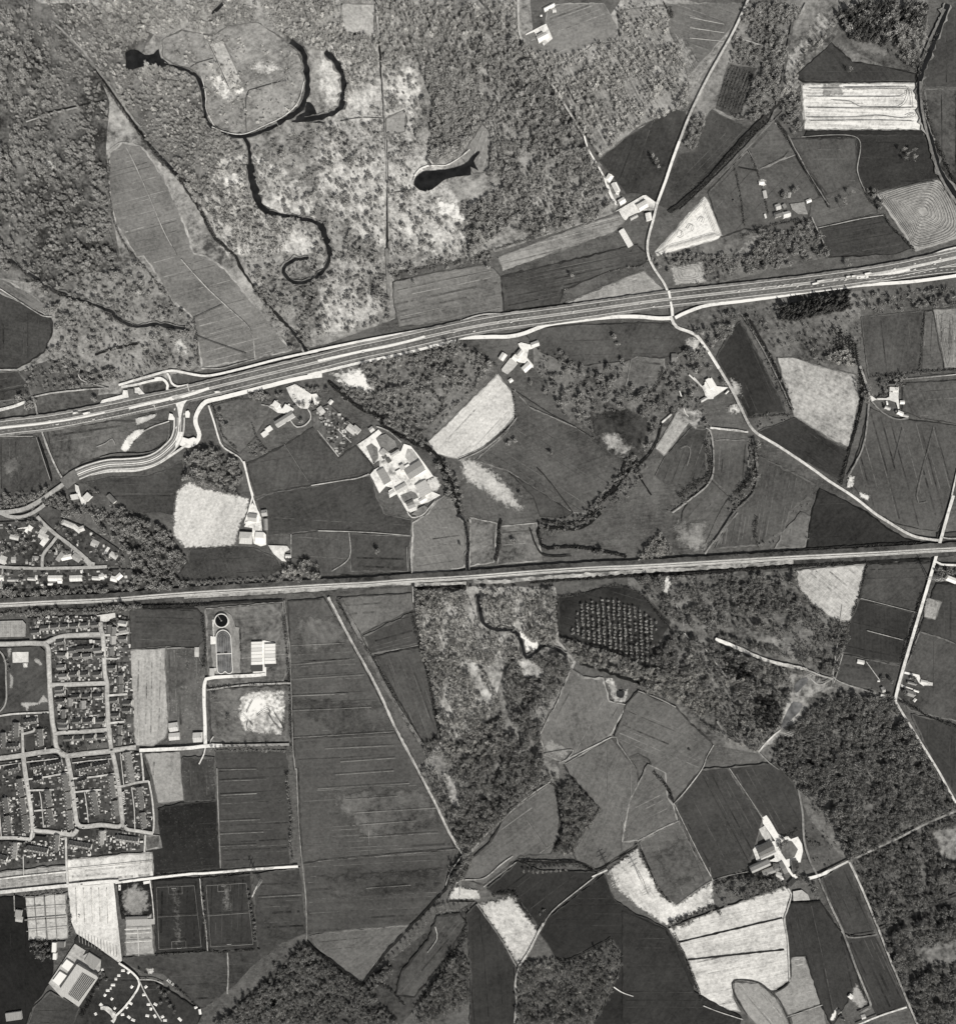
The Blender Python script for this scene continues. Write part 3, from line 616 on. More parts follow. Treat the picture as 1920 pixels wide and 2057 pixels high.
# ------------------------------------------------------------ water and ditches
def water(name, s, v=34):
    pts = smooth([M(p) for p in P(s)]+[M(P(s)[0])])[:-1]; CLEAR.append(pts); q = wiggle(pts, 4, .9); z = nz()
    me = mesh(name, [(x, y, z) for x, y in q], [tuple(range(len(q)))], water_mat(v))
    if me.polygons[0].normal.z < 0: me.flip_normals()
    return tag(link(name, me), kind='structure')
water('pond', 'A 735,315 790,295 850,325 900,320 932,292 945,345 985,372 970,398 880,385 815,400 748,420 738,370')
water('lake', 'B 558,1085 568,1040 610,1005 680,1000 760,990 850,962 890,925 925,890 940,890 905,945 930,1000 885,975 888,1022 820,1030 740,1047 690,1090 640,1118 590,1110')
water('pond', 'A 1700,720 1750,650 1790,600 1830,620 1856,690 1880,720 1780,715', 40)
water('pond', 'I 905,1010 930,975 980,955 985,985 950,1020 920,1050', 105)  # both grey ponds carry the water's reflection in their base colour
water('pond', 'I 905,1100 955,1110 940,1150 870,1225 832,1250 870,1150', 110)
water('pond', 'H 1735,1035 1780,1040 1770,1075 1735,1070', 50)
STREAMS = """
stream|v34|7|A 960,382 1080,412 1150,450 1182,520 1192,600 1202,690 1240,742 1320,778 1420,800 1520,775 1620,732|.4
stream|v34|10|A 1700,245 1760,300 1785,380 1795,480 1790,560 1765,620 1720,665 1620,725|.4
stream|v36|10|A 1780,700 1856,690 B 60,675 115,650 140,600 150,520 145,450 125,400 90,350 40,310|.4
stream|v34|7|A 1425,800 1455,860 1462,960|.4
stream|v34|14|A 1462,960 1475,1050 1495,1140 1530,1210 1565,1240|.4
stream|v34|7|A 1550,1235 1640,1255 1740,1275 1820,1290 1870,1320 B 30,1340|.4
stream|v34|11|B 10,1310 38,1370 55,1430 80,1494|.5
stream|v36|7|E 70,-10 50,60 5,110 D 1810,145 1740,158 1685,135 1655,95 1670,55 1725,25 1800,15|.4
stream|v40|7|A 1310,20 1240,90|.4
ditch|v48|5|A 560,410 700,600 880,860|.6
stream|v38|7|A 880,860 1040,1030|.6
ditch|v52|5|A 1040,1030 1180,1250 1250,1380 1380,1500 D 1400,60 1480,180 1560,280 1640,370 1700,430|.7
stream|v36|6|D 1690,420 1740,480 1795,560|.4
stream|v42|7|D 60,20 160,90 290,185 400,235 540,280 640,320 720,380 800,410 900,400 1000,410 1110,440|.6
ditch|v45|4|D 560,575 680,540 810,510|.5
ditch|v50|3|B 340,30 365,400 385,700 402,1000 400,1494 E 395,60 405,180|.5
ditch|v70|1.2|B 130,710 250,690 385,695|.3
ditch|v60|1.5|B 405,1130 560,1110|.3
ditch|v50|2.5|A 150,700 200,680 400,635 620,590|.4
stream|v30|10|C 1800,30 1740,200 1685,340 1640,450 1635,560 1655,690 1705,830 1755,1000 1880,1190|.3
ditch|v60|4|C 800,700 870,800 960,970 1050,1090 1115,1215|.5
ditch|v58|2|C 590,980 700,1000|.4
ditch|v45|7|E 60,730 160,820 250,890 350,930 400,1000 520,1070 680,1150 760,1300 800,1420 820,1494|.7
stream|v42|6|H 810,10 845,40 865,120 870,220 865,300 880,380 885,430|.5
ditch|v50|5|H 1065,40 1050,90 1050,170 1030,280|.7
stream|v36|7|H 925,480 940,560 960,640 1020,675 1110,680 1160,710 1190,790 1210,840 1250,820 1310,770 1380,790 1440,830|.4
ditch|v45|6|H 1520,875 1640,910 1780,960 1870,990|.7
ditch|v42|5|H 1640,0 1580,60 1500,95 1400,90 1280,90 1290,160 1320,205 1480,200 1640,220 1790,255|.5
ditch|v48|4|H 1640,-30 1560,30 1450,65 1300,45|.5
ditch|v45|5|E 1856,1190 1780,1280 1700,1370 1600,1470 1560,1500|.5
ditch|v42|5|F 0,1230 -40,1200 E 1790,1180 1740,1330 1700,1400|.5
ditch|v38|3|F 140,970 110,1080 60,1160 0,1230 20,1300 80,1390|.5
ditch|v50|3|H 1230,90 1300,240 1470,250|.5
ditch|v55|4|G 830,545 1100,540 1240,530 1400,520 1650,510|.4
ditch|v50|3|G 880,560 1140,552|.4
ditch|v45|6|H 570,440 720,425 860,440|.6
ditch|v48|6|H 1230,400 1500,385 1856,365 I 0,365 440,345 900,310 1340,285 1700,270|.5
ditch|v52|4|H 890,335 1100,325 1500,300 1856,285 I 0,285 300,265 700,240 1100,205 1500,180 1650,175|.5
ditch|v50|4|F 630,340 760,560 840,740 900,900|.7
ditch|v45|4|F 1310,660 1300,860 1240,1090 1180,1330|.5
ditch|v50|5|K 850,510 770,600 740,700 640,810 500,960 380,1090 260,1260|.6
ditch|v48|4|K 260,1260 180,1200 90,1130 0,1070 J 1790,1010|.6
ditch|v48|4|K 760,770 910,775|.4
ditch|v42|2.5|L 240,1012 500,950 840,870|.4
ditch|v50|2.5|L 290,1115 560,1085 850,1055|.4
ditch|v70|2.5|L 635,1435 560,1310 562,1235 700,1245 785,1300 880,1240 885,1090 862,860 890,740|.4
ditch|v70|2.5|L 780,1295 840,1380 895,1510|.4
ditch|v55|3|L 1400,940 1560,860 1856,735|.5
ditch|v50|3|K 1165,540 1350,545 1520,550 1620,590 1856,450|.5
ditch|v55|3|K 1380,1105 1460,1110 1700,985|.5
ditch|v55|2|E 1270,1230 1350,1320 1480,1494|.4
ditch|v70|1.5|E 1150,790 1350,920 1500,1000 1620,1080|.4
"""
for ln_ in STREAMS.strip().splitlines():
    n_, c_, w_, p_, r_ = ln_.split('|')
    if n_ == 'stream': lane('stream_bank', 'v118 c.4 w.8', float(w_)*1.45, p_, rag=1.6, clear=False)
rows(STREAMS, lambda n, c, w, p, r: lane(n, '', float(w), p, rag=float(r)*2.2, mat=water_mat(float(c[1:])) if n == 'stream' else ground_mat(c+' c.25')))

# ------------------------------------------------------------ tracks and paths
rows("""
path|v135|4|A 300,120 480,290 620,470 800,720 880,800|.8
path|v160|1.6|A 640,930 645,880 715,833 760,840|.4
path|v158|1.4|A 740,860 800,980 880,1160 960,1350 1040,1494|.4
path|v165|2|D 1060,20 1200,175 1310,280 1440,400 1475,460 1490,600|.8
path|v165|1.6|D 1180,655 1290,655 1400,625 1500,600|.6
path|v90|1.6|D 1140,460 1240,500 1440,570|.4
path|v90|1.4|D 1135,360 1300,285|.4
path|v160|3|A 160,715 300,670 380,650 470,630|.8
path|v165|4|B 335,30 345,120 355,240|.8
path|v150|2|B 370,400 395,900 415,1494 E 415,0 420,250|.6
path|v120|7|E 392,-40 400,0 412,250|.3
path|v215|2|B 550,1060 580,1000 650,970 740,968 820,925 880,875|1.2
path|v225|3|B 560,1030 590,990 650,968|1
path|v185|1.4|A 1225,258 1345,515|.2
path|v60|1.3|A 1222,258 1270,360 1340,515|.2
path|v70|1.2|A 1115,400 1150,375 1250,345|.2
path|v75|1.3|A 1440,785 1442,560 1500,520 1640,480|.2
path|v190|1.6|A 1240,745 1330,778 1430,785 1550,735 1660,680 1740,600 1775,480|.7
path|v195|1.6|A 1180,450 1205,560 1205,640 1250,735|.9
track|v160|2.5|C 560,220 700,265 810,300|.5
lane|v140|5|C 980,25 935,110|.4
old_railway|v104|5|C 900,130 800,640 690,790 560,930 420,1070 250,1230|.5
old_railway|v60|6|C 830,600 640,780 480,960 380,1075 180,1240|.8
old_railway|v112|2|C 860,640 720,780 560,950 430,1080|.7
path|v125|2|C 870,790 940,920 1000,1030 1110,1200|1.2
path|v150|2|C 1010,1270 1040,1340 1080,1420|1
path|v165|1.5|C 1035,1335 1150,1310 1290,1280 1425,1258|.5
path|v150|1.2|C 950,802 1270,806 1275,1000 1320,1120|.5
path|v120|5|C 1640,480 1650,640 1700,860 1760,1040 1880,1230|.4
path|v110|5|C 1780,60 1700,230 1640,380|.8
track|v180|2|D -60,190 0,190 60,225 190,310 260,350 310,355|.6
track|v165|1.8|D -60,660 110,665|.4
road|v165|3|D 190,825 300,800 500,778 640,770|.5
road|v200|6|D -60,910 0,898 90,875 160,848|.3
path|v165|1.8|D 640,770 480,720 470,660|1
track|v165|3.4|D 210,850 240,975 280,1100 330,1220 380,1310|.9
track|v45|3|D 230,1060 280,1200 310,1310|.9
path|v130|1.5|D 220,1055 300,1300|.3
track|v150|1.5|D 0,1050 200,1050|.3
road|v205|3.2|D 1220,870 1250,960 1290,1090 1330,1130 1390,1165|.3
road|v200|2.5|D 1390,1165 1420,1200 1450,1300 1480,1395|.3
road|v238|3.6|D 1425,1195 1450,1300 1475,1400|.2
road|v236|2.6|D 1475,1400 1450,1494 G 1430,60 1460,40|.2
road|v236|2.8|D 1475,1400 1500,1475 G 1510,0 1525,40|.2
path|v180|2.4|u 1080,600 900,660 800,710|.6
path|v105|2.4|u 1080,620 1070,780 1010,880 860,950 700,970 480,970 300,1010|.3
path|v150|1.6|u 260,890 360,850 440,800 470,870|.8
track|v120|1.2|D 1660,1095 1740,1220 1800,1310|.3
path|v175|1.4|E -40,1335 120,1310 240,1290 300,1270|.3
path|v175|1.2|H 0,105 300,115 540,135|.5
path|v180|1.2|H 180,115 182,260 80,340|.4
path|v175|1.3|G 1700,125 1700,260|.5
track|v165|2|H 545,140 540,250 545,360 548,420 552,520|.5
track|v150|1.2|H 515,200 520,340|.5
track|v190|2|i 640,600 780,800 860,830 960,800 1050,700 1050,600 1010,530|.4
track|v175|1.6|i 1500,860 1740,1090|.3
track|v165|1.6|i 1170,880 1530,1330|.3
path|v165|2|i 440,500 330,470 220,450|.4
path|v238|3|i 580,540 700,440|.2
track|v170|1.6|j 0,960 150,940 350,860|.3
track|v190|2|j 1000,1500 1080,1600 1250,1560 1350,1460 1470,1320|.4
track|v165|2.4|j 480,60 700,150 900,330|.6
path|v130|1.6|E 1230,880 1500,1000|.4
track|v150|1.5|E 820,1190 960,1125 1080,1030 1155,940|.3
path|v60|1.2|E 815,1180 960,1115 1070,1020 1148,930|.2
track|v190|3|F 140,970 200,920|1
track|v130|2|F 600,340 700,500 800,690 900,900|.8
track|v215|3.6|F 420,1000 520,1010 640,1025|.8
track|v215|2|q 30,500 50,700 110,880|.8
track|v205|1.6|q 170,1180 230,1400 330,1500|.5
track|v190|2.6|q 340,210 520,370 760,600 850,780|.4
path|v150|3|F 395,1000 430,1050 430,1290 300,1420 200,1494|.8
path|v110|4|F 665,1060 690,1180 680,1360 560,1494 I 450,170|.5
path|v135|3|F 1345,830 1310,1100 1220,1280|.9
road|v150|4|F 1290,640 1330,760 1350,840|.6
track|v160|1.5|F 1530,720 1700,705 1850,690|.6
path|v120|3|F 1360,850 1420,910 1500,950 1570,945|.6
path|v90|1.2|F 1540,1000 1490,1200|.3
path|v115|1.2|F 1720,1000 1620,1400 1680,1430|.3
road|v170|3|F 1856,1240 1800,1494 I 1800,0|.2
path|v130|2.4|I 580,0 440,170 390,240|1
track|v190|6.5|I 450,732 600,795 760,860 980,912|.7
track|v160|2.5|I 980,912 1060,945 1130,965|.7
track|v175|2.4|I 270,700 300,735|1
track|v175|2|I 390,790 450,870 520,960|.7
track|v155|1.5|I 220,540 260,600 265,660|1
path|v190|3|I 700,1390 760,1320 830,1260|.5
path|v150|2|I 700,1390 760,1450 820,1494|1
path|v170|1.4|I 1190,820 1130,990 1190,540|.2
path|v160|1.4|I 1175,820 1140,960 1380,1050|.5
path|v165|1.2|I 1330,685 1540,740|.3
path|v150|1|I 1295,498 1610,578|.3
path|v185|1.4|I 1325,865 1405,975|.3
path|v150|2|I 1130,965 1050,1000 980,940|1
path|v150|1.8|I 0,1035 120,1080 220,1130|.4
track|v165|1.6|I 440,1350 400,1420 370,1494 L 270,140 210,205|.6
path|v170|1.4|L 210,205 330,450 435,650|.8
path|v160|1.3|L 530,0 640,160 730,300|.4
track|v130|4|I 460,1210 520,1310 600,1350|1
track|v135|2.2|H 1310,1400 1480,1380 1430,1460 1700,1305 1740,1340 1850,1494|.8
path|v165|1.4|H 1410,1450 1700,1305|.4
track|v165|5|H 60,490 180,720 340,1010 450,1250 580,1494 K 580,0 690,220 760,370 840,500|.45
path|v110|7|H 130,500 280,800 420,1060 600,1340|.5
track|v150|2|K 840,500 770,600 740,680|.5
track|v160|2|K 760,760 790,690 830,650 960,640 1060,560 1130,510|.8
track|v155|2|K 860,520 960,400 1080,290 1200,180 1360,70|.8
path|v150|1.5|K 960,690 1150,545|.6
track|v190|2.6|K 1590,630 1680,590|.5
track|v160|1.8|K 1300,920 1360,830 1480,730 1620,620|.6
track|v175|4|K 1165,1150 1230,1050 1280,950 1310,900|.7
track|v150|4|K 1165,1160 1145,1240 1150,1350 1140,1480|.6
path|v140|1.6|K 920,790 1060,990 1150,1150|.2
path|v215|1.8|K 1715,1270 1760,1300 1830,1325|.6
path|v190|1.3|K 635,1070 690,990 680,920|.5
path|v150|1.4|L 0,425 120,360 240,305|.6
path|v150|1|L 225,800 430,655 640,600|.5
path|v175|3|L 860,690 890,730 865,830 850,880 870,1010 880,1240|.6
path|v160|1.2|L 865,1445 970,1410 1070,1375|.2
track|v205|1.3|L 380,1380 470,1415 610,1460|.9
lane|v125|4|L 930,120 955,260 965,420 1000,540 1040,620|.3
lane|v135|4|L 1050,640 1120,800 1190,950 1270,1170 1350,1370 1330,1400 1280,1425|.3
lane|v130|3|L 1180,945 1220,980 1300,980 1390,965|.3
lane|v75|1.6|L 1080,640 1210,945 1260,965 1370,950|.3
lane|v75|1.4|L 1200,960 1290,1180 1360,1370|.3
road|v165|4|L 1225,540 1300,700 1390,920 1500,1200 1640,1530|.35
road|v205|3|L 1270,1494 1400,1440 1560,1388|.2
road|v230|6|L 990,640 1060,620 1110,595|.3
road|v175|4|L 1100,600 1220,540|.7
road|v140|4|L 1220,540 1500,410 1700,310 1870,240|.4
track|v215|4|J 700,1130 770,1180 815,1230 810,1280 740,1380 680,1440|.2
track|v165|2.4|J 815,1225 860,1320 950,1470|.3
track|v160|2|J 815,1228 900,1230 960,1255|.3
track|v200|7|f 170,980 260,980 330,1040 370,1110 330,1170|.5
path|v150|2.5|J 1330,1070 1335,1180 1330,1310|1
path|v190|2.2|J 880,650 895,760 905,880|.3
path|v170|1.6|J 1170,640 1185,800 1205,920 1215,1060|.8
path|v175|2|J 92,740 95,830|.2
path|v140|2|J 1270,0 1275,190 1290,580|.7
path|v140|2|J 1730,0 1745,340 1765,560 1785,760 1790,1000|.6
path|v130|2|G 1690,760 1700,1000 1710,1350 1725,1494|.8
road|v225|4.6|J 680,665 880,640 1100,615 1200,610 1350,598 1500,585 1740,570|.3
track|v225|2.2|J 395,490 400,680|.2
track|v215|2.2|J -40,650 140,628 395,602|.2
track|v200|1.6|J 145,510 148,625|.2
track|v170|1.4|d 800,610 1300,560 1790,510|.3
road|v236|6.5|G 1550,938 1480,945 1240,958 1200,985 1195,1080 1200,1220 1203,1350|.15
path|v205|2.5|G 1203,1350 1195,1400 1165,1460|.4
path|v205|2.2|G 1300,1345 1230,1340 1250,1300|1
path|v236|1.4|s 235,260 220,450 235,640|.1
path|v205|1.4|s 205,260 230,640|.1
track|v150|3|G 1210,1030 1440,1000 1700,990|.6
track|v130|2|G 1660,510 1690,760|.8
path|v150|1.4|G 980,790 1060,785|.3
""", lambda n, c, w, p, r: lane(n, c+' c.3', float(w), p, rag=float(r)))
# drainage lines and mown stripes on the long pasture
for s in """G 1700,772 H 160,758|G 1700,885 H 215,850|G 1700,970 H 270,942|G 1700,1065 H 180,1052|G 1690,1152 H 310,1130|G 1710,1308 H 445,1272|H 40,1372 440,1352|H 130,1448 450,1425|K 100,38 440,15|K 0,120 530,88|K 160,183 460,163|K 210,260 690,230|K 240,330 570,305|K 240,403 700,375|K 280,697 540,678|K 0,540 800,470|J 1265,10 1500,5|J 1285,75 1555,65|J 1290,157 1500,146|J 1290,308 1520,298|J 1290,382 1540,370|J 1290,455 1500,445|H 305,822 585,770|K 290,320 300,510|K 1210,300 1330,470|K 1730,220 1800,400|L 415,575 430,650|J 1510,750 1760,735|A 640,1350 D 800,350|C 700,1000 860,920|C 640,880 700,990|F 100,300 300,260""".split('|'):
    lane('drain_line', 'v128 c.5', .85, s, rag=.9, clear=False)
# furrows following the edges of the ploughed fields
def furrows(s, fr, spec, w=.8, cen=None):
    pts = [M(p) for p in P(s)]; cx = sum(p[0] for p in pts)/len(pts); cy = sum(p[1] for p in pts)/len(pts)
    if cen: cx, cy = M(P(cen)[0])
    for f in fr:
        q = [(cx+(x-cx)*f, cy+(y-cy)*f) for x, y in pts]; q = smooth(q+[q[0]], 9)
        tag(link('furrow', strip_mesh('furrow', q, w*PX, nz(), ground_mat(spec), .6)), kind='structure')
furrows('C 390,1165 405,1180 480,1365 460,1380 150,1470 125,1465 300,1260', (.98, .93, .88, .82, .75), 'v185 c.2')
furrows('C 1400,1140 1730,1060 1870,1260 1850,1380 1630,1450 1570,1380 1470,1240', (.96, .9, .84, .77, .7, .62, .53, .44, .35, .26, .17), 'v118 c.3', 1.1, 'C 1660,1240')
furrows('F 205,75 370,45 388,140 230,158', (.85, .65, .45), 'v135 c.2', .7)
furrows('F 1745,330 1840,330 1820,640 1795,640', (.85, .6, .35), 'v125 c.2', .7)
for s in ('C 985,570 1300,570 1530,568 1560,540 1545,525 1000,522', 'C 1130,590 1240,600 1290,628 1420,632 1520,628 1560,590 1570,540 1550,515 1200,515',
          'C 985,635 1560,635 1590,620 1585,540 1560,510', 'C 985,690 1240,690 1400,680 1540,695 1610,680 1600,665 1560,680', 'C 1000,710 1400,708 1600,712'):
    lane('furrow', 'v140 c.4', 1.3, s, rag=.5, clear=False)
for s in ('C 225,1375 230,1350 255,1350 260,1380 235,1390', 'C 285,1340 300,1315 325,1320 315,1350', 'C 350,1295 370,1270 385,1280 375,1305'):
    lane('furrow', 'v150 c.3', 1.2, s, rag=.5, clear=False)
for q_ in ('G 1440,1160 1470,1100 1490,1070', 'G 1420,1170 1450,1200 1480,1240', 'G 1500,1180 1560,1140 1580,1160', 'G 1570,1170 1600,1220 1650,1270', 'G 1600,1160 1640,1220 1660,1260', 'G 1450,1210 1440,1250 1470,1270'): lane('furrow', 'v95 c.4', 1.1, q_, rag=1.5, clear=False)
lane('furrow', 'v135 c.3', .9, 'F 250,1120 285,1105 305,1130 300,1170 285,1220', clear=False)
for a in range(3): lane('furrow', 'v170 c.3', 1, f'C 300,{230-a*60} 500,{250-a*50}', clear=False)

# ------------------------------------------------------------ sealed roads
ASPH = 'v112 c.12'
rows("""
road|v172|4|B 1160,-20 1168,200 1222,290 1350,490 1470,680 1545,800
road|v232|3.4|B 1545,800 1570,880 1650,1020 1690,1130 1730,1200
road|v232|3.4|l 280,480 350,680 430,870 520,990
road|v185|4.6|C 655,-30 560,180 480,325 410,450 340,590 290,700 240,830
road|v238|5.4|C 240,830 200,940 160,1060 110,1195
road|v195|4.6|C 110,1195 90,1280 65,1370 55,1430 60,1494 F 60,0 90,70 150,160 175,215
road|v238|6|F 175,215 190,260 200,350
road|v218|5.5|E -60,690 0,680 260,618 500,568 800,490
road|v238|7.5|E 800,478 1000,472 1110,470 1200,450 1330,402 1480,380 1700,357 1856,355 F 0,358 120,365 200,362
road|v226|6.5|F 215,362 280,330 400,290 600,265 800,238 1000,208 1300,172 1600,150 1880,112
road|v215|6|F 190,355 225,415 330,458 390,530 470,655
road|v178|5.4|F 470,655 540,770 590,870 650,990 700,1040
road|v192|5.2|F 700,1040 820,1110 1000,1230 1110,1310 1250,1400 1370,1494 I 1430,40 1580,128 1680,153 1745,160
road|v205|6|I 1830,-100 1800,0 1750,180 1700,360 1620,630 1540,900 1500,1050 1492,1095
road|v190|4.4|I 1492,1095 1600,1270 1740,1494 L 1800,120 1880,265
road|v200|4|I 1725,275 1760,300 1890,305
road|v170|2.5|I 1760,140 1800,150 1890,148
road|v226|5|E -60,565 0,550 300,488 620,430 800,395 835,378
road|v175|2.6|E 830,380 920,350 1010,338 1160,340
road|v232|4.6|E 1150,345 1500,303 1856,255 F 0,243 190,228 600,168 1200,100
road|v205|5.4|F 1200,100 1500,58 1700,0 v 1750,105 1900,72
road|v218|4.6|D 1856,553 1640,598 1400,660 1230,697 1140,692 1030,670 980,672 870,702 700,752
road|v225|4.6|u 1000,130 860,150 700,190 540,215
road|v225|5|u 1180,240 1100,260 1060,240 1065,200 1040,150 980,115 920,125
road|v222|3|u 1060,250 1000,290 880,305
road|v222|4|u 1300,190 1180,210 1110,170 1085,100 1060,60
road|v226|8.5|D 1880,695 1740,715 1500,775 1290,828 1205,850 1160,905 1145,965 1168,1040 1150,1085 1105,1105 1050,1085
road|v205|4.6|u 1300,850 1140,960 950,1080 740,1150 560,1160 400,1165 200,1200
road|v218|7|G 820,1380 1000,1372 1110,1366 1200,1355 1300,1352
road|v150|5|G 1300,1352 1450,1350 1690,1345
road|v205|7|J -60,724 0,720 200,700 400,680 600,660 700,655
""", lambda n, c, w, p: lane(n, c+' c.14', float(w), p, rag=.12))
# estate streets: pavement sheet with the carriageway raised between kerbs
rows("""
12|a -60,505 200,500 450,490 620,495 680,480 760,440 900,395 1200,375 1440,370
11|a 1415,200 1412,290 1440,370 1450,500 1460,700 1470,900 1500,1050 b 1500,90 1520,560
12|a 640,500 690,560 700,760 710,1000 b 715,40 735,300 750,480 780,620 800,800 850,880 920,930
11|a 720,1065 950,1060 1200,1050 1480,1040
10|b 780,640 900,620 1200,605 1520,580
12|b -60,985 150,960 350,930 600,890 800,870 860,900 930,940 1200,910 1500,880 1650,855 1900,820
11|b 1530,560 1540,700 1560,870
11|b 350,930 360,1060 c 310,240 340,450 380,700 400,900 420,960 600,980 740,1000 870,1010 920,950
11|c 800,100 840,300 870,500 890,700 920,880 1000,920 1200,900 1400,920 1450,880
11|c 1330,60 1370,250 1410,500 1430,700 1450,890
9|c 1440,900 1500,950 1620,970 1800,1000
9|c -60,1050 200,1050 380,1060 410,990
8|c 400,960 380,1060
6|c 1330,445 1440,450 1600,410 1750,390
4|c 1750,390 1790,600 1810,850 1800,990
4|c 1660,60 1680,250 1690,390
4|c 340,370 560,340 820,290
4|c 870,360 1080,345 1370,300
4|c 340,500 480,495 650,490
4|c 880,520 1060,500 1200,490
4|c 420,735 650,715
5|a 1450,380 1620,370 1800,340
4|a 1450,550 1620,545
4|a 1460,700 1640,705
5|b 1510,110 1780,90
5|b 1520,490 1740,470
7|b 330,540 340,700 345,900
6|b 330,640 490,600 490,560
4|b -60,410 200,365 700,340
5|d 790,230 790,400 800,620 810,780
4|d 1710,200 1700,400
2|c 530,920 500,600 480,510
2|c 1050,870 1025,640 1005,520
2|c 1590,960 1580,700 1550,460
2|c 40,1050 20,800 0,600
2|c 1460,430 1420,60
2|c 330,170 600,140 700,125
2|c 860,180 1100,150 1330,130
2|c 0,215 270,180
""", lambda w, p: (lane('pavement', 'v150 c.2', float(w)*.84, p, rag=.05), lane('road', 'v176 c.15', float(w)*.56, p, rag=.05)) if float(w) > 5 else lane('footpath', 'v188 c.15', float(w)*.85, p, rag=.1))
rows("""
8|g 0,40 120,110 300,130 480,70 640,-40
10|D 390,1320 300,1385 200,1450 120,1480 0,1494 G -60,-5
8|g 540,120 640,230 800,370 1000,520 1200,690 1290,780
7|g 820,390 720,520 620,650 610,820
7|g -60,800 100,820 300,830 620,835 900,830 1300,820 1500,810
12|g 1200,700 1260,770 1330,790
4|g 70,830 40,1100
""", lambda w, p: (lane('pavement', 'v150 c.2', float(w)*.9, p, rag=.1), lane('road', 'v165 c.12', float(w)*.62, p, rag=.05)))

ZEST = nz()
lane('path', 'v140 c.2', 3, 'a -20,560 60,640 105,760 112,1000 118,1237 b 112,150 80,270 -20,370', rag=.2)
# ------------------------------------------------------------ motorway and junction
CL = 'x -80,880 0,861.5 103,849 214,828.5 300,810 345,800.5 424,781 530,755 640,728.5 709,711 792,693.5 854,679 930,662 1005,648.5 1080,638.5 1150,629 1280,610.5 1345,602 1487,586 1625,570 1728,556 1797,544.5 1866,530 1920,518 2000,500'
CLN = P(CL)
lane('motorway_verge', 'v128 c.25', 35, CL, rag=.1)
lane('motorway', 'v106 c.2 s12:1.2:.2', 10.5, CL, off=7.2, rag=0)
lane('motorway', 'v106 c.2 s12:1.2:.2', 10.5, CL, off=-7.2, rag=0)
lane('central_reservation', 'v150 c.2', 4.2, CL, rag=.3)
CW = P(CL)[:10]
lane('central_reservation', 'v240 c.08', 5.5, 'D 1000,835 1060,822 1130,803 1225,770', rag=.1)
lane('central_reservation', 'v240 c.08', 5, 'D 760,888 850,865 960,842 1020,822', rag=.2)
lane('central_reservation', 'v238 c.08', 3.2, 'D 0,1003 200,983 360,962 500,938 620,912', rag=.1)
lane('central_reservation', 'v236 c.08', 4.4, 'E 0,612 200,568 440,520 620,470', rag=.1)
lane('central_reservation', 'v225 c.1', 5.5, 'v 1000,335 1150,322 1300,296 1450,265', rag=.1)
lane('central_reservation', 'v190 c.1', 4, 'v 1150,310 1400,262 1650,208 1870,160', rag=.2)
lane('motorway', 'v100 c.12', 11, 'v 1100,345 1300,330 1500,300 1700,275 1900,258', rag=0)
lane('slip_road', 'v112 c.12', 24, 'u 1192,400 1195,560 1190,700 1150,820 1060,920 940,1010 800,1060 600,1080 400,1090 200,1140 50,1200 D 430,1290 380,1330', rag=.05)
SR = 'u 1195,560 1190,700 1150,820 1060,920 940,1010 800,1060 600,1080 400,1090 200,1140 50,1200'
field('junction_apron', 'v218 c.1', 'u 1150,400 1240,372 1330,345 1290,400 1265,470 1250,600 1232,760 1200,800 1180,760 1197,600 1175,450', amp=0)
field('junction_apron', 'v222 c.1', 'u 1170,760 1240,780 1300,800 1360,780 1390,800 1330,870 1260,840 1200,860 1150,900', amp=.2)
lane('slip_road', 'v105 c.1', 7, 'u 1135,380 1150,470 1180,600 1185,720', rag=0)
lane('slip_road', 'v105 c.1', 7, 'u 1330,345 1270,420 1235,560 1215,720', rag=0)
lane('slip_road', 'v105 c.1', 5, 'u 700,500 900,440 1040,410 1110,380', rag=0)
field('junction_apron', 'v235 c.1', 'u 1270,490 1300,480 1318,510 1312,560 1270,560 1262,520', amp=.2)
field('junction_apron', 'v228 c.15', 'u 1085,510 1120,520 1140,560 1135,590 1070,585', amp=.3)
field('junction_apron', 'v112 c.1', 'u 612,235 680,235 690,292 735,295 745,330 632,355', amp=0)
field('junction_apron', 'v170 c.1', 'u 1100,320 1170,300 1230,340 1140,360', amp=.2)
for o, w, v in ((10.3, 2.2, 200), (3.6, 1.6, 190), (0, 2.0, 228), (-3.6, 1.3, 185), (-9.6, 2.4, 212)):
    lane('road_marking', f'v{v} c.1', w, SR, off=o, rag=.15)
# painted lines
ZM = nz()+.01
def marking(line, off, w, v=215, dash=None, a=0, b=None):
    pts = offset(smooth([M(p) for p in (P(line) if isinstance(line, str) else line)]), off*PX)
    if dash is None:
        return tag(link('lane_marking', strip_mesh('lane_marking', pts, w*PX, ZM, ground_mat(f'v{v} c.08'), 0)), kind='structure')
    vs = []; fs = []; acc = 0; on = dash[0]
    for i in range(len(pts)-1):
        p, q = pts[i], pts[i+1]; L = math.hypot(q[0]-p[0], q[1]-p[1]); dx, dy = (q[0]-p[0])/L, (q[1]-p[1])/L; t = 0.0
        while t < L:
            ph = (acc+t) % sum(dash)
            if ph < on:
                l = min(on-ph, L-t); k = len(vs); h = w*PX/2
                for tt, s in ((t, 1), (t, -1), (t+l, -1), (t+l, 1)): vs.append((p[0]+dx*tt-dy*h*s, p[1]+dy*tt+dx*h*s, ZM))
                fs.append((k, k+1, k+2, k+3)); t += l+1e-6
            else: t += sum(dash)-ph+1e-6
        acc += L
    return tag(link('lane_marking', mesh('lane_marking', vs, fs, ground_mat(f'v{v} c.08'))), kind='structure')
for s in (1, -1):
    marking(CL, s*12.6, .75, 225); marking(CL, s*2.2, .7, 215); marking(CL, s*7.6, .4, 190, dash=(4, 6))
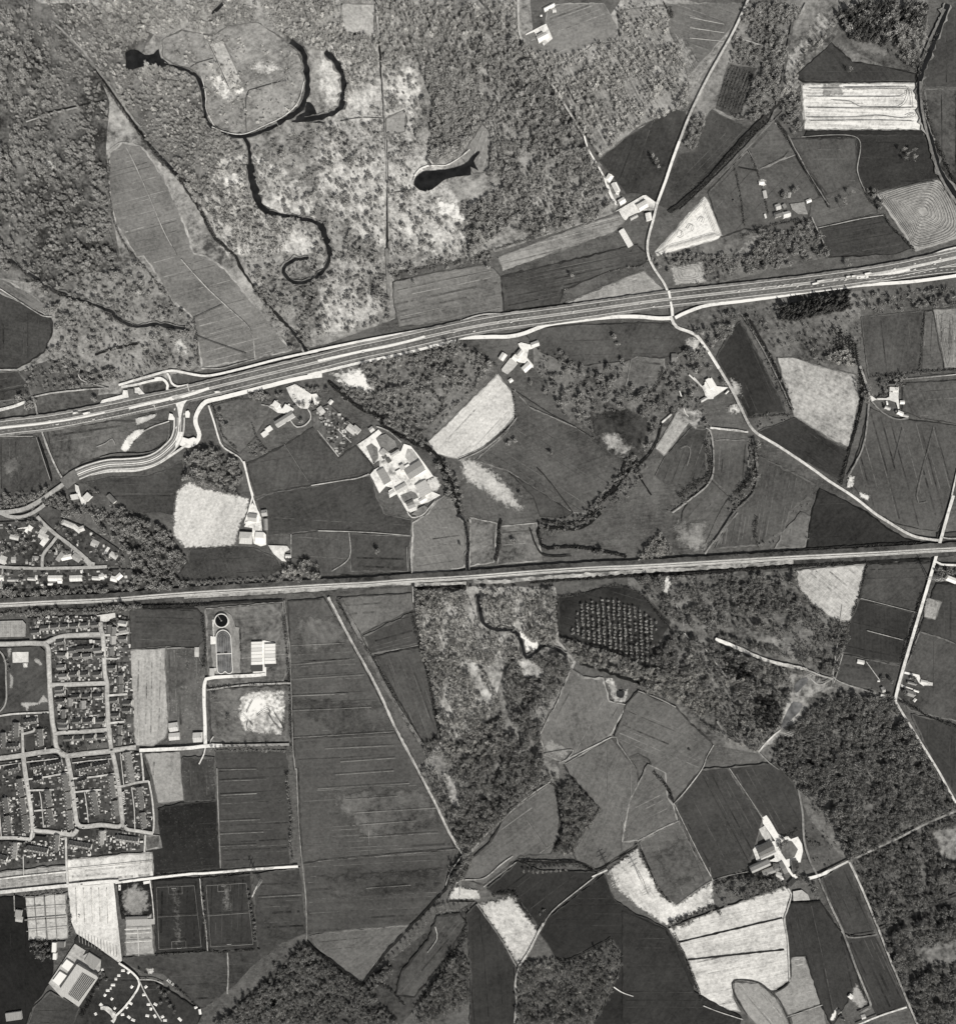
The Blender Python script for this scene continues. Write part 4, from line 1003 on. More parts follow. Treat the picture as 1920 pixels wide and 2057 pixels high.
marking('u 540,215 700,180 1000,95', 2.5, .3); marking('v 1100,345 1300,330 1500,300 1700,275 1900,258', 5.6, .8, 215)
marking('v 1100,345 1300,330 1500,300 1700,275 1900,258', 0, .7, 215, dash=(4, 6)); marking('v 1100,345 1300,330 1500,300 1700,275 1900,258', -5.6, .9, 210)
marking('D 300,985 620,950 900,890', 0, .6, 200, dash=(2, 3))
for x0 in (905, 1285): marking([(150+x0/5.624, 740+(395 if x0 < 1000 else 190)/5.624), (150+(x0+25)/5.624, 740+(470 if x0 < 1000 else 268)/5.624)], 0, 1.2)
lane('road', 'v226 c.12', 4.5, 'F 178,205 183,232 187,250', rag=.2)
lane('road', 'v222 c.12', 4.2, 'F 189,268 195,300 200,352', rag=.1)
# railway
RL = 'G -60,537 0,535 300,520 640,505 1000,477 1250,460 1550,443 1856,425 H 0,430 300,410 540,392 860,374 1280,342 1600,322 1856,312 I 0,318 440,287 860,262 1340,238 1740,215 1900,208'
lane('railway_embankment', 'v84 c.35 w.4', 26, RL, rag=.15)
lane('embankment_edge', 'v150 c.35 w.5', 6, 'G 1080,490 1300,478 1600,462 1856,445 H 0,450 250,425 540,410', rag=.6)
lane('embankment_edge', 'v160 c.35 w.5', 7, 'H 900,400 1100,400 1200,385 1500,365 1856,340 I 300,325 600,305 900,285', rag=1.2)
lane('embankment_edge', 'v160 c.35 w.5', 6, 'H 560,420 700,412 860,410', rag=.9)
lane('ballast', 'v135 c.2', 8.6, RL, rag=.05)
for o in (2.1, -2.1): lane('track_bed', 'v205 c.12', 1.5, RL, off=o, rag=.1)
lane('cess_path', 'v190 c.2', 1.2, RL, off=-4.4, rag=.5)
for o in (2.9, 1.3, -1.3, -2.9):
    pts = offset(smooth([M(p) for p in P(RL)], 20), o*PX); r = link('rail', strip_mesh('rail', pts, .16, nz()+.02, flat_mat(150, 'steel', .4), 0)); tag(r, kind='structure')
ZTOP = nz()
# sports lines
def linework(segs, w, v=170):
    vs = []; fs = []; z = nz()
    for s in segs:
        q = [M(p) for p in P(s)]
        for a, b in zip(q, q[1:]):
            L = math.hypot(b[0]-a[0], b[1]-a[1]) or 1; nx, ny = -(b[1]-a[1])/L*w/2, (b[0]-a[0])/L*w/2; k = len(vs)
            vs += [(a[0]+nx, a[1]+ny, z), (a[0]-nx, a[1]-ny, z), (b[0]-nx, b[1]-ny, z), (b[0]+nx, b[1]+ny, z)]; fs.append((k, k+1, k+2, k+3))
    return tag(link('pitch_marking', mesh('pitch_marking', vs, fs, ground_mat(f'v{v} c.3'))), kind='structure')
linework(['J 920,690 1140,680 1180,1035 935,1050 920,690', 'J 925,862 1160,850', 'J 990,688 992,730 1070,727 1068,684', 'J 1010,1045 1008,1005 1090,1000 1092,1040'], .55, 128)
linework(['J 1208,680 1440,665 1480,1020 1235,1035 1208,680', 'J 1215,855 1455,838', 'J 1275,676 1277,715 1350,710 1348,671'], .55, 128)
linework(['J 735,935 885,928', 'J 812,935 818,1088', 'J 735,1010 892,1000', 'J 737,960 888,952'], .9, 205)
linework(['J 155,880 395,862', 'J 268,745 285,998'], 2.2, 110); linework(['J 210,748 228,998', 'J 328,738 342,995', 'J 153,815 393,800', 'J 165,945 400,925'], 1.1, 135)
for i in range(13): linework([f'J {470+i*18},{950+i*7} {474+i*18},{1010+i*7}'], .8, 165)
for i in range(5): linework([f'J {450+i*45},700 {458+i*45},900'], 1.4, 190)

# ------------------------------------------------------------ buildings
AUTO = []        # (object, adjective phrase, noun, photo pixel, category) labelled at the end
def gable_wall(L, Wd, h, rise):
    m = MB(); x, y = L/2-.25, Wd/2-.25; k = 0
    m.v = [(-x,-y,0),(x,-y,0),(x,y,0),(-x,y,0),(-x,-y,h),(x,-y,h),(x,y,h),(-x,y,h),(-x,0,h+rise),(x,0,h+rise)]
    m.f = [(0,1,5,4),(2,3,7,6),(1,2,6,9,5),(3,0,4,8,7),(3,2,1,0)]; return m
def gable_roof(L, Wd, h, rise, hip=0.0):
    m = MB(); x, y = L/2+.25, Wd/2+.3; t = .22; e = h-.12; r = h+rise+.12; xr = x-hip
    m.v = [(-x,-y,e),(x,-y,e),(xr,0,r),(-xr,0,r),(x,y,e),(-x,y,e),(-x,-y,e-t),(x,-y,e-t),(x,y,e-t),(-x,y,e-t),(xr,0,r-t),(-xr,0,r-t)]
    m.f = [(0,1,2,3),(3,2,4,5),(0,6,7,1),(4,8,9,5),(6,11,10,7),(11,9,8,10)]
    m.f += [(1,4,2),(0,3,5),(1,7,8,4),(5,9,6,0)] if hip else [(1,7,10,2),(2,10,8,4),(3,11,6,0),(5,9,11,3)]
    return m
MC = {}; BLD = []
def cached(key, fn):
    if key not in MC: MC[key] = fn()
    return MC[key]
def building(name, px, L, Wd, ang, h, rise, rv, wv=200, hip=0, chim=0, corr=0, ground=0, flat=False):
    """L, Wd in metres; px = photo pixel of the roof centre"""
    L = round(L*2)/2; Wd = round(Wd*2)/2; x, y = M(px, h+rise*.6)
    root = link(name, None, loc=(x, y, ground), rz=R(ang)); key = (L, Wd, h, rise); BLD.append((x, y, max(L, Wd)*.5+2))
    if flat:
        link('wall', cached(('fw', key, wv), lambda: MB().box(-L/2, L/2, -Wd/2, Wd/2, 0, h).me('wall', flat_mat(wv, 'rendered_wall'))), root)
        rf = link('roof', cached(('fr', key, rv), lambda: MB().box(-L/2-.2, L/2+.2, -Wd/2-.2, Wd/2+.2, h+.003, h+.35).me('roof', roof_mat(rv, corr))), root)
    else:
        link('wall', cached(('w', key, wv), lambda: gable_wall(L, Wd, h, rise).me('wall', flat_mat(wv, 'rendered_wall'))), root)
        rf = link('roof', cached(('r', key, rv, hip, corr), lambda: gable_roof(L, Wd, h, rise, hip).me('roof', roof_mat(rv, corr))), root)
    if chim:
        rr = h+rise
        link('chimney', cached(('c', rr, L), lambda: (lambda m: m.box(L/2-1.1, L/2-.2, -.5, .5, rr-1.0, rr+1.1).box(L/2-1.2, L/2-.1, -.6, .6, rr+1.103, rr+1.25))(MB()).me('chimney', flat_mat(205, 'chimney_brick'))), rf)
    dw = 1.0 if h > 4.4 and L < 14 else 3.6
    link('door', cached(('d', L, Wd, h), lambda: MB().box(-dw/2, dw/2, -Wd/2+.2, -Wd/2+.29-.0, .02, 2.1 if dw < 2 else min(3.4, h-.3)).me('door', flat_mat(90, 'painted_door'))), root)
    return root
def S(tile, x, y): T = TILE[tile]; return (T[0]+x/T[2], T[1]+y/T[2])
# terraces: tile|x0,y0|x1,y1|units|width px of the tile|roof tone|front wall tone|where
ORD = 'first second third fourth fifth sixth seventh eighth ninth tenth eleventh twelfth thirteenth fourteenth fifteenth sixteenth seventeenth eighteenth nineteenth twentieth twenty-first twenty-second'.split()
def terrace(tile, a, b, n, wd, rv, wv, where):
    s = TILE[tile][2]; a = tuple(map(float, a.split(','))); b = tuple(map(float, b.split(','))); n = int(n)
    A = S(tile, *a); Bq = S(tile, *b); L = math.hypot(Bq[0]-A[0], Bq[1]-A[1])*PX; ang = math.degrees(math.atan2(-(Bq[1]-A[1]), Bq[0]-A[0]))
    vert = abs(A[1]-Bq[1]) > abs(A[0]-Bq[0]); end = 'north' if vert else 'west'
    for i in range(n):
        t = (i+.5)/n; p = (A[0]+(Bq[0]-A[0])*t, A[1]+(Bq[1]-A[1])*t); L1 = L/n
        Lr = math.floor(L1*2)/2
        o = building('terraced_house', p, Lr, float(wd)/s*PX, ang, 5.4, 3.0, float(rv)+14, 245, chim=1)
        o.scale.x = L1/Lr*(1-7.2/HC)*.997
        tag(o, f'{ORD[i]} house from the {end} in the {where}', 'house', 'terraced houses of the estate')
rows("""
c|1470,70|1530,425|10|74|112|225|long terrace west of the pale ploughed corner
c|735,330|765,515|5|68|96|225|upper terrace right of the first garage court
c|770,540|790,725|5|68|98|225|middle terrace below the first garage court
c|790,755|812,965|6|68|96|225|lower terrace above the bottom street bend
c|538,520|568,705|5|62|92|225|upper terrace behind the first long lawn
c|560,735|592,915|5|62|92|225|lower terrace behind the first long lawn
c|1072,535|1115,800|7|66|92|225|terrace behind the parked cars of the middle street
c|1278,345|1312,600|7|66|95|225|terrace right of the second garage court
c|1325,640|1350,810|4|66|95|225|short terrace at the foot of the east street
c|1608,480|1645,725|7|68|92|225|terrace behind the east parking bays
c|1648,780|1672,955|5|60|95|225|terrace at the southeast corner of the estate
c|208,385|245,585|5|66|88|225|terrace right of the westmost garage court
c|240,610|270,790|5|66|88|225|middle terrace of the west street
c|268,812|300,985|5|66|88|225|lower terrace of the west street
c|44,605|68,775|5|60|84|220|upper terrace at the west edge of the estate
c|66,820|95,985|5|60|84|220|lower terrace at the west edge of the estate
c|350,248|515,212|5|62|70|225|row under the first grass verge strip
c|540,218|715,180|5|62|70|225|row left of the pale corner house yard
c|875,268|1058,228|5|60|70|225|west row under the middle grass verge strip
c|1078,235|1262,190|5|60|70|225|east row under the middle grass verge strip
c|50,275|215,240|4|60|66|215|row under the westmost grass verge strip
c|385,400|492,378|3|52|72|225|small row on the first green island
c|905,408|1015,380|3|52|72|225|small row on the second green island
d|1345,255|1610,290|7|62|112|235|row right of the southern footpath
d|805,322|1060,365|7|62|105|235|row beside the southern square lawn
d|305,378|550,420|7|62|105|235|row south of the western square lawn
d|-30,480|75,510|3|62|95|230|row cut by the left picture edge
d|1178,175|1170,335|4|58|135|235|upright terrace between two southern rows
d|655,225|640,410|5|66|92|220|upright terrace west of the southern footpath
d|165,315|150,490|5|60|115|225|upright terrace with the pale roof in the southwest
b|535,590|550,820|5|82|92|225|terrace right of the central green square
b|205,500|200,700|5|90|88|225|terrace left of the small parking court
b|325,490|510,470|4|74|92|225|row north of the small parking court
b|85,828|262,818|4|72|88|225|row beside the main street in the west
b|30,640|40,840|4|70|84|225|terrace nearest the left edge above the main street
""", terrace)
# pairs of semi-detached houses: tile x,y,L,W angle roof
def pair(tile, lst, rv, L, Wd, ang=4, wv=248):
    s = TILE[tile][2]
    for q in lst.split():
        f = list(map(float, q.split(','))); a = f[2] if len(f) > 2 else ang; r0 = f[3] if len(f) > 3 else rv
        o = building('semi_detached_house', S(tile, f[0], f[1]), L/s*PX, Wd/s*PX, a, 5.2, 3.0, r0+18, wv, chim=1)
        AUTO.append((o, {0: 'grey', 1: 'dark'}[int(r0 < 88)]+'-roofed', 'pair of houses', S(tile, f[0], f[1]), 'house', 'semi-detached houses of the estate'))
pair('a', '490,350 615,290 755,278 885,270 1025,262 1165,250 1310,245', 92, 112, 70)
pair('a', '1010,930 1165,930 1340,930 830,480,8 1000,600,5 1115,575,5 1225,570,5 1350,600,5,120 850,665,-2,105 840,830,4,120 870,960,4,140 1200,680,4,105 1060,680 1380,665', 84, 112, 72)
pair('a', '820,1140,4 1530,610,90,105 1540,840,2 1655,1000,88 1655,1130,88 1555,455,88,150 1500,300,88 1690,225,-8,190 1690,440,0,90 1560,330,80,100 1700,320,10,120', 86, 112, 74)
pair('b', '1040,140 1190,135 1350,128 835,200,4 830,90,4,115 865,375,88 1060,480 1215,478 1388,478 860,490,-4 940,720 1080,715 1240,705 1400,695 870,560,0,110', 84, 118, 66)
pair('b', '1570,190 1590,400 1640,590,86 1640,750,86 1745,330,0 1755,230,0,80 960,210,88,120 1140,250,88,140', 88, 112, 70)
PV = []; PF = []
def plot(cx, cy, ang, x0, x1, y0, y1):
    c, s_ = math.cos(ang), math.sin(ang); k = len(PV)
    PV.extend((cx+x*c-y*s_, cy+x*s_+y*c, ZG) for x, y in ((x0, y0), (x1, y0), (x1, y1), (x0, y1))); PF.append((k, k+1, k+2, k+3))
for o in [o for o in bpy.data.objects if o.name.startswith(('terraced_house', 'semi_detached_house'))]:
    semi = o.name.startswith('semi'); wl_ = [c for c in o.children if c.name.startswith('wall')][0].data.vertices; w_ = max(v.co.x for v in wl_)*2+.5
    d_ = max(v.co.y for v in wl_)+.3; n_ = 2 if semi else 1
    for i in range(n_):
        a0 = -w_/2+w_/n_*i+.35; a1 = a0+w_/n_-.7
        for sg in (1, -1):
            y_ = d_
            for dep in ((random.uniform(1.5, 3), random.uniform(2.5, 4.5)) if not semi else (random.uniform(2, 4), random.uniform(3, 5))):
                sp_ = random.uniform(.3, .7); xm = a0+(a1-a0)*sp_
                plot(o.location.x, o.location.y, o.rotation_euler.z, a0, xm-.15, *sorted((sg*(y_+.2), sg*(y_+dep)))); plot(o.location.x, o.location.y, o.rotation_euler.z, xm+.15, a1, *sorted((sg*(y_+.2), sg*(y_+dep)))); y_ += dep
    if semi: plot(o.location.x, o.location.y, o.rotation_euler.z, w_/2+.3, w_/2+3.0, -d_-2, d_+1.5)
def patches(s, n, z_dummy=0):
    poly = [M(p) for p in P(s)]; A = np.array(poly); (x0, y0), (x1, y1) = A.min(0), A.max(0); rng = np.random.default_rng(n); k_ = 0
    while k_ < n:
        x, y = rng.uniform(x0, x1), rng.uniform(y0, y1)
        if not inside(poly, np.array([x]), np.array([y]))[0]: continue
        k_ += 1; w_, h_ = rng.uniform(2, 6), rng.uniform(1.5, 5); k = len(PV); c_, s_ = math.cos(.06), math.sin(.06)
        PV.extend((x+a*c_-b*s_, y+a*s_+b*c_, ZG-.003-.000004*k_) for a, b in ((-w_/2, -h_/2), (w_/2, -h_/2), (w_/2, h_/2), (-w_/2, h_/2))); PF.append((k, k+1, k+2, k+3))
patches('a 720,450 1420,455 1440,1000 750,1035', 230); patches('b 765,10 1490,10 1500,560 830,590', 230); patches('a 430,120 1400,130 1390,330 440,330', 200); patches('a 1440,210 1800,200 1840,1237 1500,1100', 230)
patches('b 1510,110 1850,200 1860,820 1590,840', 120); patches('c 350,170 640,120 790,200 890,900 440,940', 200); patches('c 860,200 1330,140 1420,880 960,860', 200); patches('c 1440,90 1640,70 1790,900 1500,930', 170)
patches('c 0,220 270,200 370,1030 0,1060', 160); patches('d 0,300 1640,190 1630,370 790,480 0,600', 320); patches('i 1090,580 1370,450 1700,770 1840,900 1710,1090 1520,1320', 150)
patches('g 0,210 550,200 740,390 590,640 580,790 0,780', 90); patches('g 800,350 1200,290 1680,620 1640,790 1200,680', 60); patches('g 20,860 1800,860 1780,1040 20,1090', 100); patches('g 830,440 1170,700 1120,790 650,790', 50)
B = NB('garden_ground'); geo = B.n('ShaderNodeNewGeometry'); ri = geo.outputs['Random Per Island']; cr = B.n('ShaderNodeValToRGB'); cr.color_ramp.interpolation = 'CONSTANT'
for p_, v_ in ((0, 48), (.3, 70), (.5, 95), (.62, 130), (.74, 175), (.88, 215)):
    e_ = cr.color_ramp.elements.new(p_) if p_ else cr.color_ramp.elements[0]; e_.color = tuple(lin(v_)*KA*t for t in TINT)+(1,)
cr.color_ramp.elements[-1].color = tuple(lin(225)*KA*t for t in TINT)+(1,)
B.l(ri, cr.inputs[0]); B.l(cr.outputs[0], B.b.inputs['Base Color']); tag(link('garden_plots', mesh('garden_plots', PV, PF, B.m)), kind='structure')
# garden sheds behind the houses
shed_me = None
def shed(px, v, ang=0, L=4, Wd=2.6, grp='garden sheds and garages'):
    o = building('shed', px, L, Wd, ang, 2.2, .5, v, 180); AUTO.append((o, 'small white' if v > 190 else 'small grey' if v > 110 else 'small dark', 'shed', px, 'shed', grp)); return o
for tl, lst in (('a', '680,145,240 740,130,215 935,130,225 980,200,245 1060,130,240 1110,170,235 1280,195,225 830,170,190 560,180,180 1270,140,220 1520,230,230 1660,120,235 1735,300,225 1790,545,235 1570,290,200 1120,670,245 965,535,240 1360,505,250 970,685,225 980,880,235 1100,820,215 1265,790,215 1385,800,200 1640,380,215 1640,700,225 1760,1050,210 1720,940,240'),
                ('b', '845,250,230 1025,210,235 1145,205,225 1270,205,235 1420,200,235 1015,380,200 1185,380,245 1320,390,210 1450,380,215 1565,260,225 1635,290,205 1780,650,235 1700,650,215 1810,740,220 930,480,240 925,190,220 1780,190,210 400,560,240 340,570,235 465,560,215 590,770,230 620,680,190'),
                ('c', '1600,90,240 1585,170,225 1600,230,215 1620,270,230 640,265,230 400,290,220 930,300,220 960,305,230 1180,360,225 690,360,200 830,530,210 730,770,240 1740,770,245 1770,840,240 1700,490,230 1730,560,215 1690,690,225 630,560,225 650,800,225 1150,560,230 1170,640,215 1230,760,225 1740,890,225 120,620,215 130,730,210 220,640,210 140,840,215 330,650,220'),
                ('d', '750,260,235 700,430,240 460,485,240 230,320,200 690,330,215 1230,190,225 1260,230,230 1290,280,215 1480,340,235 1650,295,230 1560,380,225 1060,430,240 870,410,215 960,420,200 1400,360,210')):
    for q in lst.split():
        x_, y_, v_ = map(float, q.split(',')); px_ = S(tl, x_, y_); shed(px_, v_, random.choice((4, 86, 4, 95)), random.choice((3.5, 4, 5, 6)), random.choice((2.5, 3)))
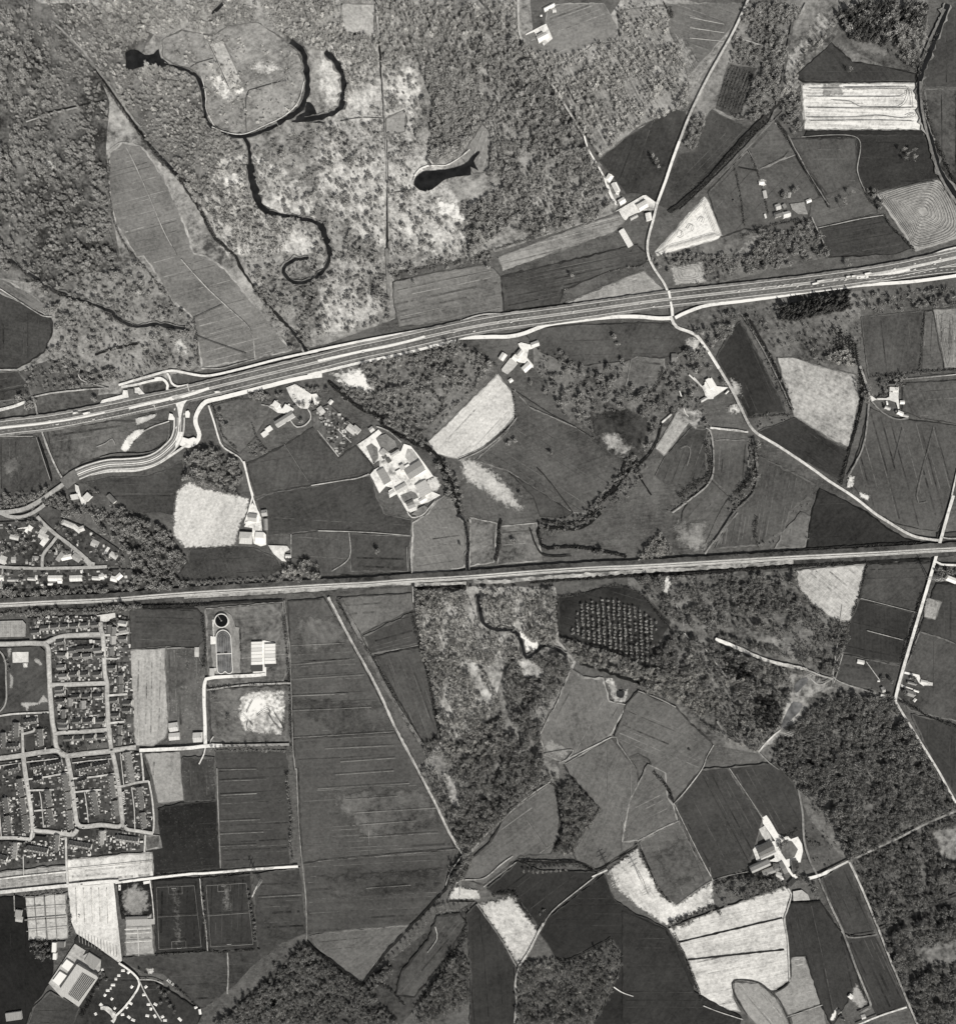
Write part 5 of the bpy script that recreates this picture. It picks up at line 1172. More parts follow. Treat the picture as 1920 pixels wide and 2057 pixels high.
# named single buildings:  name|tile x,y,L,W|angle|eaves|rise|roof|wall|label|category|flags
def single(name, geo, ang, h, rise, rv, wv, label, cat, flags=''):
    t, q = geo.split(); x_, y_, L, Wd = map(float, q.split(',')); s = TILE[t][2]
    o = building(name, S(t, x_, y_), L/s*PX, Wd/s*PX, float(ang), float(h), float(rise), float(rv), float(wv),
                 hip=4.0 if 'h' in flags else 0, chim='c' in flags, corr=.35 if 'w' in flags else 0, flat='f' in flags)
    tag(o, label, cat); return o
rows("""
barn|t 1225,215,390,110|27|4|2|240|220|long white barn at the top edge above the northern farmyard|barn|
farmhouse|t 920,1130,210,110|27|4|2|110|230|grey-roofed house at the left side of the northern farmyard|farmhouse|c
barn|t 1010,1240,380,200|27|4|2.2|244|230|wide white barn filling the northern farmyard|barn|
shed|t 960,520,60,60|0|2|.6|245|200|tiny white hut on the lawn of the northern farm|shed|
shed|t 1400,350,120,120|10|2|.6|205|200|pale square shed east of the northern farm barn|shed|
farmhouse|l 340,235,210,165|58|4|2|244|230|white hipped barn at the north end of the crossroads farm lane|barn|h
barn|l 500,510,270,110|-62|3|1.5|215|225|narrow pale barn beside the crossroads farm lane|barn|
shed|l 570,680,90,80|-20|2.5|.8|246|230|small white shed below the narrow pale barn|shed|
barn|l 700,905,190,160|30|4.5|2|238|225|square white barn in the bend of the crossroads farm lane|barn|
farmhouse|l 1240,950,290,90|30|4.5|2.4|150|230|long grey farmhouse beside the crossroads|farmhouse|c
barn|l 1300,1060,280,160|30|4.5|1.5|246|235|broad bright barn between crossroads farmhouse and road|barn|
shed|l 1040,1370,230,90|28|3|1.4|190|210|long shed south of the crossroads farmyard|shed|
barn|l 1470,1350,210,160|-80|4.5|2|238|225|white barn standing alone west of the road bend|barn|
shed|l 1165,910,50,30|28|2|.6|240|225|little white lean-to on the crossroads yard hedge|shed|
barn|B 1790,1385,110,32|-60|4|1.5|238|220|white shed beside the lane south of the crossroads farm|barn|
farmhouse|p 385,215,130,90|10|3|1.2|240|225|small white barn at the northwest of the meadow farm|barn|
shed|p 480,530,190,90|-78|3|1|195|210|pale long shed west of the meadow farm track|shed|
shed|p 1130,545,120,70|80|2.5|1|165|200|grey shed among the trees north of the meadow farm|shed|
shed|p 1645,705,130,85|22|3|1.2|236|225|white shed alone at the east end of the meadow farm|shed|
farmhouse|p 830,860,130,150|20|4.2|2|185|225|grey barn on the north side of the meadow farm|barn|
farmhouse|p 850,1050,200,130|17|4.5|2.4|120|235|dark-roofed farmhouse of the meadow farm|farmhouse|c
barn|p 1060,1060,190,150|15|4.5|2.6|215|240|large white barn at the east side of the meadow farm|barn|
shed|p 1000,840,110,90|-60|3|1|140|200|small grey shed behind the large meadow farm barn|shed|
shed|p 490,1110,110,45|-75|2.5|.8|246|225|small bright shed west of the meadow farm|shed|
barn|k 425,660,210,160|56|4.5|1.6|226|225|pale barn west of the long lane at the lakeside bend farm|barn|
farmhouse|k 900,540,180,120|50|4.5|2.4|175|235|grey-roofed farmhouse south of the white junction|farmhouse|c
barn|k 790,700,170,160|-40|4|1.6|235|230|white barn joined below the junction farmhouse|barn|
barn|k 1110,965,250,180|42|4.5|2.2|245|235|bright barn in the south of the junction farm|barn|
barn|k 1350,300,220,150|20|4.5|2.4|215|235|white barn with dark north slope east of the junction farm|barn|
shed|k 655,1345,110,100|35|3|1|242|225|small white shed by the tip of the pale striped field|shed|
farmhouse|m 625,530,220,200|-6|5|3.2|170|235|grey and white barn in the fork of the farm drive|barn|
farmhouse|m 935,405,140,160|8|4.5|2.4|165|230|grey-roofed farmhouse east of the farm drive|farmhouse|c
barn|m 975,710,300,95|-88|3.5|1.6|150|215|long narrow grey barn on the east side of the farmyard|barn|
barn|m 440,1070,330,310|-3|5|2.6|205|235|large square pale barn beside the bright field|barn|h
barn|m 810,1060,210,280|-3|5|2.2|243|235|bright white barn ringed by the farm lane|barn|
shed|m 1580,1560,150,90|-3|2.5|1.4|240|220|white tent-like shed at the end of the farm track|shed|
apartment_block|i 600,690,350,110|32|6|2.6|175|230|long pale-roofed building left of the round lawn|building|
greenhouse|i 340,860,80,110|-54|2.5|.8|246|235|white glasshouse at the upper end of the garden strip|greenhouse|
greenhouse|i 270,940,80,110|-54|2.5|.8|240|235|white glasshouse at the lower end of the garden strip|greenhouse|
house|i 660,520,160,110|-30|4|1.5|236|235|white house north of the long pale-roofed building|house|f
house|i 460,440,110,90|-35|4|1.5|243|235|white house at the west end of the white forecourt|house|f
house|i 1385,400,80,60|50|3|1|225|230|small white house by the dark stream|house|
greenhouse|i 1225,540,90,130|38|3|1|218|230|ribbed pale glasshouse south of the tree clump|greenhouse|w
house|i 1740,860,170,120|-38|4.5|2.2|190|235|white-walled house at the east end of the gardens|house|c
house|j 130,110,130,110|-40|4|1.8|190|230|grey-roofed house northwest of the works|house|c
house|j 390,105,80,80|35|3.5|1.5|200|230|small pale house at the north corner of the works|house|
factory_hall|j 1120,790,310,190|32|6.5|2|145|240|large grey hall in the middle of the works|factory|
factory_hall|j 600,900,260,130|-60|5|1.5|150|225|long grey hall on the west side of the works|factory|
factory_hall|j 895,1100,200,110|30|5|1.6|190|230|pale hall south of the central yard of the works|factory|
factory_hall|j 1270,1110,230,200|-62|5|2|190|230|pale ridged hall in the southeast of the works|factory|
office_building|j 910,745,70,90|30|6|.6|195|235|grey flat-roofed office beside the large grey hall|office|f
office_building|j 1000,735,80,60|32|5|.6|245|235|white flat-roofed annex touching the large grey hall|office|f
office_building|j 850,825,90,60|30|5|.6|245|235|white flat-roofed annex west of the grey hall|office|f
house|j 590,490,100,110|-40|4|1.5|175|230|grey-roofed house at the top of the works drive|house|
workshop|j 790,510,170,60|32|3.5|1|195|230|long pale workshop under the upper dark lawn|workshop|
shed|j 610,570,80,50|32|3|.8|100|215|dark-roofed shed between the works lawns|shed|
shed|j 680,630,80,70|-55|3.5|.8|105|215|dark square shed beside the works yard|shed|
shed|j 600,660,50,50|32|3|.8|170|215|little grey shed below the works lawns|shed|
house|j 1080,1440,120,110|20|4|1.6|200|235|pale round-ended house at the south tip of the works|house|
house|j 1260,1300,120,70|30|4|1.5|225|235|white house at the southern works gate|house|
workshop|j 740,1190,110,80|32|3|1|238|225|white workshop west of the works avenue|workshop|
house|j 1040,1350,130,80|25|4|1.5|110|230|dark-roofed house in the southern works garden|house|
barn|n 575,850,330,160|27|5.5|2.6|110|215|big dark-roofed barn west of the white crossing yard|barn|
barn|n 625,975,330,70|25|4|1.2|190|225|pale lean-to barn along the big dark-roofed barn|barn|
barn|n 470,1210,400,110|24|7|2|170|230|long tall barn with bright wall in the southwest farm corner|barn|
farmhouse|n 800,1230,110,130|-5|5|2.6|130|225|grey hipped farmhouse south of the yard crossing|farmhouse|hc
barn|n 930,1230,90,250|28|4|1.6|125|215|narrow dark barn sloping beside the farm street|barn|
shed|n 830,1370,110,100|-20|3|1.2|185|215|small pale shed under the hipped farmhouse|shed|
shed|n 885,1435,60,90|30|3|1|225|215|bright little shed at the south of the farm cluster|shed|
barn|n 1170,1230,120,260|5|6|2.4|72|200|tall dark barn at the east side of the farm street|barn|
barn|n 1120,1540,170,100|48|4|1.8|92|215|small dark barn above the pale square plot|barn|
shed|n 700,700,40,30|30|2.5|.8|235|215|tiny white kiosk beside the white crossing yard|shed|
barn|n 640,1310,260,110|22|3.5|1.4|150|215|low grey barn beneath the long tall barn|barn|
barn|q 1010,470,130,330|28|4|1|235|230|pale flat barn in the middle of the roadside farmyard|barn|f
shed|q 830,960,220,95|30|3|1.5|195|225|grey and white shed south of the roadside farmyard|shed|
shed|q 1540,740,130,45|45|2.5|.8|245|225|bright narrow shed beside the southeast road|shed|
shed|q 880,660,60,220|36|3|.8|232|225|slim pale shed on the west side of the roadside farmyard|shed|
house|F 215,590,32,48|0|4|2|125|215|lone grey house north of the roadside farm|house|c
barn|r 1000,330,250,110|-2|4|1|214|225|pale flat building at the top of the eastern farmyard|barn|f
shed|r 1265,745,140,105|-2|3.5|1|246|230|bright white shed east of the eastern farmyard|shed|
barn|r 810,920,170,85|-20|3.5|1.2|205|225|pale barn southwest of the eastern farmyard|barn|
barn|r 1210,1080,180,120|-25|4|1.4|243|230|bright barn at the south end of the eastern farmyard|barn|
barn|r 1360,1160,190,80|-12|3|1.2|195|225|low grey barn trailing from the bright southern barn|barn|
shed|r 790,765,40,120|12|2.5|.6|242|225|slim white shed below the eastern farm drive|shed|
shed|r 1100,1020,70,70|-15|3|1|120|200|little dark shed joined to the bright southern barn|shed|
farmhouse|r 940,180,210,90|0|5|2.6|82|220|dark-roofed farmhouse at the top of the eastern farm|farmhouse|c
house|o 395,650,70,120|20|4|2|165|225|grey house west of the hamlet road|house|c
shed|o 370,785,80,60|-20|3|.8|240|225|white shed at the south end of the hamlet garden|shed|
house|o 1060,495,200,60|-15|3.5|1.6|150|225|long low house inside the hamlet drive loop|house|c
house|o 1040,740,180,130|-18|5|2.8|150|240|dark and white house east of the hamlet road|house|c
shed|o 1155,675,130,40|-18|3|.8|244|225|bright lean-to north of the dark and white house|shed|
barn|o 1340,465,160,80|-12|3|1.2|205|225|pale shed at the end of the upper hamlet drive|barn|
shed|o 1125,890,80,60|50|2.5|.8|225|215|small pale shed at the hamlet's southern corner|shed|
house|o 1040,370,60,50|0|3|1|150|215|tiny grey summerhouse in the hamlet drive loop|house|
barn|I 1830,390,60,30|-22|4|1.4|236|225|white barn at the right edge north of the hamlet|barn|
shed|I 1300,870,40,22|-12|3|.8|225|215|white shed in the field at the end of a thin path|shed|
shed|o 280,440,50,40|0|2|.6|225|210|small pale hut at the foot of the thin field path|shed|
house|h 385,770,190,130|10|4|1.6|205|230|pale flat house in the yard below the slip road|house|f
house|h 725,770,160,190|-44|4.5|1.8|200|235|white house beside the bright drive below the slip road|house|f
barn|h 1370,820,260,120|-48|4|2|120|230|grey barn with bright southwest slope east of the slip-road houses|barn|
shed|e 632,345,45,110|-3|3|.6|238|225|white changing hut south of the tennis courts|hut|f
shed|e 640,450,40,70|-3|3|.6|245|225|small white hut below the changing hut|hut|f
clubhouse|e 710,315,80,60|-3|3.5|1|118|215|dark-roofed clubhouse south of the tennis courts|clubhouse|f
house|d 215,1135,70,80|-8|4|1|150|215|grey bungalow west of the tennis courts|house|f
shed|d 225,1200,80,60|-8|3|.8|185|215|pale shed below the grey bungalow|shed|
clubhouse|d 1590,1185,250,30|2|3.5|.8|120|215|long dark pavilion south of the round bowling green|pavilion|f
clubhouse|d 1640,1230,330,60|2|2.5|.4|178|225|flat grey terrace pavilion above the striped courts|pavilion|f
shed|d 1710,770,70,30|10|2.5|.8|245|225|small white hut at the corner of the round green|hut|f
shed|d 1395,830,22,60|0|2.5|.8|245|225|slim white hut at the west of the round green|hut|f
shed|e 160,1150,180,90|8|4|1.2|150|215|grey building at the bottom left edge|building|f
pump_house|s 220,700,60,110|0|3|.6|225|225|white control house beside the oval treatment basin|pump house|f
pump_house|s 175,1420,100,160|0|3.5|.6|185|225|grey pump house at the southwest of the treatment works|pump house|f
shed|s 245,1360,40,60|0|2.5|.6|200|225|little hut beside the grey pump house|shed|f
house|G 1010,1250,50,50|8|4|1.8|215|225|white farmhouse on the strip beside the pale ploughed field|house|c
house|G 1015,1305,60,40|5|3.5|1.4|200|225|lower pale house beside the pale ploughed field|house|
house|G 1150,1310,50,55|3|4|1.6|210|225|white house west of the works road end|house|c
shed|G 1172,1300,14,40|0|2.5|.6|232|225|slim white shed next to the road-end house|shed|
shed|G 1147,812,22,55|0|2.5|.8|200|215|pale field shelter west of the treatment works|shed|
barn|w 640,560,110,110|-40|4|1.2|242|225|white barn at the top of the bottom-edge farm|barn|
barn|w 980,1105,110,110|18|3.5|1.2|185|215|pale shed beside the bottom-edge lane|barn|
house|w 330,980,110,80|40|4|1.8|150|215|small grey house in the bottom-edge farm|house|c
house|w 410,1150,110,60|-15|4|2|100|215|dark-roofed house at the bottom-edge farm|house|c
""", lambda *a: None if a[-1] == 'skip' else single(*a))
rows("""
house|g 400,300,70,110|-35|3.5|1.2|240|x
house|g 600,320,80,110|-35|3.5|1.4|190|x
house|g 600,395,130,80|-25|3.5|1.2|205|x
house|g 615,465,70,130|-38|3.5|1.2|243|x
house|g 200,410,120,60|-12|3.5|1.2|190|x
house|g 935,225,170,70|-22|3.5|1.4|215|x
house|g 1060,290,130,60|-40|3.5|1.4|235|x
house|g 1130,290,70,70|20|3.5|1.2|225|x
house|g 920,685,140,70|12|3.5|1.2|243|x
house|g 1060,690,120,90|-32|3.5|1.4|175|x
house|g 830,680,60,130|-35|3.5|1.2|165|x
house|g 1310,495,100,90|-25|3.5|1.4|185|x
house|g 1570,660,110,70|-35|3.5|1.2|205|x
house|g 1480,590,40,110|-30|2.5|1|215|x
house|g 765,975,200,75|0|3.5|1.4|243|x
house|g 830,1010,60,70|0|3.5|1.2|240|x
house|g 1050,975,170,80|2|3.5|1.4|240|x
house|g 1330,975,110,50|-3|3.5|1.2|215|x
house|g 1405,955,70,70|8|3.5|1.2|238|x
house|g 1575,985,90,70|-15|3.5|1.2|225|x
house|g 1645,950,90,70|42|3.5|1.2|245|x
house|g 440,985,110,40|-4|3.5|1.2|215|x
house|g 505,965,30,60|0|3|1|238|x
house|g 180,1000,150,35|0|3.5|1.2|195|x
house|g 40,720,90,110|-20|3.5|1.2|215|x
house|g 190,720,60,80|0|3.5|1.2|185|x
house|g 490,700,80,60|-5|3.5|1.2|170|x
house|g 20,970,70,80|0|3.5|1.2|225|x
shed|g 700,1055,70,35|0|2.5|.6|240|x
shed|g 1135,880,40,50|20|2.5|.6|243|x
shed|g 20,1090,40,70|8|2.5|.6|225|x
shed|g 1460,940,30,40|8|2.5|.6|225|x
""", lambda name, geo, ang, h, rise, rv, _: (lambda t, q: AUTO.append((building(name, S(t, q[0], q[1]), q[2]/TILE[t][2]*PX, q[3]/TILE[t][2]*PX, float(ang), float(h), float(rise), float(rv), 215),
    ('bright white' if float(rv) > 235 else 'pale' if float(rv) > 200 else 'grey')+(' bungalow' if name == 'house' else ''), 'roof' if name == 'house' else 'shed', S(t, q[0], q[1]), name, 'bungalows in the villa park')))(geo.split()[0], list(map(float, geo.split()[1].split(',')))))
# holiday chalets and caravans
chalet = None
for i, q in enumerate('465,480,45,0 540,505,40,50 407,548,38,0 367,598,30,1 327,680,52,0 295,725,20,1 255,755,46,0 215,820,36,52 310,870,34,50 175,965,80,-45 350,1000,32,50 585,705,40,52 780,705,38,40 752,815,38,10 570,935,46,-30 515,990,30,55 818,948,46,0 912,948,50,-30 848,1010,36,80 800,1105,44,-10 903,1110,46,-60 1010,1118,38,30 458,1088,42,10 545,1125,44,-40 85,1080,34,-60 1100,628,60,-42 1152,672,30,-40 1470,988,40,30 1525,1050,70,-80 1248,1155,56,-45 605,1165,50,-20 1045,1168,46,0 180,470,30,20'.split()):
    x_, y_, L_, a_ = map(float, q.split(',')); px_ = S('f', x_, y_)
    o = building('chalet', px_, L_/6.874*PX, max(4, min(30, L_*.75)/6.874*PX), a_, 2.3, .5, 248, 235)
    AUTO.append((o, 'small white', 'chalet', px_, 'chalet', 'holiday chalets around the loop track'))
# leisure hall with ribbed glass roof
T = 'e'
def poly_px(t, s, h=0): return [M(p, h) for p in P(t+' '+s)]
def slab(name, parent, t, s, z0, z1, mat): return link(name, MB().prism(poly_px(t, s, z1), z0, z1).me(name, mat), parent)
hall = tag(link('leisure_hall', None), 'large flat-roofed leisure hall with dark ribbed roof panel at the lower left', 'building')
slab('wall', hall, 'e', '690,850 900,545 1125,680 1140,700 920,1030 745,910', 0, 7.6, flat_mat(200, 'rendered_wall'))
rf = slab('roof', hall, 'e', '686,852 898,540 1130,676 1146,700 922,1036 742,914', 7.603, 8.3, roof_mat(190))
gl = slab('glass_roof', hall, 'e', '800,890 965,640 1110,722 920,975', 8.303, 8.7, flat_mat(92, 'glazing', .25, .1))
ribs = MB(); g = [P('e 800,890')[0], P('e 965,640')[0], P('e 1110,722')[0], P('e 920,975')[0]]
for i in range(9):
    t_ = i/8; a_ = M((g[0][0]+(g[3][0]-g[0][0])*t_, g[0][1]+(g[3][1]-g[0][1])*t_), 9); b_ = M((g[1][0]+(g[2][0]-g[1][0])*t_, g[1][1]+(g[2][1]-g[1][1])*t_), 9)
    ribs.bar((*a_, 9.0), (*b_, 9.0), .5)
link('roof_rib', ribs.me('roof_rib', flat_mat(190, 'painted_steel')), gl)
for i, s_ in enumerate(('985,500 1040,400 1180,490 1090,625', '1140,655 1180,620 1215,680 1180,710')):
    w_ = tag(link('annex', None), ('low grey annex on the north side of the leisure hall', 'small dark annex on the east side of the leisure hall')[i], 'building')
    slab('wall', w_, 'e', s_, 0, 3.6, flat_mat(180, 'rendered_wall')); slab('roof', w_, 'e', s_, 3.603, 4.0, roof_mat((150, 120)[i]))
for s_, lb in (('780,482 862,538 800,622 718,562', 'upper bright white pool cover beside the leisure hall'), ('700,622 782,672 690,792 616,732', 'lower bright white pool cover beside the leisure hall')):
    w_ = tag(link('swimming_pool', None), lb, 'swimming pool')
    slab('pool_rim', w_, 'e', s_, 0, ZTOP+.25, flat_mat(215, 'concrete')); slab('cover', w_, 'e', s_, ZTOP+.253, ZTOP+.5, flat_mat(254, 'white_cover', var=.02))
# treatment works
t_ = tag(link('settling_tank', None), 'round dark settling tank with a white rim and radial scraper arm', 'tank')
c_ = M(S('s', 408, 283)); rr = 138/10.92*PX
def ring(cx, cy, r0, r1, z0, z1, n=48):
    m = MB(); k = 0
    for r_, z in ((r1, z0), (r1, z1), (r0, z1), (r0, z0)):
        m.v += [(cx+r_*math.cos(2*math.pi*i/n), cy+r_*math.sin(2*math.pi*i/n), z) for i in range(n)]
    for b in range(3):
        for i in range(n): j = (i+1) % n; m.f.append((b*n+i, b*n+j, (b+1)*n+j, (b+1)*n+i))
    return m
Z0 = ZTOP+.02
link('rim', ring(*c_, rr, rr+1.5, 0, Z0+.7).me('rim', flat_mat(235, 'concrete')), t_)
link('water', MB().cyl(*c_, rr-.02, 0, Z0+.15, 48).me('water', water_mat(20)), t_)
e_ = M(S('s', 325, 165)); link('scraper_arm', MB().bar((*c_, Z0+.9), (*e_, Z0+.9), .45).cyl(*c_, 1.1, 0, Z0+1.1, 12).me('scraper_arm', flat_mat(170, 'painted_steel')), t_)
t_ = tag(link('treatment_basin', None), 'long oval treatment basin with white rim, cross bridge and curved channels', 'tank')
out = [(290,640),(310,570),(360,515),(440,487),(520,512),(580,570),(612,640),(622,800),(635,1000),(642,1200),(652,1350),(635,1410),(590,1435),(530,1425),(488,1385),(450,1425),(400,1440),(345,1415),(318,1350),(308,1200),(298,1000),(292,800)]
OB = smooth([M(S('s', *q)) for q in out+[out[0]]], 2)[:-1]
link('water', MB().prism(OB, 0, Z0+.1).me('water', water_mat(108)), t_)
link('rim', strip_mesh('rim', OB+[OB[0]], 1.3, Z0+.55, flat_mat(238, 'concrete')), t_)
for s_ in ('375,1400 370,1000 352,800 350,660 380,600 440,570 505,600 540,660 545,800 560,1000 575,1400', '410,1380 405,1000 395,660 440,620 490,660 500,1000 520,1300', '460,1000 455,640', '330,1350 325,1000 315,650 360,570 440,530 530,570 580,650 590,1000 615,1350'):
    link('channel_wall', strip_mesh('channel_wall', smooth(poly_px('s', s_), 2), .32, Z0+.35, flat_mat(175, 'concrete')), t_)
link('foot_bridge', strip_mesh('foot_bridge', poly_px('s', '295,1012 635,998'), 1.4, Z0+.8, flat_mat(236, 'concrete')), t_)
for x0_, y0_, x1_, y1_ in ((310, 975, 380, 1000), (470, 965, 535, 990)):
    link('aerator', MB().prism(poly_px('s', f'{x0_},{y0_} {x1_},{y0_-4} {x1_},{y1_-4} {x0_},{y1_}'), Z0+.3, Z0+.9).me('aerator', flat_mat(45, 'painted_steel')), t_)
for k_, (xa, xb, ys) in enumerate(((1055, 1290, (745, 800, 880, 955, 1030, 1105, 1180, 1250, 1395)), (1350, 1580, (790, 865, 940, 1010, 1090, 1160, 1230, 1300)))):
    bd = tag(link('drying_bed', None), ('left column of white drying beds', 'right column of white drying beds')[k_]+' east of the oval basin', 'drying bed')
    for j_, (y_, y2) in enumerate(zip(ys, ys[1:])):
        dark = j_ == len(ys)-2; link('bed', MB().prism(poly_px('s', f'{xa},{y_+5} {xb},{y_-3} {xb},{y2-9} {xa},{y2-1}'), 0, Z0+.3).me('bed', flat_mat(78 if dark else random.choice((236, 246, 250, 240, 215)), 'dried_sludge', .9, .1)), bd)
        link('bed_wall', MB().prism(poly_px('s', f'{xa},{y_} {xb},{y_-8} {xb},{y_-4} {xa},{y_+4}'), 0, Z0+.5).me('bed_wall', flat_mat(150, 'concrete')), bd)

# ------------------------------------------------------------ vehicles
def copy_tree(o, loc, rz):
    c = o.copy(); COL.objects.link(c); c.location = loc; c.rotation_euler = (0, 0, rz)
    for ch in o.children:
        d = ch.copy(); COL.objects.link(d); d.parent = c
        for g in ch.children: e = g.copy(); COL.objects.link(e); e.parent = d
    return c
def make_car(v):
    r = link('car', None); b = MB(); body = [(-2.1,.35),(2.1,.35),(2.15,.75),(1.3,.9),(.7,1.38),(-.9,1.42),(-1.6,.95),(-2.15,.9)]
    n = len(body)
    for y in (-.85, .85): b.v += [(x, y*(1 if z < 1 else .84), z) for x, z in body]
    b.f = [tuple(range(n)), tuple(range(2*n-1, n-1, -1))]+[(i, i+n, (i+1) % n+n, (i+1) % n) for i in range(n)]
    link('body', b.me('body', flat_mat(v, 'car_paint', .35, .03, spec=.5)), r)
    g = MB()
    for a_, c_ in (((1.3,.93),(.72,1.36)), ((-1.58,.98),(-.92,1.40))):
        k = len(g.v); s_ = .02 if a_[0] > 0 else -.02; g.v += [(a_[0]+s_,-.7,a_[1]),(a_[0]+s_,.7,a_[1]),(c_[0]+s_,.62,c_[1]),(c_[0]+s_,-.62,c_[1])]; g.f.append((k,k+1,k+2,k+3))
    link('window', g.me('window', flat_mat(35, 'car_glass', .1, .02, spec=.5)), r)
    for x in (-1.35, 1.35):
        for y in (-.8, .8): link('wheel', MB().bar((x, y-.1, .32), (x, y+.1, .32), .32, n=10).me('wheel', flat_mat(40, 'rubber')), r)
    return r
def make_lorry(v, L=11):
    r = link('lorry', None)
    link('cab', MB().box(L/2-2.2, L/2, -1.15, 1.15, .6, 2.9).box(L/2-2.0, L/2-.3, -1.0, 1.0, 2.9, 3.15).me('cab', flat_mat(v-20, 'car_paint', .4)), r)
    link('trailer', MB().box(-L/2, L/2-2.6, -1.25, 1.25, 1.1, 3.7).me('trailer', flat_mat(v, 'trailer_cover', .6)), r)
    for x in (-L/2+1.2, -L/2+2.5, L/2-1.2):
        for y in (-1.0, 1.0): link('wheel', MB().bar((x, y-.15, .5), (x, y+.15, .5), .5, n=10).me('wheel', flat_mat(40, 'rubber')), r)
    return r
CARS = {v: make_car(v) for v in (245, 225, 150, 70, 40)}; LOR = {L: make_lorry(v, L) for L, v in ((8, 235), (12, 246), (15, 215))}
USED = set()
def put(proto, t, x, y, ang, kind, noun, zc):
    px_ = S(t, x, y); m_ = M(px_, 1); 
    if id(proto) in USED: o = copy_tree(proto, (*m_, zc), R(ang))
    else: o = proto; USED.add(id(proto)); o.location = (*m_, zc); o.rotation_euler = (0, 0, R(ang))
    return o
ZR = ZM+.02
def cars(grp, lst, ang, zc=None):
    for q in lst.split():
        t, *f = q.split(','); x, y = float(f[0]), float(f[1]); v = int(f[2]) if len(f) > 2 else 245; a = float(f[3]) if len(f) > 3 else ang
        o = put(CARS[v], t, x, y, a, 'car', 'car', ZR if zc is None else zc)
        AUTO.append((o, {245: 'white', 225: 'pale', 150: 'grey', 70: 'dark', 40: 'black'}[v], 'car', S(t, x, y), 'car', grp))
cars('cars driving on the motorway', 'v,97,438 v,213,427 v,340,408 v,382,402 v,450,396 v,500,411 v,5,450 v,807,354 v,905,355 v,715,398 v,1030,338 v,1080,333 v,1490,218 v,1703,173 v,1320,260 v,1490,265 v,860,358,150 E,1045,385 E,1160,367 E,1120,388 E,790,445 E,905,440 E,1480,327 E,262,562 F,15,280 F,90,296,225 F,1720,50 u,1603,268 u,905,418,225 u,233,580 u,110,500,70 D,345,980 D,300,960 u,1350,255,225 D,555,950,225', 10)
cars('cars on the link road', 'u,1145,465 u,1160,672 u,1248,520,225 u,515,1162', 80)
cars('cars parked in the street bays', 'c,390,550,245 c,391,565,225 c,392,580 c,394,595,70 c,396,612,150 c,398,628 c,415,800 c,418,815,225 c,424,880,70 c,430,925 c,913,592 c,916,607,225 c,918,624 c,920,641,40 c,922,660,150 c,924,676,70 c,927,692 c,1450,520 c,1453,536 c,1455,552,225 c,1457,570 c,1459,590 c,1461,610,225 c,1463,632 c,1465,655 c,1467,680,40 c,1470,700,150 c,1472,720 c,1474,742,70 c,1477,765 c,1480,790,40 c,1475,885,70 c,1485,905 c,1403,380 c,1405,400,225 c,860,390,70 c,873,465 c,870,620,225', 20, ZEST)
cars('cars in the estate streets', 'b,565,945 b,1180,962,245 b,650,840,245,80 b,1525,730,245,85 b,1560,862,70 b,950,610,225 b,1110,600,225 b,465,582,40 b,620,360,40 b,660,358,70 c,105,392,245 c,345,462,225,80 c,790,975,245,90 c,740,970,245,90 c,770,975,225,90 c,850,980,225,60 d,990,125,245 d,240,240,245 d,970,785,245 d,940,1155,225,-30', 5, ZEST)
cars('cars parked round the hotel drive', 'i,785,118 i,815,130 i,845,142 i,875,160 i,905,175 i,935,190,225 i,955,200 i,770,290,245,10 i,775,312,225,10 i,800,360,245,30 i,812,378,245,30 i,835,420,225,30 i,1160,440,225', -60, ZG+.01)
for i, (t, x, y, L) in enumerate((('v',695,365,15),('v',648,388,12),('v',925,330,8),('v',970,325,8),('v',1090,303,12),('u',160,510,12),('u',35,508,8),('D',1275,792,8))):
    o = put(LOR[L], t, x, y, 10 if t != 'u' else 14, 'lorry', 'lorry', ZR); AUTO.append((o, 'long white' if L == 12 else 'long pale' if L == 15 else 'short white', 'lorry', S(t, x, y), 'lorry', 'lorries on the motorway'))

# ------------------------------------------------------------ pylons, goals, light masts
steel = flat_mat(235, 'galvanised_steel', .5, .05)
def pylon(px_, rz, lb, h=46):
    k = 1; x, y = M(px_); o = tag(link('pylon', None, loc=(x, y, 0), rz=R(rz)), lb, 'pylon', 'pylons of the power line'); b, w = 2.6, .8; hw = h*.62
    prof = [(0, b), (hw, w), (h, .35)]
    def at(z): return b+(w-b)*z/hw if z < hw else w+(.35-w)*(z-hw)/(h-hw)
    for sx in (-1, 1):
        for sy in (-1, 1): link('leg', MB().bar((sx*b, sy*b, 0), (sx*w, sy*w, hw), .34).bar((sx*w, sy*w, hw), (sx*.35, sy*.35, h), .24).me('leg', steel), o)
    m = MB(); z = 0
    while z < h-3:
        z2 = min(h, z+max(2.4, at(z)*1.6)); a, c = at(z), at(z2)
        for q in ((( a, a), (-c, c)), ((-a, a), (c, c)), ((a, -a), (-c, -c)), ((-a, -a), (c, -c)), ((a, a), (c, -c)), ((a, -a), (c, c)), ((-a, a), (-c, -c)), ((-a, -a), (-c, c))):
            m.bar((*q[0], z), (*q[1], z2), .07, n=3)
        z = z2
    link('bracing', m.me('bracing', steel), o)
    for z, l in ((hw, 7.5), (hw+(h-hw)*.36, 10), (hw+(h-hw)*.72, 6.5)):
        m = MB()
        for sx in (-1, 1):
            m.bar((0, .5, z), (sx*l, 0, z+.3), .26).bar((0, -.5, z), (sx*l, 0, z+.3), .26).bar((0, 0, z+2.2), (sx*l, 0, z+.3), .2).bar((sx*l, 0, z+.3), (sx*l, 0, z-1.8), .14)
        link('cross_arm', m.me('cross_arm', steel), o)
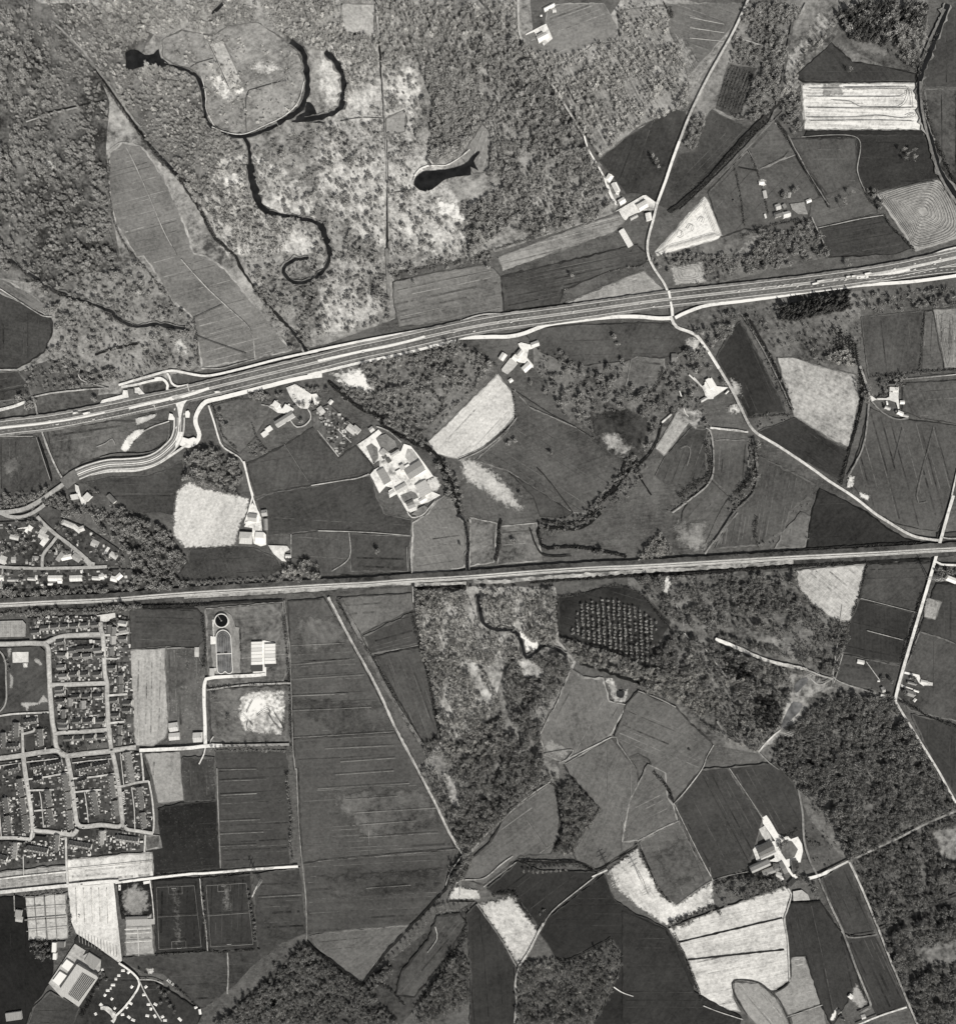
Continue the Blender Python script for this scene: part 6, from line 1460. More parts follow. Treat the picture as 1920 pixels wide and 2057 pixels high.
for q, rz, lb in (((1861, 1160), 20, 'white lattice pylon beside the road south of the level crossing'), ((1614, 1344), 20, 'white lattice pylon at the end of the pale woodland ride'), ((1564.5, 1461), 20, 'white lattice pylon south of the two grey ponds'),
               ((1226, 1753), 30, 'white lattice pylon at the corner of the dark field and pale field'), ((924.5, 1768), 80, 'white lattice pylon on the small pale triangle by the ditch'), ((1288, 1766), 30, 'white lattice pylon standing in the pale curved field'), ((525, 1768), 70, 'white lattice pylon right of the two dark sports pitches'), ((60, 1060), 10, 'white lattice mast among the villa gardens')):
    pylon(q, rz, lb, 46 if q[0] > 100 else 22)
for i, (x, y, a) in enumerate(((1023, 692, 3), (1055, 1038, 3), (1310, 677, 3), (1343, 1015, 3))):
    x_, y_ = M(S('J', x, y)); o = tag(link('goal', None, loc=(x_, y_, ZTOP), rz=R(a)), ('north', 'south')[i % 2]+' goal of the '+('left', 'right')[i//2]+' dark sports pitch', 'goal', 'goals of the sports pitches')
    link('goal_frame', MB().box(-3.7, 3.7, -.12, .12, 2.3, 2.54).box(-3.7, -3.46, -.12, .12, 0, 2.3).box(3.46, 3.7, -.12, .12, 0, 2.3).box(-3.7, 3.7, -1.4, -1.25, 0, .15).me('goal_frame', flat_mat(250, 'white_paint')), o)

# ------------------------------------------------------------ foliage
def twigs(n, fn, size, rng):
    c = fn(n); u = np.stack([c[:, 0], c[:, 1], np.full(n, 3.2)], 1)*.35+rng.normal(size=(n, 3))*.55; u[:, 2] = abs(u[:, 2])+.3; u /= np.linalg.norm(u, axis=1)[:, None]
    w = np.cross(u, rng.normal(size=(n, 3))); w /= np.linalg.norm(w, axis=1)[:, None]; s = (rng.uniform(.5, 1.2, n)*size/2)[:, None]; t = rng.uniform(.1, .28, n)[:, None]
    V = np.stack([c-u*s-w*t, c-u*s+w*t, c+u*s+w*t*.7, c+u*s-w*t*.7], 1).reshape(-1, 3); return V, np.arange(4*n).reshape(-1, 4)
def quads(n, fn, size, rng):
    """n small leaf-clump faces; fn(n) gives centres"""
    c = fn(n); u = rng.normal(size=(n, 3)); u /= np.linalg.norm(u, axis=1)[:, None]; w = rng.normal(size=(n, 3)); w -= (w*u).sum(1)[:, None]*u; w /= np.linalg.norm(w, axis=1)[:, None]
    s = (rng.uniform(.6, 1.3, n)*size/2)[:, None]; V = np.stack([c-u*s-w*s*.8, c+u*s-w*s*.6, c+u*s*.8+w*s, c-u*s*.7+w*s*.9], 1).reshape(-1, 3)
    return V, np.arange(4*n).reshape(-1, 4)
def np_mesh(name, V, F, mat):
    me = bpy.data.meshes.new(name); me.vertices.add(len(V)); me.vertices.foreach_set('co', V.astype(np.float32).ravel()); n = len(F)
    me.loops.add(4*n); me.loops.foreach_set('vertex_index', F.astype(np.int32).ravel()); me.polygons.add(n)
    me.polygons.foreach_set('loop_start', np.arange(0, 4*n, 4, dtype=np.int32)); me.materials.append(mat); me.update(calc_edges=True); return me
def crown_pts(kind, r, h, rng):
    nb = 9 if kind != 'conifer' else 0
    bl = [(rng.uniform(-.55, .55)*r, rng.uniform(-.55, .55)*r, h*rng.uniform(.5, .88), r*rng.uniform(.35, .6)) for _ in range(nb)]
    def fn(n):
        if kind == 'conifer':
            t = rng.random(n)**.7; a = rng.uniform(0, 6.283, n); rr = r*t*rng.uniform(.55, 1.08, n)*(1+.2*np.sin(a*5+t*9)); return np.stack([rr*np.cos(a), rr*np.sin(a), h*(1-.88*t)], 1)
        i = rng.integers(0, nb, n); b = np.array(bl)[i]; d = rng.normal(size=(n, 3)); d /= np.linalg.norm(d, axis=1)[:, None]; q = rng.random(n)**(.4)
        return b[:, :3]+d*(b[:, 3]*q)[:, None]*np.array([1, 1, .9])
    return fn
SPEC = {  # name: (foliage tone, radius, height, faces, size, kind)
 'bare_tree': (178, 3.8, 12, 120, 1.9, 'bare'), 'park_tree': (150, 4.8, 9.5, 190, 1.1, 'leafy'), 'conifer': (92, 2.9, 12, 230, 1.0, 'conifer'),
 'pale_tree': (214, 3.2, 10, 150, 1.5, 'bare'), 'shrub': (140, 2.1, 3.2, 70, .9, 'leafy'), 'plantation_tree': (190, 2.7, 5.5, 150, .8, 'leafy')}
PROTO = {}; barkm = flat_mat(95, 'bark')
def make_tree(name):
    v, r, h, n, sz, kind = SPEC[name]; rng = np.random.default_rng(random.randrange(1 << 30)); r *= random.uniform(.88, 1.15); h *= random.uniform(.88, 1.15)
    root = link(name, None); V, F = (twigs if kind == 'bare' else quads)(n, crown_pts(kind, r, h, rng), sz, rng); link('crown', np_mesh('crown', V, F, leaf_mat(v)), root)
    m = MB(); top = h*(.8 if kind != 'conifer' else .95); m.bar((0, 0, -.3), (0, 0, top*.5), .02*h, .013*h, 6).bar((0, 0, top*.5), (0, 0, top), .013*h, .004*h, 5)
    if kind != 'conifer':
        for i in range(6 if kind == 'bare' else 4):
            a = i*1.05+random.random(); z = h*random.uniform(.3, .55); m.bar((0, 0, z), (math.cos(a)*r*.75, math.sin(a)*r*.75, z+h*random.uniform(.2, .35)), .008*h, .003*h, 4)
    link('trunk', m.me('trunk', barkm), root); return root
for nm in SPEC: PROTO[nm] = [make_tree(nm) for _ in range(5)]
TUSED = set(); NTREE = {}
ADJ = {'bare_tree': 'leafless', 'park_tree': 'dark round', 'conifer': 'dark pointed', 'pale_tree': 'pale feathery', 'shrub': 'low', 'plantation_tree': 'small pale'}
def tree(name, px_, sc=1.0, grp=None, label=None):
    NTREE[name] = NTREE.get(name, 0)+1; pr = PROTO[name][NTREE[name] % 5]
    x, y = M(px_, SPEC[name][2]*.4*sc)
    if pr in TUSED: o = copy_tree(pr, (x, y, 0), random.uniform(0, 6.28))
    else: TUSED.add(pr); o = pr; o.location = (x, y, 0)
    o.scale = (sc,)*3
    if label: tag(o, label, 'tree' if name != 'shrub' else 'bush', grp)
    else: AUTO.append((o, ('big ' if sc > 1.15 else 'small ' if sc < .8 else '')+ADJ[name], 'bush' if name == 'shrub' else 'tree', px_, 'bush' if name == 'shrub' else 'tree', grp))
    return o
def trees(name, sc, grp, lst):
    for p_ in P(lst): tree(name, p_, sc*random.uniform(.85, 1.15), grp)
def along(name, sc, grp, line, step, jit=.8):
    pts = smooth(P(line), 4); acc = 0; last = pts[0]
    for p_ in pts:
        acc += math.hypot(p_[0]-last[0], p_[1]-last[1]); last = p_
        if acc >= step: acc = 0; tree(name, (p_[0]+random.uniform(-jit, jit), p_[1]+random.uniform(-jit, jit)), sc*random.uniform(.8, 1.2), grp)
# parkland and garden trees that stand apart
trees('park_tree', 1.0, 'round park trees among the bright glades', 'A 270,955 265,905 1350,893 1650,885 1655,1180 1740,1175 1800,1185 1370,1190 1300,1060 1260,1110 340,1100 240,1200 600,1310 B 395,450 318,633 275,735 295,955 180,835 60,840 70,900 345,1160 180,1190 490,1315 165,1395 500,1165 190,1350 280,1330 650,1250 745,1270 825,1325 610,1250 430,1060 405,590 440,610 575,770 690,350 1580,515 320,490 455,400 490,440')
trees('park_tree', 1.15, 'dark trees in the western heath', 'D 520,75 650,45 420,130 650,140 790,50 690,180 910,290 940,315 620,240 660,280 700,290 740,300 430,500 340,340 280,320 190,880 560,690 610,680 650,670 540,740 560,830 590,720 430,660 160,880 340,420 560,200')
trees('park_tree', 1.0, 'dark trees round the hotel and gardens', 'i 1010,180 1050,210 1110,190 1170,190 1340,220 1080,460 860,440 930,450 800,490 900,745 490,300 560,270 1190,370 i 1680,760 i 1520,810 D 1285,910 1320,990 1290,945 1300,970')
trees('bare_tree', 1.0, 'bare trees around the villa roofs', 'g 850,280 900,300 950,380 1000,430 800,260 880,200 360,210 430,200 160,330 230,320 130,290 260,370 820,520 860,530 790,560 900,600 380,520 330,480 250,560 150,590 80,560 350,620 270,640 480,760 60,630 1350,590 1450,740 1400,720 1490,680 600,260 1180,960 560,1000 900,960 320,930 320,1000 90,930 240,1060 420,1080 640,1100')
trees('park_tree', .8, 'dark trees around the villa gardens', 'g 150,320 420,350 330,430 60,480 260,520 380,480 90,600 440,560 700,600 940,620 1290,420 1500,700 1620,640 1180,1010 1540,900 620,930 1140,1060 540,740 1700,700 1780,640 330,880 250,180 480,200')
trees('park_tree', 1.0, 'dark trees in the central pastures', 'E 1105,1090 1140,1075 1350,1150 1175,1390 1720,470 1740,510 1410,560 1440,580 1580,690 1530,640 1385,690 1420,700 1240,740 H 825,190 1130,160 1140,170 345,220 G 1330,1190 F 400,430 360,640 420,650 280,820 310,840 500,480')
trees('bare_tree', 1.25, 'big bare trees standing in pastures', 'E 555,160 990,80 G 1250,1070 H 340,230 C 105,950 90,920 120,980 1570,900 1600,880 1540,880 1560,930 1600,930 910,680 885,700 1240,1130 1200,1160 1190,1200 F 1215,30 1225,55 C 1230,415 E 1480,120')
trees('park_tree', 1.1, 'dark trees round the southern farm', 'n 1170,1180 1150,1260 1180,1330 1400,1500 1440,1560 1390,1440 560,1590 720,1470 600,1650 120,1480 870,740 850,800 950,680 L 760,670 800,680 720,660 1030,700 1040,740')
trees('park_tree', .9, 'dark trees by the small eastern farms', 'o 560,780 500,770 900,620 880,680 900,740 1100,380 560,440 520,380 350,380 q 1380,380 1440,450 1500,520 400,850 450,900 r 1120,200 690,400 730,420 p 940,560 1000,600 1000,530 1250,440 1300,400')
along('bare_tree', .95, 'bare trees in the roadside row', 'G 1730,1380 1700,1385 1600,1380 1500,1378 1380,1376 1280,1372 1240,1376', 7)
along('bare_tree', .95, 'bare trees along the ditch of the striped field', 'J 1680,10 1680,100 1690,200 1705,320 1700,450 1710,560', 7)
along('pale_tree', .9, 'pale trees on the western wood edge', 'H 575,500 570,570 590,680 600,760 600,830 640,900 660,960', 6)
along('bare_tree', 1.0, 'bare trees between the southern ditches', 'K 740,770 690,830 620,900 550,980 480,1060 410,1140 340,1220', 9)
along('bare_tree', 1.0, 'bare trees on the southern slope edge', 'K 660,840 730,830 820,820 880,800', 8)
along('pale_tree', .9, 'pale trees in the row above the dark field', 'K 1160,590 1250,600 1340,600 1440,590', 8)
along('bare_tree', .9, 'bare trees on the dyke between the two pitches', 'J 1180,690 1195,800 1205,900', 12)
along('park_tree', .7, 'dark bushy trees east of the right pitch', 'J 1445,690 1460,800 1480,900 1490,1020', 8)
along('park_tree', .75, 'dark trees in the strip beside the western court yard', 'J 400,740 410,850 415,960', 8)
along('park_tree', .75, 'dark trees along the road above the courts', 'J 120,738 250,728 380,715', 9)
along('bare_tree', .8, 'bare trees in the park by the oval path', 'a 60,640 120,760 150,900', 9)
trees('park_tree', .75, 'dark trees around the caravan field', 'f 960,690 1000,760 1050,800 1080,880 1120,950 1170,1020 800,560 1100,760 1200,720 990,910 700,470 160,560 200,520 240,600 120,700 60,780')
trees('bare_tree', .9, 'bare trees inside the road triangle', 'b 1130,830 1240,820 1380,800 1470,650 870,880 960,880 1060,880 900,830')
along('pale_tree', .9, 'pale trees on the meander bank', 'A 820,430 940,410 1060,430 1130,480 1170,560', 7)
along('bare_tree', 1.0, 'bare trees along the field corner of the wood', 'I 250,1090 340,1180 400,1250 480,1290 560,1330', 8)
trees('shrub', 1.4, 'bushes in the rough pastures', 'E 1420,560 1380,580 1480,620 1650,700 1300,650 F 420,430 I 300,1380 A 610,1300 J 1600,1150 K 1310,830 K 1290,850 C 560,1170')
# planted grid of young trees
GRP = 'young trees of the gridded plantation'
A_, B_, C_ = P('H 1530,520')[0], P('I 130,610')[0], P('H 1480,690')[0]
quad_ = [M(q) for q in P('H 1520,530 1700,490 1760,525 1856,540 I 70,600 125,650 90,760 60,870 20,880 H 1850,860 1700,790 1560,740 1465,700')]
cnt = 0; colno = 0
for i in range(0, 22):
    n_ = 0
    for j in range(0, 30):
        x = 1135+i*10.6+j*.35; y = 1190+j*6.7+i*1.2; mx, my = M((x, y))
        if inside(quad_, np.array([mx]), np.array([my]))[0] and random.random() < .95 and cnt < 290:
            cnt += 1; n_ += 1; tree('plantation_tree', (x+random.uniform(-.7, .7), y+random.uniform(-.7, .7)), random.uniform(.75, 1.15), GRP, f'{ORD[n_-1]} pale young tree from the top in {ORD[colno]} plantation column from the left')
    colno += n_ > 0
# conifers in the planted rows
for k_ in range(8):
    for j in range(11):
        t0, t1 = (1140+k_*19, 400+k_*16), (1155+k_*19, 600+k_*5); x = t0[0]+(t1[0]-t0[0])*j/10; y = t0[1]+(t1[1]-t0[1])*j/10
        tree('conifer', S('F', x, y), random.uniform(.45, .65), 'small conifers in the eastern rows', f'{ORD[j]} small conifer from the top in the {ORD[k_]} planted row counted from the left')

# hedges: one object each
def hedge(s, w, h, v, dens=1.0, ref=None):
    line = smooth([M(p) for p in P(s)], 5); L = np.array(line); seg = np.hypot(*(L[1:]-L[:-1]).T); cum = np.r_[0, np.cumsum(seg)]; T = cum[-1]; w_ = w*PX
    rng = np.random.default_rng(random.randrange(1 << 30)); n = int(T*w_*1.5*dens)+20
    def fn(n):
        u = rng.random(n)*T; i = np.clip(np.searchsorted(cum, u)-1, 0, len(seg)-1); t = (u-cum[i])/seg[i]; p = L[i]+(L[i+1]-L[i])*t[:, None]; d = (L[i+1]-L[i])/seg[i][:, None]
        lump = .6+.55*np.sin(u/5.3)*np.sin(u/2.1+1)+.3*np.sin(u/13); o = (rng.random(n)-.5)*w_*np.clip(lump+.4, .25, 1.3); z = rng.random(n)**.6*h*np.clip(lump+.3, .3, 1.3)
        return np.stack([p[:, 0]-d[:, 1]*o, p[:, 1]+d[:, 0]*o, z], 1)
    V, F = quads(n, fn, 1.25, rng); o = link('hedge', np_mesh('hedge', V, F, leaf_mat(v))); mid = line[len(line)//2]
    AUTO.append((o, 'tall dark' if h > 4 and v < 80 else 'tall grey' if h > 4 else 'low dark' if v < 80 else 'low pale', 'hedge', (mid[0]/PX+960, -mid[1]/PX+1028.5), 'hedge', 'hedges between the fields'))
rows("""
4|3|70|C 800,705 870,810 960,960 1050,1090 1110,1205
8|5|62|C 770,700 640,810 500,950 390,1070 260,1190 190,1240
5|4|66|C 540,660 600,690 700,640 760,600
4|3|70|C 1000,1275 1060,1370 1090,1430
4|3|62|C 1430,1250 1480,1330 1560,1400 1610,1460
3|3|75|C 560,960 600,1150 620,1320
3|2.5|75|C 650,880 720,1080 760,1250
6|5|70|C 600,1380 800,1310 960,1290
5|4|60|C 1380,1120 1330,1140 1400,1220
7|5|66|A 880,860 960,960 1060,1060 1180,1240 1260,1390 1370,1494
5|5|70|A 340,190 450,300 560,430 700,620 870,860
4|4|75|A 640,930 640,1100 670,1290 740,1440 D 860,80 960,220
6|5|66|D 60,30 160,100 290,190 400,240 560,300
6|5|60|D 600,320 700,380 780,410
4|4|70|D 1130,360 1148,450 1160,640
3|3|75|D 565,565 700,530 820,505
4|4|72|D 1240,870 1280,960 1300,1040 1380,1120
3|3|78|D 1470,970 1500,1060 1540,1110
3|3|72|D 1230,860 1340,835 1420,825
6|5|58|E 60,735 160,820 230,880 330,930 400,1010 520,1070 650,1140
6|6|62|E 760,1290 800,1400 820,1494 H 840,40
4|4|72|E 740,520 900,560 1040,640
5|5|66|E 540,800 640,770 720,860 700,920 630,980
4|3.5|66|E 1130,790 1145,900 1130,980 1060,1040
4|3|70|E 1480,780 1620,690 1700,780
6|5|60|F 150,650 120,740 60,800 0,830
5|4|60|F 610,350 700,480 760,570 840,740 900,900
5|5|55|F 1290,660 1300,760 1290,900 1240,1090
4|4|64|F 1170,1330 1200,1220 1230,1110
3|3|68|F 1670,330 1655,450 1640,660
5|4|66|F 1350,700 1500,690 1700,670 1880,660
5|4|66|F 1380,830 1500,770 1560,740
4|3.5|72|F 640,940 760,930 880,920
8|5|68|F 560,1390 620,1320 680,1290 690,1160 670,1080
8|5|74|F 400,1080 420,1250 330,1330 240,1400
6|5|66|I 690,20 680,110 700,200
5|4|66|H 1290,80 1285,130 1310,200 1480,200 1640,222 1790,258
5|4|66|H 1300,50 1450,65 1540,50 1620,-20
5|4|64|E 1856,1180 1780,1290 1690,1380 1560,1490
6|5|64|H 1060,60 1050,120 1055,180 1030,280
5|5|62|H 855,60 868,140 872,220 866,290
6|5|60|H 575,438 720,428 855,436
6|5|64|H 1240,405 1500,390 1700,375 1856,368
6|5|64|I 0,372 300,358 600,330 900,314 1200,290 1340,288
4|4|70|H 900,338 1100,328 1300,315 1500,302
4|4|70|I 500,250 900,225 1300,195 1620,180
5|5|60|G 830,548 1000,540 1240,532
5|5|64|G 0,570 300,560 560,568 720,560
4|4|62|H 1395,490 1530,470 1650,440 1750,420
5|4|62|H 1390,500 1388,600 1400,700
5|5|66|H 1560,770 1700,800 1856,855
4|4|64|H 1760,430 1840,450 I 60,520 200,690
4|4|64|I 200,700 110,800 60,890
5|4|64|I 1330,310 1290,460 1240,600
4|4|62|I 1230,640 1180,800 1140,950
5|4|72|I 1650,470 1600,640 1550,800 1530,870
3|3|75|I 1690,460 1640,640 1590,830
5|5|58|I 1510,1090 1600,1130 1700,1190 1856,1245
5|4|66|H 110,510 230,720 320,850 430,1050 520,1230 600,1340
6|5|60|H 545,580 585,760 630,900 670,1120 710,1290
6|4|56|K 1010,740 1130,720 1180,800 1240,880
7|6|64|K 1160,545 1300,560 1480,555 1600,600
6|6|60|K 1380,120 1410,250 1420,380 1370,490
6|5|58|K 720,1190 640,1290 560,1390
5|5|62|K 860,900 840,1010 760,1100 700,1180
5|5|62|K 0,1075 100,1150 200,1220 250,1270
6|5|60|L 90,20 170,110 205,190
4|4|60|L 20,480 70,590 120,700 180,770
5|4|64|L 440,680 640,610 700,650 840,680
6|5|60|L 180,900 300,850 430,800 480,850
5|4|62|L 210,960 280,1110 330,1230 370,1350
5|4|60|K 320,1240 420,1290 500,1380
4|3|56|J 680,675 780,665 880,655
4|3|56|J 700,690 712,780 722,860
4|3|58|J 910,1085 1100,1070 1220,1060 1300,1070 1490,1050
4|3|58|J 1180,650 1190,760 1205,900 1215,1050
3|3|60|J 905,620 1100,618 1250,625 1440,612
7|5|50|J 180,1005 280,1010 300,1080 240,1060
8|6|48|J 620,1200 560,1260 530,1350 480,1440
4|4|56|f 1100,600 1200,690 1330,790 1400,870 1520,990
4|4|58|G 1210,1020 1450,1000 1680,995
5|5|66|G 1180,590 1200,760 1190,900
5|4|70|G 1655,600 1670,760 1690,1000 1695,1200 1700,1340
3|3|62|a 740,880 820,880 930,860
3|3|60|a 760,740 930,735 1100,740 1260,740 1400,700
3|3|60|a 960,520 1060,540 1270,510
3|3|60|b 780,440 900,430 1000,440
3|3|60|b 1030,310 1200,310 1480,320
3|3|60|b 830,900 1000,920 1250,895 1480,860
4|4|60|a 420,310 540,310
4|4|58|a 1430,220 1560,200 1760,180
3|3|60|a 1450,510 1620,510 1800,500
3|3|62|g 80,860 400,855 560,850
3|3|62|g 880,865 1080,860
3|3|62|g 1180,850 1450,855
3|2.5|66|g 640,680 650,790 760,800
4|4|62|g 440,460 480,400 540,460
4|3|62|b 500,570 600,555 690,560
5|5|66|L 920,350 900,380 820,400
4|4|66|L 860,700 900,660 960,640
4|4|75|B 1350,500 1470,690 1540,800
4|3|75|B 900,1494 1100,1430 1300,1370
4|4|72|E 430,110 600,75 820,30
4|3.5|74|C 190,40 200,110 150,10
5|5|68|C 1630,440 1660,330 1740,200
6|5|58|C 1660,590 1700,740 1760,900 1850,1080
3|2|60|i 1390,480 1250,600 1110,720
3|2|66|j 160,370 300,560 430,760
3|3|60|j 420,690 520,640
3|3|60|j 640,520 820,430
3|2|60|s 800,430 810,800 830,1200
3|3|55|h 820,630 920,670 1060,660
4|4|60|h 150,700 200,880 300,1010
3|3|62|r 640,780 680,860
""", lambda w, h, v, s: hedge(s, float(w), float(h), float(v)*1.25))
for k_ in range(9): hedge(f'C {548+k_*18},{380+k_*7} {500+k_*18},{500+k_*6} {462+k_*17},{622+k_*5}', 2.2, 2.5, 84)
for k_ in range(5): hedge(f'C {690+k_*26},{80+k_*22} {630+k_*26},{200+k_*20}', 2.6, 3, 90)
for k_ in range(4): hedge(f'K {690+k_*30},{1390-k_*50} {770+k_*26},{1300-k_*42} {880},{1290-k_*50}', 2.6, 3, 120)

# ------------------------------------------------------------ woodland masses (nobody could count these)
CB = [(min(p[0] for p in c), max(p[0] for p in c), min(p[1] for p in c), max(p[1] for p in c), c) for c in CLEAR]
def in_clear(x, y, grow=1.5):
    r = np.zeros(x.shape, bool)
    for x0, x1, y0, y1, c in CB:
        k = np.nonzero((x > x0) & (x < x1) & (y > y0) & (y < y1) & ~r)[0]
        if len(k): r[k] = inside(c, x[k], y[k])
    for bx, by, br in BLD: r |= (x-bx)**2+(y-by)**2 < br*br
    return r
def vnoise(x, y, sc, seed):
    return np.array([mnoise.fractal((a/sc, b/sc, seed), .8, 2.1, 3) for a, b in zip(x, y)])
def scatter(name, pts, sc, kinds, label, cat):
    me = bpy.data.meshes.new(name); me.vertices.add(len(pts)); me.vertices.foreach_set('co', np.c_[pts, np.zeros(len(pts))].astype(np.float32).ravel())
    protos = [(k, p) for k in kinds for p in PROTO[k]]; w = np.array([kinds[k]/5 for k, p in protos]); w /= w.sum()
    for nm, ty, dat in (('scl', 'FLOAT', sc), ('rot', 'FLOAT', RNG.uniform(0, 6.28, len(pts))), ('vid', 'INT', RNG.choice(len(protos), len(pts), p=w))):
        a = me.attributes.new(nm, ty, 'POINT'); a.data.foreach_set('value', dat.astype(np.float32 if ty == 'FLOAT' else np.int32))
    o = tag(link(name, me), label, cat, kind='stuff')
    g = bpy.data.node_groups.new('scatter_trees', 'GeometryNodeTree'); g.interface.new_socket('Geometry', in_out='INPUT', socket_type='NodeSocketGeometry'); g.interface.new_socket('Geometry', in_out='OUTPUT', socket_type='NodeSocketGeometry')
    N = g.nodes; gi = N.new('NodeGroupInput'); go = N.new('NodeGroupOutput'); join = N.new('GeometryNodeJoinGeometry'); g.links.new(join.outputs[0], go.inputs[0])
    def attr(nm, ty):
        a = N.new('GeometryNodeInputNamedAttribute'); a.data_type = ty; a.inputs['Name'].default_value = nm; return a.outputs['Attribute']
    scl, rot, vid = attr('scl', 'FLOAT'), attr('rot', 'FLOAT'), attr('vid', 'INT'); cx = N.new('ShaderNodeCombineXYZ'); g.links.new(rot, cx.inputs['Z'])
    for i, (k, p) in enumerate(protos):
        jn = N.new('GeometryNodeJoinGeometry')
        for ch in p.children:
            oi = N.new('GeometryNodeObjectInfo'); oi.transform_space = 'ORIGINAL'; oi.inputs['Object'].default_value = ch; g.links.new(oi.outputs['Geometry'], jn.inputs[0])
        cmp_ = N.new('FunctionNodeCompare'); cmp_.data_type = 'INT'; cmp_.operation = 'EQUAL'; g.links.new(vid, cmp_.inputs[2]); cmp_.inputs[3].default_value = i
        ip = N.new('GeometryNodeInstanceOnPoints'); g.links.new(gi.outputs[0], ip.inputs['Points']); g.links.new(cmp_.outputs[0], ip.inputs['Selection']); g.links.new(jn.outputs[0], ip.inputs['Instance'])
        g.links.new(cx.outputs[0], ip.inputs['Rotation']); g.links.new(scl, ip.inputs['Scale']); g.links.new(ip.outputs[0], join.inputs[0])
    md = o.modifiers.new('scatter', 'NODES'); md.node_group = g; return o
def wood(s, step, kinds, label, thr=-.25, nsc=28, sc=1.0, cat='woodland', name='woodland', clear=True, grid=None):
    step *= .86; poly = [M(p) for p in P(s)]; A = np.array(poly); x0, y0 = A.min(0); x1, y1 = A.max(0)
    x0, y0, x1, y1 = max(x0, -1000), max(y0, -1080), min(x1, 1000), min(y1, 1080)
    X, Y = np.meshgrid(np.arange(x0, x1, step), np.arange(y0, y1, step)); x = X.ravel(); y = Y.ravel()
    x = x+RNG.uniform(-.5, .5, len(x))*step; y = y+RNG.uniform(-.5, .5, len(y))*step
    k = inside(poly, x, y); x, y = x[k], y[k]
    if clear: k = ~in_clear(x, y); x, y = x[k], y[k]
    v = vnoise(x, y, nsc, len(s) % 17)+.6*vnoise(x, y, 9, 3.3)*(thr > -.8); k = v > thr*(1+RNG.normal(0, .15, len(v))); x, y, v = x[k], y[k], v[k]
    if len(x) < 2: return
    return scatter(name, np.c_[x, y], np.clip(RNG.normal(.8, .3, len(x))*(1+.45*vnoise(x, y, 70, 5.5)), .35, 1.7)*sc, kinds, label, cat)
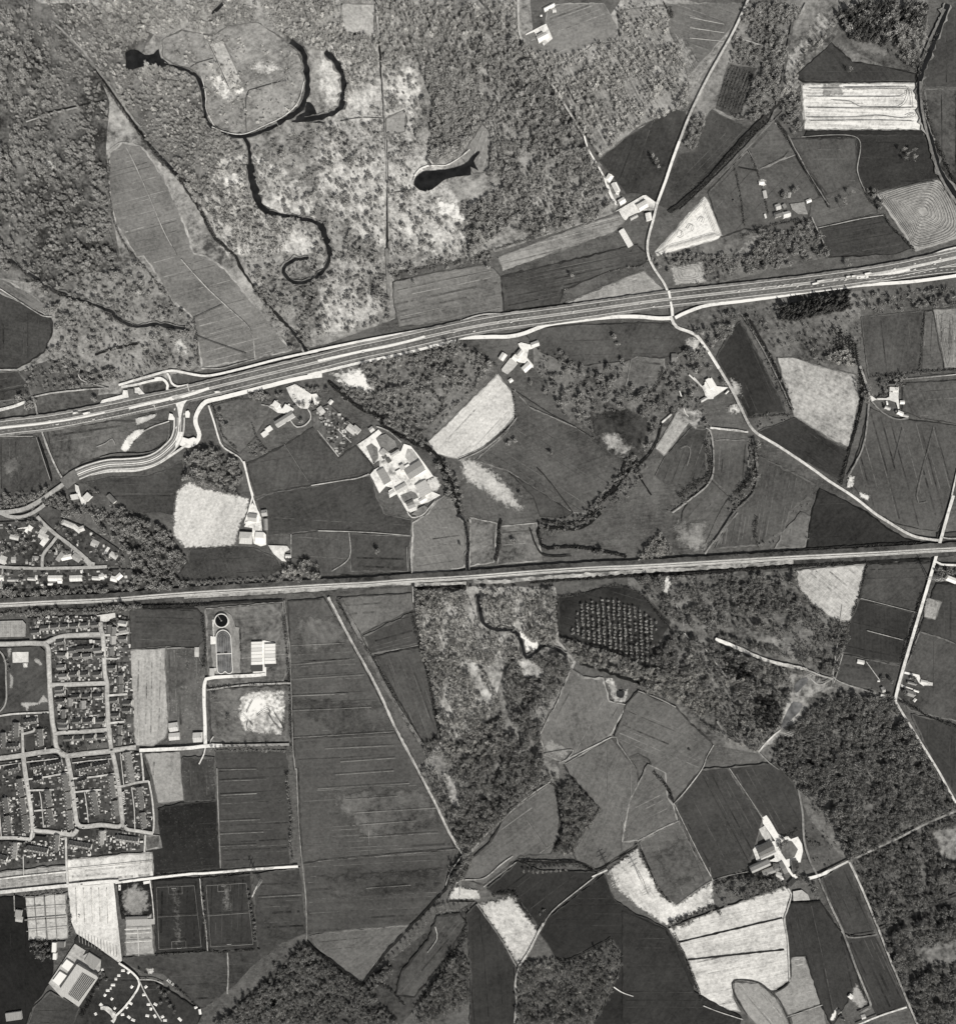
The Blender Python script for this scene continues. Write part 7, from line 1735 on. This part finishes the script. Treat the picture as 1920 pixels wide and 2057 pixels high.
for a in (
 ('A -40,-40 240,60 560,420 640,600 625,860 640,1180 700,1494 D 560,60 300,250 -40,40', 6.3, dict(bare_tree=5, park_tree=4, shrub=1), 'dark heath woodland filling the upper left corner', -.12, 30, .95),
 ('A 240,-20 1500,-20 1500,130 1200,180 900,220 720,320 760,430 1000,400 1160,520 1190,700 1340,800 1450,900 1440,1100 1540,1270 1750,1290 1640,1494 1380,1494 1150,1200 880,850 560,400', 5.2, dict(bare_tree=7, pale_tree=2, park_tree=1), 'grey leafless wood between the moat and the diagonal ditch', -.3, 26, .95),
 ('A 960,230 1240,200 1740,300 1770,480 1700,660 1440,780 1220,700 1190,500', 7.1, dict(bare_tree=3, pale_tree=4, shrub=3), 'scattered pale trees on the moated island', .12, 22, .75),
 ('A 1500,-20 1860,-20 B 700,-20 760,20 1160,20 1170,210 620,240 560,300 340,420 200,560 140,640 150,480 60,320 0,300 A 1780,270 1640,210 1560,120', 4.9, dict(bare_tree=7, pale_tree=2), 'grey leafless wood along the upper edge of the photo', -.3, 30, 1),
 ('B 560,280 1180,240 1660,1040 1740,1180 1600,1290 1300,1380 1080,1350 880,1494 840,1200 1080,1100 950,1000 1000,800 640,980 660,600', 4.7, dict(bare_tree=6, park_tree=3, conifer=1), 'dense dark-grey wood right of the small lake', -.28, 24, 1),
 ('B 640,420 900,480 960,620 900,760 820,920 660,950 690,640', 4.2, dict(park_tree=6, bare_tree=3), 'dark tree belt north of the small lake', -.4, 24, .95),
 ('A 1450,900 1856,720 B 60,760 380,640 385,1494 0,1494 A 1700,1290 1500,1100', 7.6, dict(bare_tree=4, park_tree=3, shrub=2), 'open glades with tree clumps between river and straight ditch', .0, 20, 1),
 ('B 150,640 560,260 640,700 560,1000 700,1150 880,1200 860,1494 400,1494 400,240', 7.1, dict(bare_tree=4, park_tree=2, shrub=3), 'open glades with tree clumps right of the straight ditch', .02, 20, .95),
 ('E -300,-60 390,0 400,260 430,380 60,470 -20,490 D 1700,560 1640,440 1480,200 1400,40', 6.3, dict(bare_tree=4, park_tree=4, shrub=2), 'clumpy wood between the diagonal stream and the motorway', -.05, 18, .95),
 ('D 500,80 900,60 1130,360 1170,640 960,680 560,760 300,640 270,460 330,300', 6.7, dict(bare_tree=4, park_tree=5, shrub=3), 'clumpy heath wood left of the long meadow', .0, 20, .95),
 ('D 0,700 110,690 300,600 600,700 900,690 560,760 300,800 180,900 0,860', 6.7, dict(bare_tree=5, park_tree=3, shrub=3), 'thin wood along the road in the left', -.05, 20, .85),
 ('B 1200,300 1500,330 1600,250 1760,240 1740,60 1860,20 C 160,30 190,190 300,440 280,640 0,745 B 1630,920', 5.0, dict(bare_tree=5, pale_tree=5), 'pale leafless wood between the two northern roads', -.16, 30, .85),
 ('C 640,30 960,30 900,200 800,640 700,700 640,720 540,680 600,660 700,400 530,370 560,200', 4.9, dict(bare_tree=3, park_tree=5), 'dark wood east of the northern road', -.25, 26, .9),
 ('C 900,300 1020,130 1180,100 1100,240 960,360 900,560 820,560', 5.5, dict(pale_tree=6, bare_tree=3), 'pale scrub strip beside the old railway', -.1, 14, .8),
 ('C 1140,90 1300,40 1690,35 1640,170 1480,240 1400,280 1240,230', 5.0, dict(conifer=7, park_tree=3), 'black conifer block in the upper right', -.5, 30, 1.1),
 ('C 1500,170 1680,160 1620,410 1470,340', 5.0, dict(bare_tree=6, park_tree=2), 'grey copse below the black conifers', -.4, 30, .8),
 ('C 850,600 960,480 950,760 900,800 820,690', 5.9, dict(bare_tree=4, park_tree=4), 'copse at the tip of the pastures left of the white field', -.2, 16, .9),
 ('C 160,690 240,660 240,720 200,860 140,830', 4.6, dict(bare_tree=5, park_tree=3), 'narrow copse left of the northern road', -.5, 16, .8),
 ('C 300,760 340,670 400,700 390,820 330,900 270,850', 4.6, dict(bare_tree=5, park_tree=3), 'narrow copse right of the northern road', -.5, 16, .8),
 ('C 700,1350 980,1290 1080,1430 1120,1494 F 330,170 100,60 0,0 C 640,1480', 5.0, dict(park_tree=5, bare_tree=5), 'dark copse south of the meadow farm', -.15, 22, .9),
 ('C 1300,1050 1420,1130 1400,1240 1240,1100', 6.0, dict(park_tree=6), 'dark clump left of the ringed field', -.3, 16, .9),
 ('C 1680,530 1880,530 1880,1120 1760,960 1700,720', 5.2, dict(bare_tree=5, park_tree=5), 'dark wood across the eastern river', -.15, 22, .9),
 ('F 830,295 1010,250 1220,205 1240,310 1130,330 900,385 825,370', 4.4, dict(conifer=1), 'block of black conifers south of the motorway', -.9, 30, 1.25),
 ('F 620,300 830,290 820,370 960,400 1130,360 1280,300 1300,640 1100,640 900,570 790,540 680,400', 7.1, dict(bare_tree=5, shrub=4, park_tree=1), 'thin scrub around the conifer rows', .0, 18, .8),
 ('F 1250,230 1660,200 1860,190 1860,290 1660,310 1300,350', 5.9, dict(bare_tree=6, park_tree=3), 'thin copse below the motorway at the right', .0, 16, .9),
 ('F 1070,590 1200,540 1260,640 1150,640', 4.2, dict(pale_tree=5), 'small pale clump among the conifer rows', -.5, 16, .9),
 ('E 240,610 520,560 820,500 1030,640 640,1075 560,1000 420,880 330,790', 5.0, dict(bare_tree=6, park_tree=3, shrub=1), 'patchy wood between motorway and striped pale field', -.12, 20, .95),
 ('E 60,720 330,800 500,960 640,1090 760,1200 830,1330 850,1494 760,1494 740,1300 640,1130 480,1060 320,930 150,850', 5.0, dict(bare_tree=5, park_tree=4), 'tree belt along the stream east of the works', -.2, 18, .9),
 ('E 1280,470 1600,440 1700,560 1840,560 1700,820 1560,1000 1400,900 1280,760', 6.3, dict(bare_tree=5, park_tree=4, shrub=3), 'old orchard trees east of the junction farm', .08, 16, .85),
 ('F 120,650 240,560 400,500 420,620 350,700 380,860 420,1000 300,980 240,900 130,960 20,1200 E 1700,1200 1560,1040 1660,900 1800,760', 5.7, dict(park_tree=5, bare_tree=4, shrub=2), 'dark scrub wood around the hollow', -.05, 18, .9),
 ('F 240,370 400,440 500,340 590,330 560,420 440,560 380,500', 5.9, dict(bare_tree=5, park_tree=2), 'thin copse at the road bend below the motorway', -.1, 16, .85),
 ('H 560,440 860,450 920,600 950,680 1150,740 1180,830 1060,860 960,900 1060,1100 1100,1300 950,1494 740,1494 720,1310 660,1010 590,760', 3.7, dict(pale_tree=6, bare_tree=4), 'pale dense wood south of the railway', -.3, 24, .85),
 ('H 930,440 1380,440 1390,760 1340,790 1240,820 1180,740 960,640', 3.8, dict(pale_tree=6, bare_tree=4), 'pale wood between the stream and the plantation', -.3, 20, .9),
 ('H 1060,860 1200,840 1320,790 1480,870 1380,1060 1290,1300 1320,1494 K 1400,60 1120,230 860,520 820,450 700,200 620,60 560,0 H 900,1494 1000,1300 1100,1150', 4.2, dict(bare_tree=9, park_tree=1.5), 'dark mixed wood in the middle south', -.25, 24, .95),
 ('H 1200,960 1300,960 1300,1100 1250,1140 1190,1080', 4.2, dict(conifer=5, park_tree=3), 'small black conifer clump in the southern wood', -.9, 24, .9),
 ('H 1400,720 1500,730 1856,870 I 0,880 60,900 320,900 480,1100 460,1180 380,1190 220,1100 0,1010 H 1856,1000 1660,910 1500,860', 3.8, dict(pale_tree=7, bare_tree=3), 'pale tree belt below the gridded plantation', -.35, 24, .95),
 ('I -20,370 900,345 950,450 1120,620 1240,640 1130,960 980,880 600,770 440,720 260,640 130,600 30,470', 4.0, dict(bare_tree=7, park_tree=3), 'broad dark wood south of the eastern railway', -.12, 26, .85),
 ('I 220,700 440,760 620,830 960,930 900,1000 850,1180 820,1250 700,1390 560,1340 460,1210 320,1000 60,860', 4.4, dict(bare_tree=5, park_tree=3, pale_tree=2), 'mixed wood around the forest ride and ponds', -.2, 22, .9),
 ('I 700,1060 790,1060 840,1150 800,1260 700,1270 665,1160', 4.0, dict(conifer=8), 'oval black conifer clump left of the ponds', -.9, 24, .9),
 ('I 470,830 560,850 660,920 680,990 560,950', 4.2, dict(conifer=6), 'black conifer strip below the forest ride', -.9, 24, .9),
 ('I 960,1180 1140,1040 1500,1090 1600,1290 1720,1494 L 1850,220 1220,530 1130,300 930,120 760,0 I 820,1300', 3.9, dict(park_tree=7, bare_tree=4), 'large dark wood west of the southeastern road', -.3, 20, 1.0),
 ('L 1000,200 1120,260 1200,520 1030,600 970,380', 7.6, dict(shrub=6, bare_tree=2), 'rough scrub left of the dark southeastern wood', .1, 16, .8),
 ('L 1250,550 1860,270 1860,700 1400,920', 4.2, dict(bare_tree=6, park_tree=5), 'dark wood between two tracks at the right edge', -.2, 24, .9),
 ('L 1410,970 1860,770 1860,1494 1640,1494', 4.2, dict(bare_tree=6, park_tree=5), 'dark wood in the lower right corner', -.2, 24, .9),
 ('L 440,680 860,560 860,680 480,790', 5.5, dict(park_tree=5, bare_tree=4), 'dark orchard strip above the striped pale field', -.1, 16, .8),
 ('L 180,915 400,840 430,800 490,900 230,990', 4.0, dict(pale_tree=3, bare_tree=6), 'leafless copse at the left end of the striped pale field', -.5, 16, .9),
 ('L 60,1060 200,1000 280,1150 330,1300 370,1390 200,1494 60,1494', 4.4, dict(bare_tree=7, park_tree=2), 'leafless wood at the dark edge of the pale field', -.3, 16, .85),
 ('K 1160,1140 1380,1110 1470,1120 1700,995 1790,1100 1700,1280 1580,1494 1150,1494', 4.2, dict(bare_tree=8, pale_tree=1), 'leafless wood in the bottom middle', -.35, 22, .95),
 ('K 1380,110 1470,60 1640,240 1540,370 1480,490 1380,490 1420,330', 4.2, dict(bare_tree=8, pale_tree=1), 'leafless copse with long shadows in the southern meadows', -.5, 22, 1),
 ('K 700,1200 780,1080 870,1100 890,1250 880,1360 600,1494 560,1450', 4.0, dict(bare_tree=8), 'fan of leafless trees left of the bottom dark field', -.5, 22, .95),
 ('K 0,1080 240,1260 460,1130 300,1300 480,1494 0,1494 J 1250,1494 1560,1240 1780,1020', 4.1, dict(bare_tree=6, park_tree=4), 'dark wood at the bottom left of centre', -.3, 22, .9),
 ('K 940,560 1000,560 900,650 800,640 840,540 900,470', 5.0, dict(bare_tree=6), 'tree clump where the ditches meet', -.5, 22, .9),
 ('K 740,580 860,520 860,600 780,700', 4.2, dict(bare_tree=5, park_tree=4), 'small dark clump beside the ditch bend', -.5, 22, .9),
 ('H 600,1340 720,1310 760,1400 640,1450', 4.6, dict(bare_tree=6), 'pale corner copse of the middle wood', -.4, 22, .8),
 ('H 30,370 60,250 0,240 G 1750,290 1660,320 1620,400 1856,395', 4.6, dict(pale_tree=6, bare_tree=3), 'pale scrub above the railway', -.2, 16, .9),
 ('G 560,40 740,10 900,60 1010,130 1090,270 1040,370 1040,440 760,450 790,300 700,180 600,120', 4.7, dict(bare_tree=6, park_tree=5), 'dark wood between the villas and the pale field', -.25, 22, 1.0),
 ('G 0,445 700,440 1040,400 1040,430 0,500', 4.7, dict(bare_tree=6, park_tree=5), 'tree belt north of the railway by the villas', -.3, 22, .9),
 ('G 0,545 500,520 800,510 850,560 500,590 0,600', 4.5, dict(bare_tree=6, park_tree=5), 'tree belt south of the railway above the estate', -.3, 22, .95),
 ('G 1040,385 1560,378 1850,385 1620,400 1050,430', 5.0, dict(bare_tree=6, park_tree=4), 'thin belt above the railway by the farm field', -.3, 22, .8),
 ('D 1090,1180 1240,1120 1400,1190 1420,1290 1380,1390 1300,1400 1160,1340 1080,1290', 4.7, dict(bare_tree=7, park_tree=3), 'round grey copse west of the farm drive', -.4, 22, 1.1),
 ('D 280,1080 650,1000 700,1090 480,1110 330,1160', 5.0, dict(bare_tree=4, park_tree=4), 'copse inside the link road loop', -.2, 22, .85),
 ('D 0,1390 360,1330 380,1390 420,1450 300,1494 0,1494', 5.0, dict(bare_tree=5, park_tree=4), 'wood between the ringed field and the curving road', -.2, 22, .85),
 ('h 500,900 700,1000 900,1050 1400,1100 1856,1000 1856,1326 0,1326 200,1000', 5.2, dict(bare_tree=5, park_tree=5), 'dark wood around the slip road houses', -.2, 22, .95),
 ('h 850,350 1250,430 1500,650 1856,900 1856,1100 1500,1100 1150,700 900,640', 5.9, dict(bare_tree=5, park_tree=3), 'thin trees east of the slip road houses', .05, 18, .9),
 ('I 20,240 130,110 220,240 0,275', 3.9, dict(pale_tree=6), 'pale triangle of young trees above the railway', -.6, 22, .75),
 ('I 700,20 790,60 800,200 700,190', 5.0, dict(bare_tree=6), 'grey scrub strip above the eastern railway', -.3, 22, .7),
 ('I 860,110 1000,20 985,200 850,205', 5.0, dict(bare_tree=6, pale_tree=2), 'grey triangular scrub above the eastern railway', -.3, 22, .7),
 ('F 1200,720 1340,720 1350,860 1300,860 1280,780', 6.7, dict(bare_tree=6), 'few trees along the eastern track', -.3, 22, .7),
 ('F 780,1310 1000,1330 1180,1460 900,1490', 9.0, dict(shrub=6), 'scattered bushes below the southeast road', .1, 22, .8),
 ('F 1380,660 1560,650 1560,760 1380,770', 5.0, dict(bare_tree=5, park_tree=3), 'garden trees around the eastern farm', -.1, 12, .7),
 ('J 160,1000 300,1010 310,1120 240,1100 180,1060', 5.0, dict(park_tree=5), 'dark bushes south of the western courts', -.3, 12, .7),
 ('f 0,380 420,370 100,900 -180,1217 -180,700', 6.0, dict(park_tree=5), 'dark tree belt between leisure hall and caravans', .0, 12, .8),
 ('I 1700,310 1890,340 1890,400 1760,390 1720,350', 5.0, dict(park_tree=5), 'dark hedge trees by the eastern crossing', -.3, 12, .7),
 ('i 0,1080 250,1150 330,1250 100,1340 0,1340', 4.2, dict(park_tree=4, bare_tree=4), 'dark copse south of the garden strip', -.3, 12, .7),
 ('i -40,240 200,230 460,330 330,450 200,430 0,400', 4.6, dict(park_tree=4, bare_tree=4), 'trees between hotel forecourt and the field', -.2, 12, .8),
 ('A 420,100 760,280 900,220 700,150 500,60', 4.6, dict(bare_tree=6, park_tree=3), 'dark strip wood above the pond', -.4, 22, .9),
 ('E 1790,1150 1856,1180 F 60,1225 30,1300 E 1800,1400 1640,1494 H 1560,85 1440,112 1290,112 1330,205 1480,215 1800,270 1640,215 1300,190 1275,60 1440,40 1560,-10 E 1700,1320', 4.6, dict(shrub=4, bare_tree=4, park_tree=4), 'dark thicket along the canal-like ditch', -.25, 14, .75),
 ('H 850,20 900,20 1040,50 1020,280 880,300', 6, dict(bare_tree=5, shrub=4), 'rough scrub left of the short dark ditch', -.05, 14, .7),
 ('F 400,1010 440,1020 440,1290 300,1430 200,1494 160,1480 380,1280', 5, dict(shrub=6, bare_tree=3), 'bushy bank curving down through the eastern pastures', -.1, 12, .7),
 ('F 640,1060 690,1070 700,1340 560,1494 520,1470 640,1300', 4.6, dict(shrub=6, bare_tree=4), 'bushy bank right of the small curved pastures', -.1, 12, .75),
 ('F 600,330 640,340 860,730 920,900 860,905 760,640', 5, dict(shrub=6, bare_tree=3), 'bushy bank right of the dark ploughed wedge', -.1, 12, .7),
 ('F 640,930 900,890 930,930 700,1010', 6, dict(shrub=6), 'bushes between the two dark ploughed fields', .0, 12, .7),
 ('E 1050,380 1856,-10 F 0,10 60,60 0,70 E 1700,90 1300,250 1060,340', 6.5, dict(shrub=5, bare_tree=3), 'scrub strip above the motorway in the middle', .05, 12, .6),
 ('E 420,60 1000,-40 1020,50 700,90 430,140', 5.5, dict(bare_tree=6, park_tree=2), 'tree strip above the striped field by the motorway', -.1, 14, .7),
 ('a 740,440 1420,450 1440,1000 750,1040 b 765,20 1490,20 1500,900 830,900', 5.5, dict(shrub=6, park_tree=3), 'garden bushes of the upper estate', .02, 8, .5),
 ('c 0,170 1330,90 1700,80 1780,980 0,1060', 6.0, dict(shrub=6, park_tree=3), 'garden bushes of the lower estate', .05, 8, .5),
 ('a 420,120 1800,150 1840,1230 1440,1200 1420,340 420,340', 5.0, dict(shrub=6, park_tree=3), 'garden bushes along the upper and east edges of the estate', .0, 8, .5),
 ('d 0,290 1650,180 1640,370 790,490 0,620', 5.5, dict(shrub=7, park_tree=2), 'garden bushes of the southern rows', .02, 8, .5),
 ('i 1080,570 1370,440 1700,760 1850,900 1720,1100 1520,1340 1100,830', 5.0, dict(shrub=6, park_tree=3), 'garden bushes southeast of the round lawn', .0, 8, .6),
 ('g 0,200 550,180 1300,700 1750,620 1850,1100 0,1100', 5.0, dict(shrub=4, park_tree=4, bare_tree=3), 'garden trees and bushes of the villa park', .02, 10, .6),
): 
    wood(*a, clear=not a[3].startswith(('scattered pale trees on', 'few', 'dark bushes', 'small pale clump', 'pale triangle', 'pale leafless wood between', 'dark thicket', 'bushy bank')))

# ------------------------------------------------------------ labels that single out each remaining thing
LM = [('white treatment basin', S('s', 450, 900)), ('round settling tank', S('s', 408, 283)), ('white drying beds', S('s', 1300, 1000)), ('leisure hall', S('e', 900, 780)), ('tennis courts', S('J', 280, 870)),
 ('round bowling green', S('J', 790, 780)), ('big pale car park', S('J', 560, 850)), ('left dark sports pitch', S('J', 1050, 860)), ('right dark sports pitch', S('J', 1345, 840)), ('caravan loop track', S('f', 690, 620)),
 ('oval park path', S('a', 60, 800)), ('square playground', S('a', 300, 680)), ('railway level crossing', S('I', 1735, 200)), ('crossroads farm', S('l', 1200, 1000)), ('white triangular field', S('C', 350, 1330)),
 ('big white rectangular field', S('C', 1300, 620)), ('ringed pale field', S('C', 1640, 1250)), ('meadow farm', S('p', 900, 950)), ('junction farm', S('k', 950, 700)), ('striped pale field', S('E', 920, 950)),
 ('works', S('j', 850, 850)), ('hotel forecourt', S('i', 470, 450)), ('round hotel lawn', S('i', 900, 680)), ('lake in the woods', S('B', 720, 1030)), ('moated island', S('A', 1450, 520)), ('square pond', S('A', 830, 360)),
 ('lower river loop', S('A', 1500, 1150)), ('narrow river loop', S('D', 1750, 80)), ('long meadow', S('A', 800, 1100)), ('western heath', S('A', 300, 1000)), ('motorway junction', S('u', 1200, 500)), ('motorway lay-by', S('u', 600, 300)),
 ('northern farmyard', S('t', 1000, 1200)), ('motorway bridge road', S('F', 185, 240)), ('roadside farm', S('q', 1000, 500)), ('eastern farm', S('r', 980, 500)), ('hamlet', S('o', 900, 500)), ('gridded plantation', S('H', 1750, 680)),
 ('woodland ponds', S('I', 900, 1120)), ('southern farm', S('n', 850, 900)), ('fork farm', S('m', 700, 700)), ('pale field by the fork farm', S('G', 1200, 60)), ('villa triangle', S('g', 900, 680)), ('villa crossroads', S('g', 1250, 800)),
 ('west villas', S('g', 150, 450)), ('south villas', S('g', 900, 980)), ('big bare dirt patch', S('G', 1520, 1150)), ('pale ploughed strip', S('G', 870, 1080)), ('diagonal track', S('H', 400, 1150)), ('striped long pasture', S('K', 300, 300)),
 ('black conifer block', S('F', 1030, 300)), ('mottled pale field', S('F', 1080, 850)), ('woven pale field', S('I', 1120, 450)), ('forest ride', S('I', 700, 840)), ('ditch junction', S('K', 840, 620)), ('spotted pale wedge', S('K', 1120, 950)),
 ('curved pale field', S('L', 100, 700)), ('furrowed pale fields', S('L', 600, 1000)), ('bottom-edge farm', S('w', 500, 900)), ('southeastern track bend', S('L', 1200, 940)), ('slip road houses', S('h', 600, 800)), ('first estate cul-de-sac', S('a', 1350, 420)),
 ('second estate cul-de-sac', S('a', 1450, 1040)), ('estate main street', S('b', 850, 900)), ('estate parking bays', S('c', 1465, 640)), ('middle estate street', S('c', 900, 600)), ('west estate street', S('c', 380, 700)), ('estate allotments', S('d', 400, 700)),
 ('hollow scrub', S('E', 1720, 1080)), ('eastern river', S('C', 1660, 600)), ('old railway', S('C', 600, 900)), ('winding stream', S('H', 1200, 800)), ('canal-like ditch', S('H', 1400, 150)), ('western estate court', S('b', 340, 600)), ('white bare clearing', S('E', 200, 720))]
DIRS = ['east', 'northeast', 'north', 'northwest', 'west', 'southwest', 'south', 'southeast']
def nth(n):
    T20 = ['nearest', 'second nearest', 'third nearest', 'fourth nearest', 'fifth nearest', 'sixth nearest', 'seventh nearest', 'eighth nearest', 'ninth nearest', 'tenth nearest', 'eleventh nearest', 'twelfth nearest', 'thirteenth nearest', 'fourteenth nearest', 'fifteenth nearest', 'sixteenth nearest']
    return T20[n] if n < len(T20) else f'{n+1}th nearest'
bk = {}
for o, adj, noun, p_, cat, grp in AUTO:
    if noun == 'car' or noun == 'lorry': pass
    d = [(math.hypot(p_[0]-q[0], p_[1]-q[1]), i) for i, (n_, q) in enumerate(LM)]; dist, i = min(d); q = LM[i][1]
    dr = DIRS[int(round(math.degrees(math.atan2(-(p_[1]-q[1]), p_[0]-q[0]))/45)) % 8]; bk.setdefault((adj, noun, i, dr), []).append((dist, o, cat, grp))
for (adj, noun, i, dr), L in bk.items():
    L.sort(key=lambda t: t[0])
    for n_, (dist, o, cat, grp) in enumerate(L):
        one = len(L) == 1; of = ' of' if dr else ''
        tag(o, f'{adj} {noun} just {dr} of the {LM[i][0]}' if one else f'{adj} {noun} {nth(n_)} to the {LM[i][0]} on its {dr} side', cat, grp)
print('objects', len(bpy.data.objects), 'AUTO', len(AUTO), 'CLEAR', len(CLEAR), 'trees', NTREE)
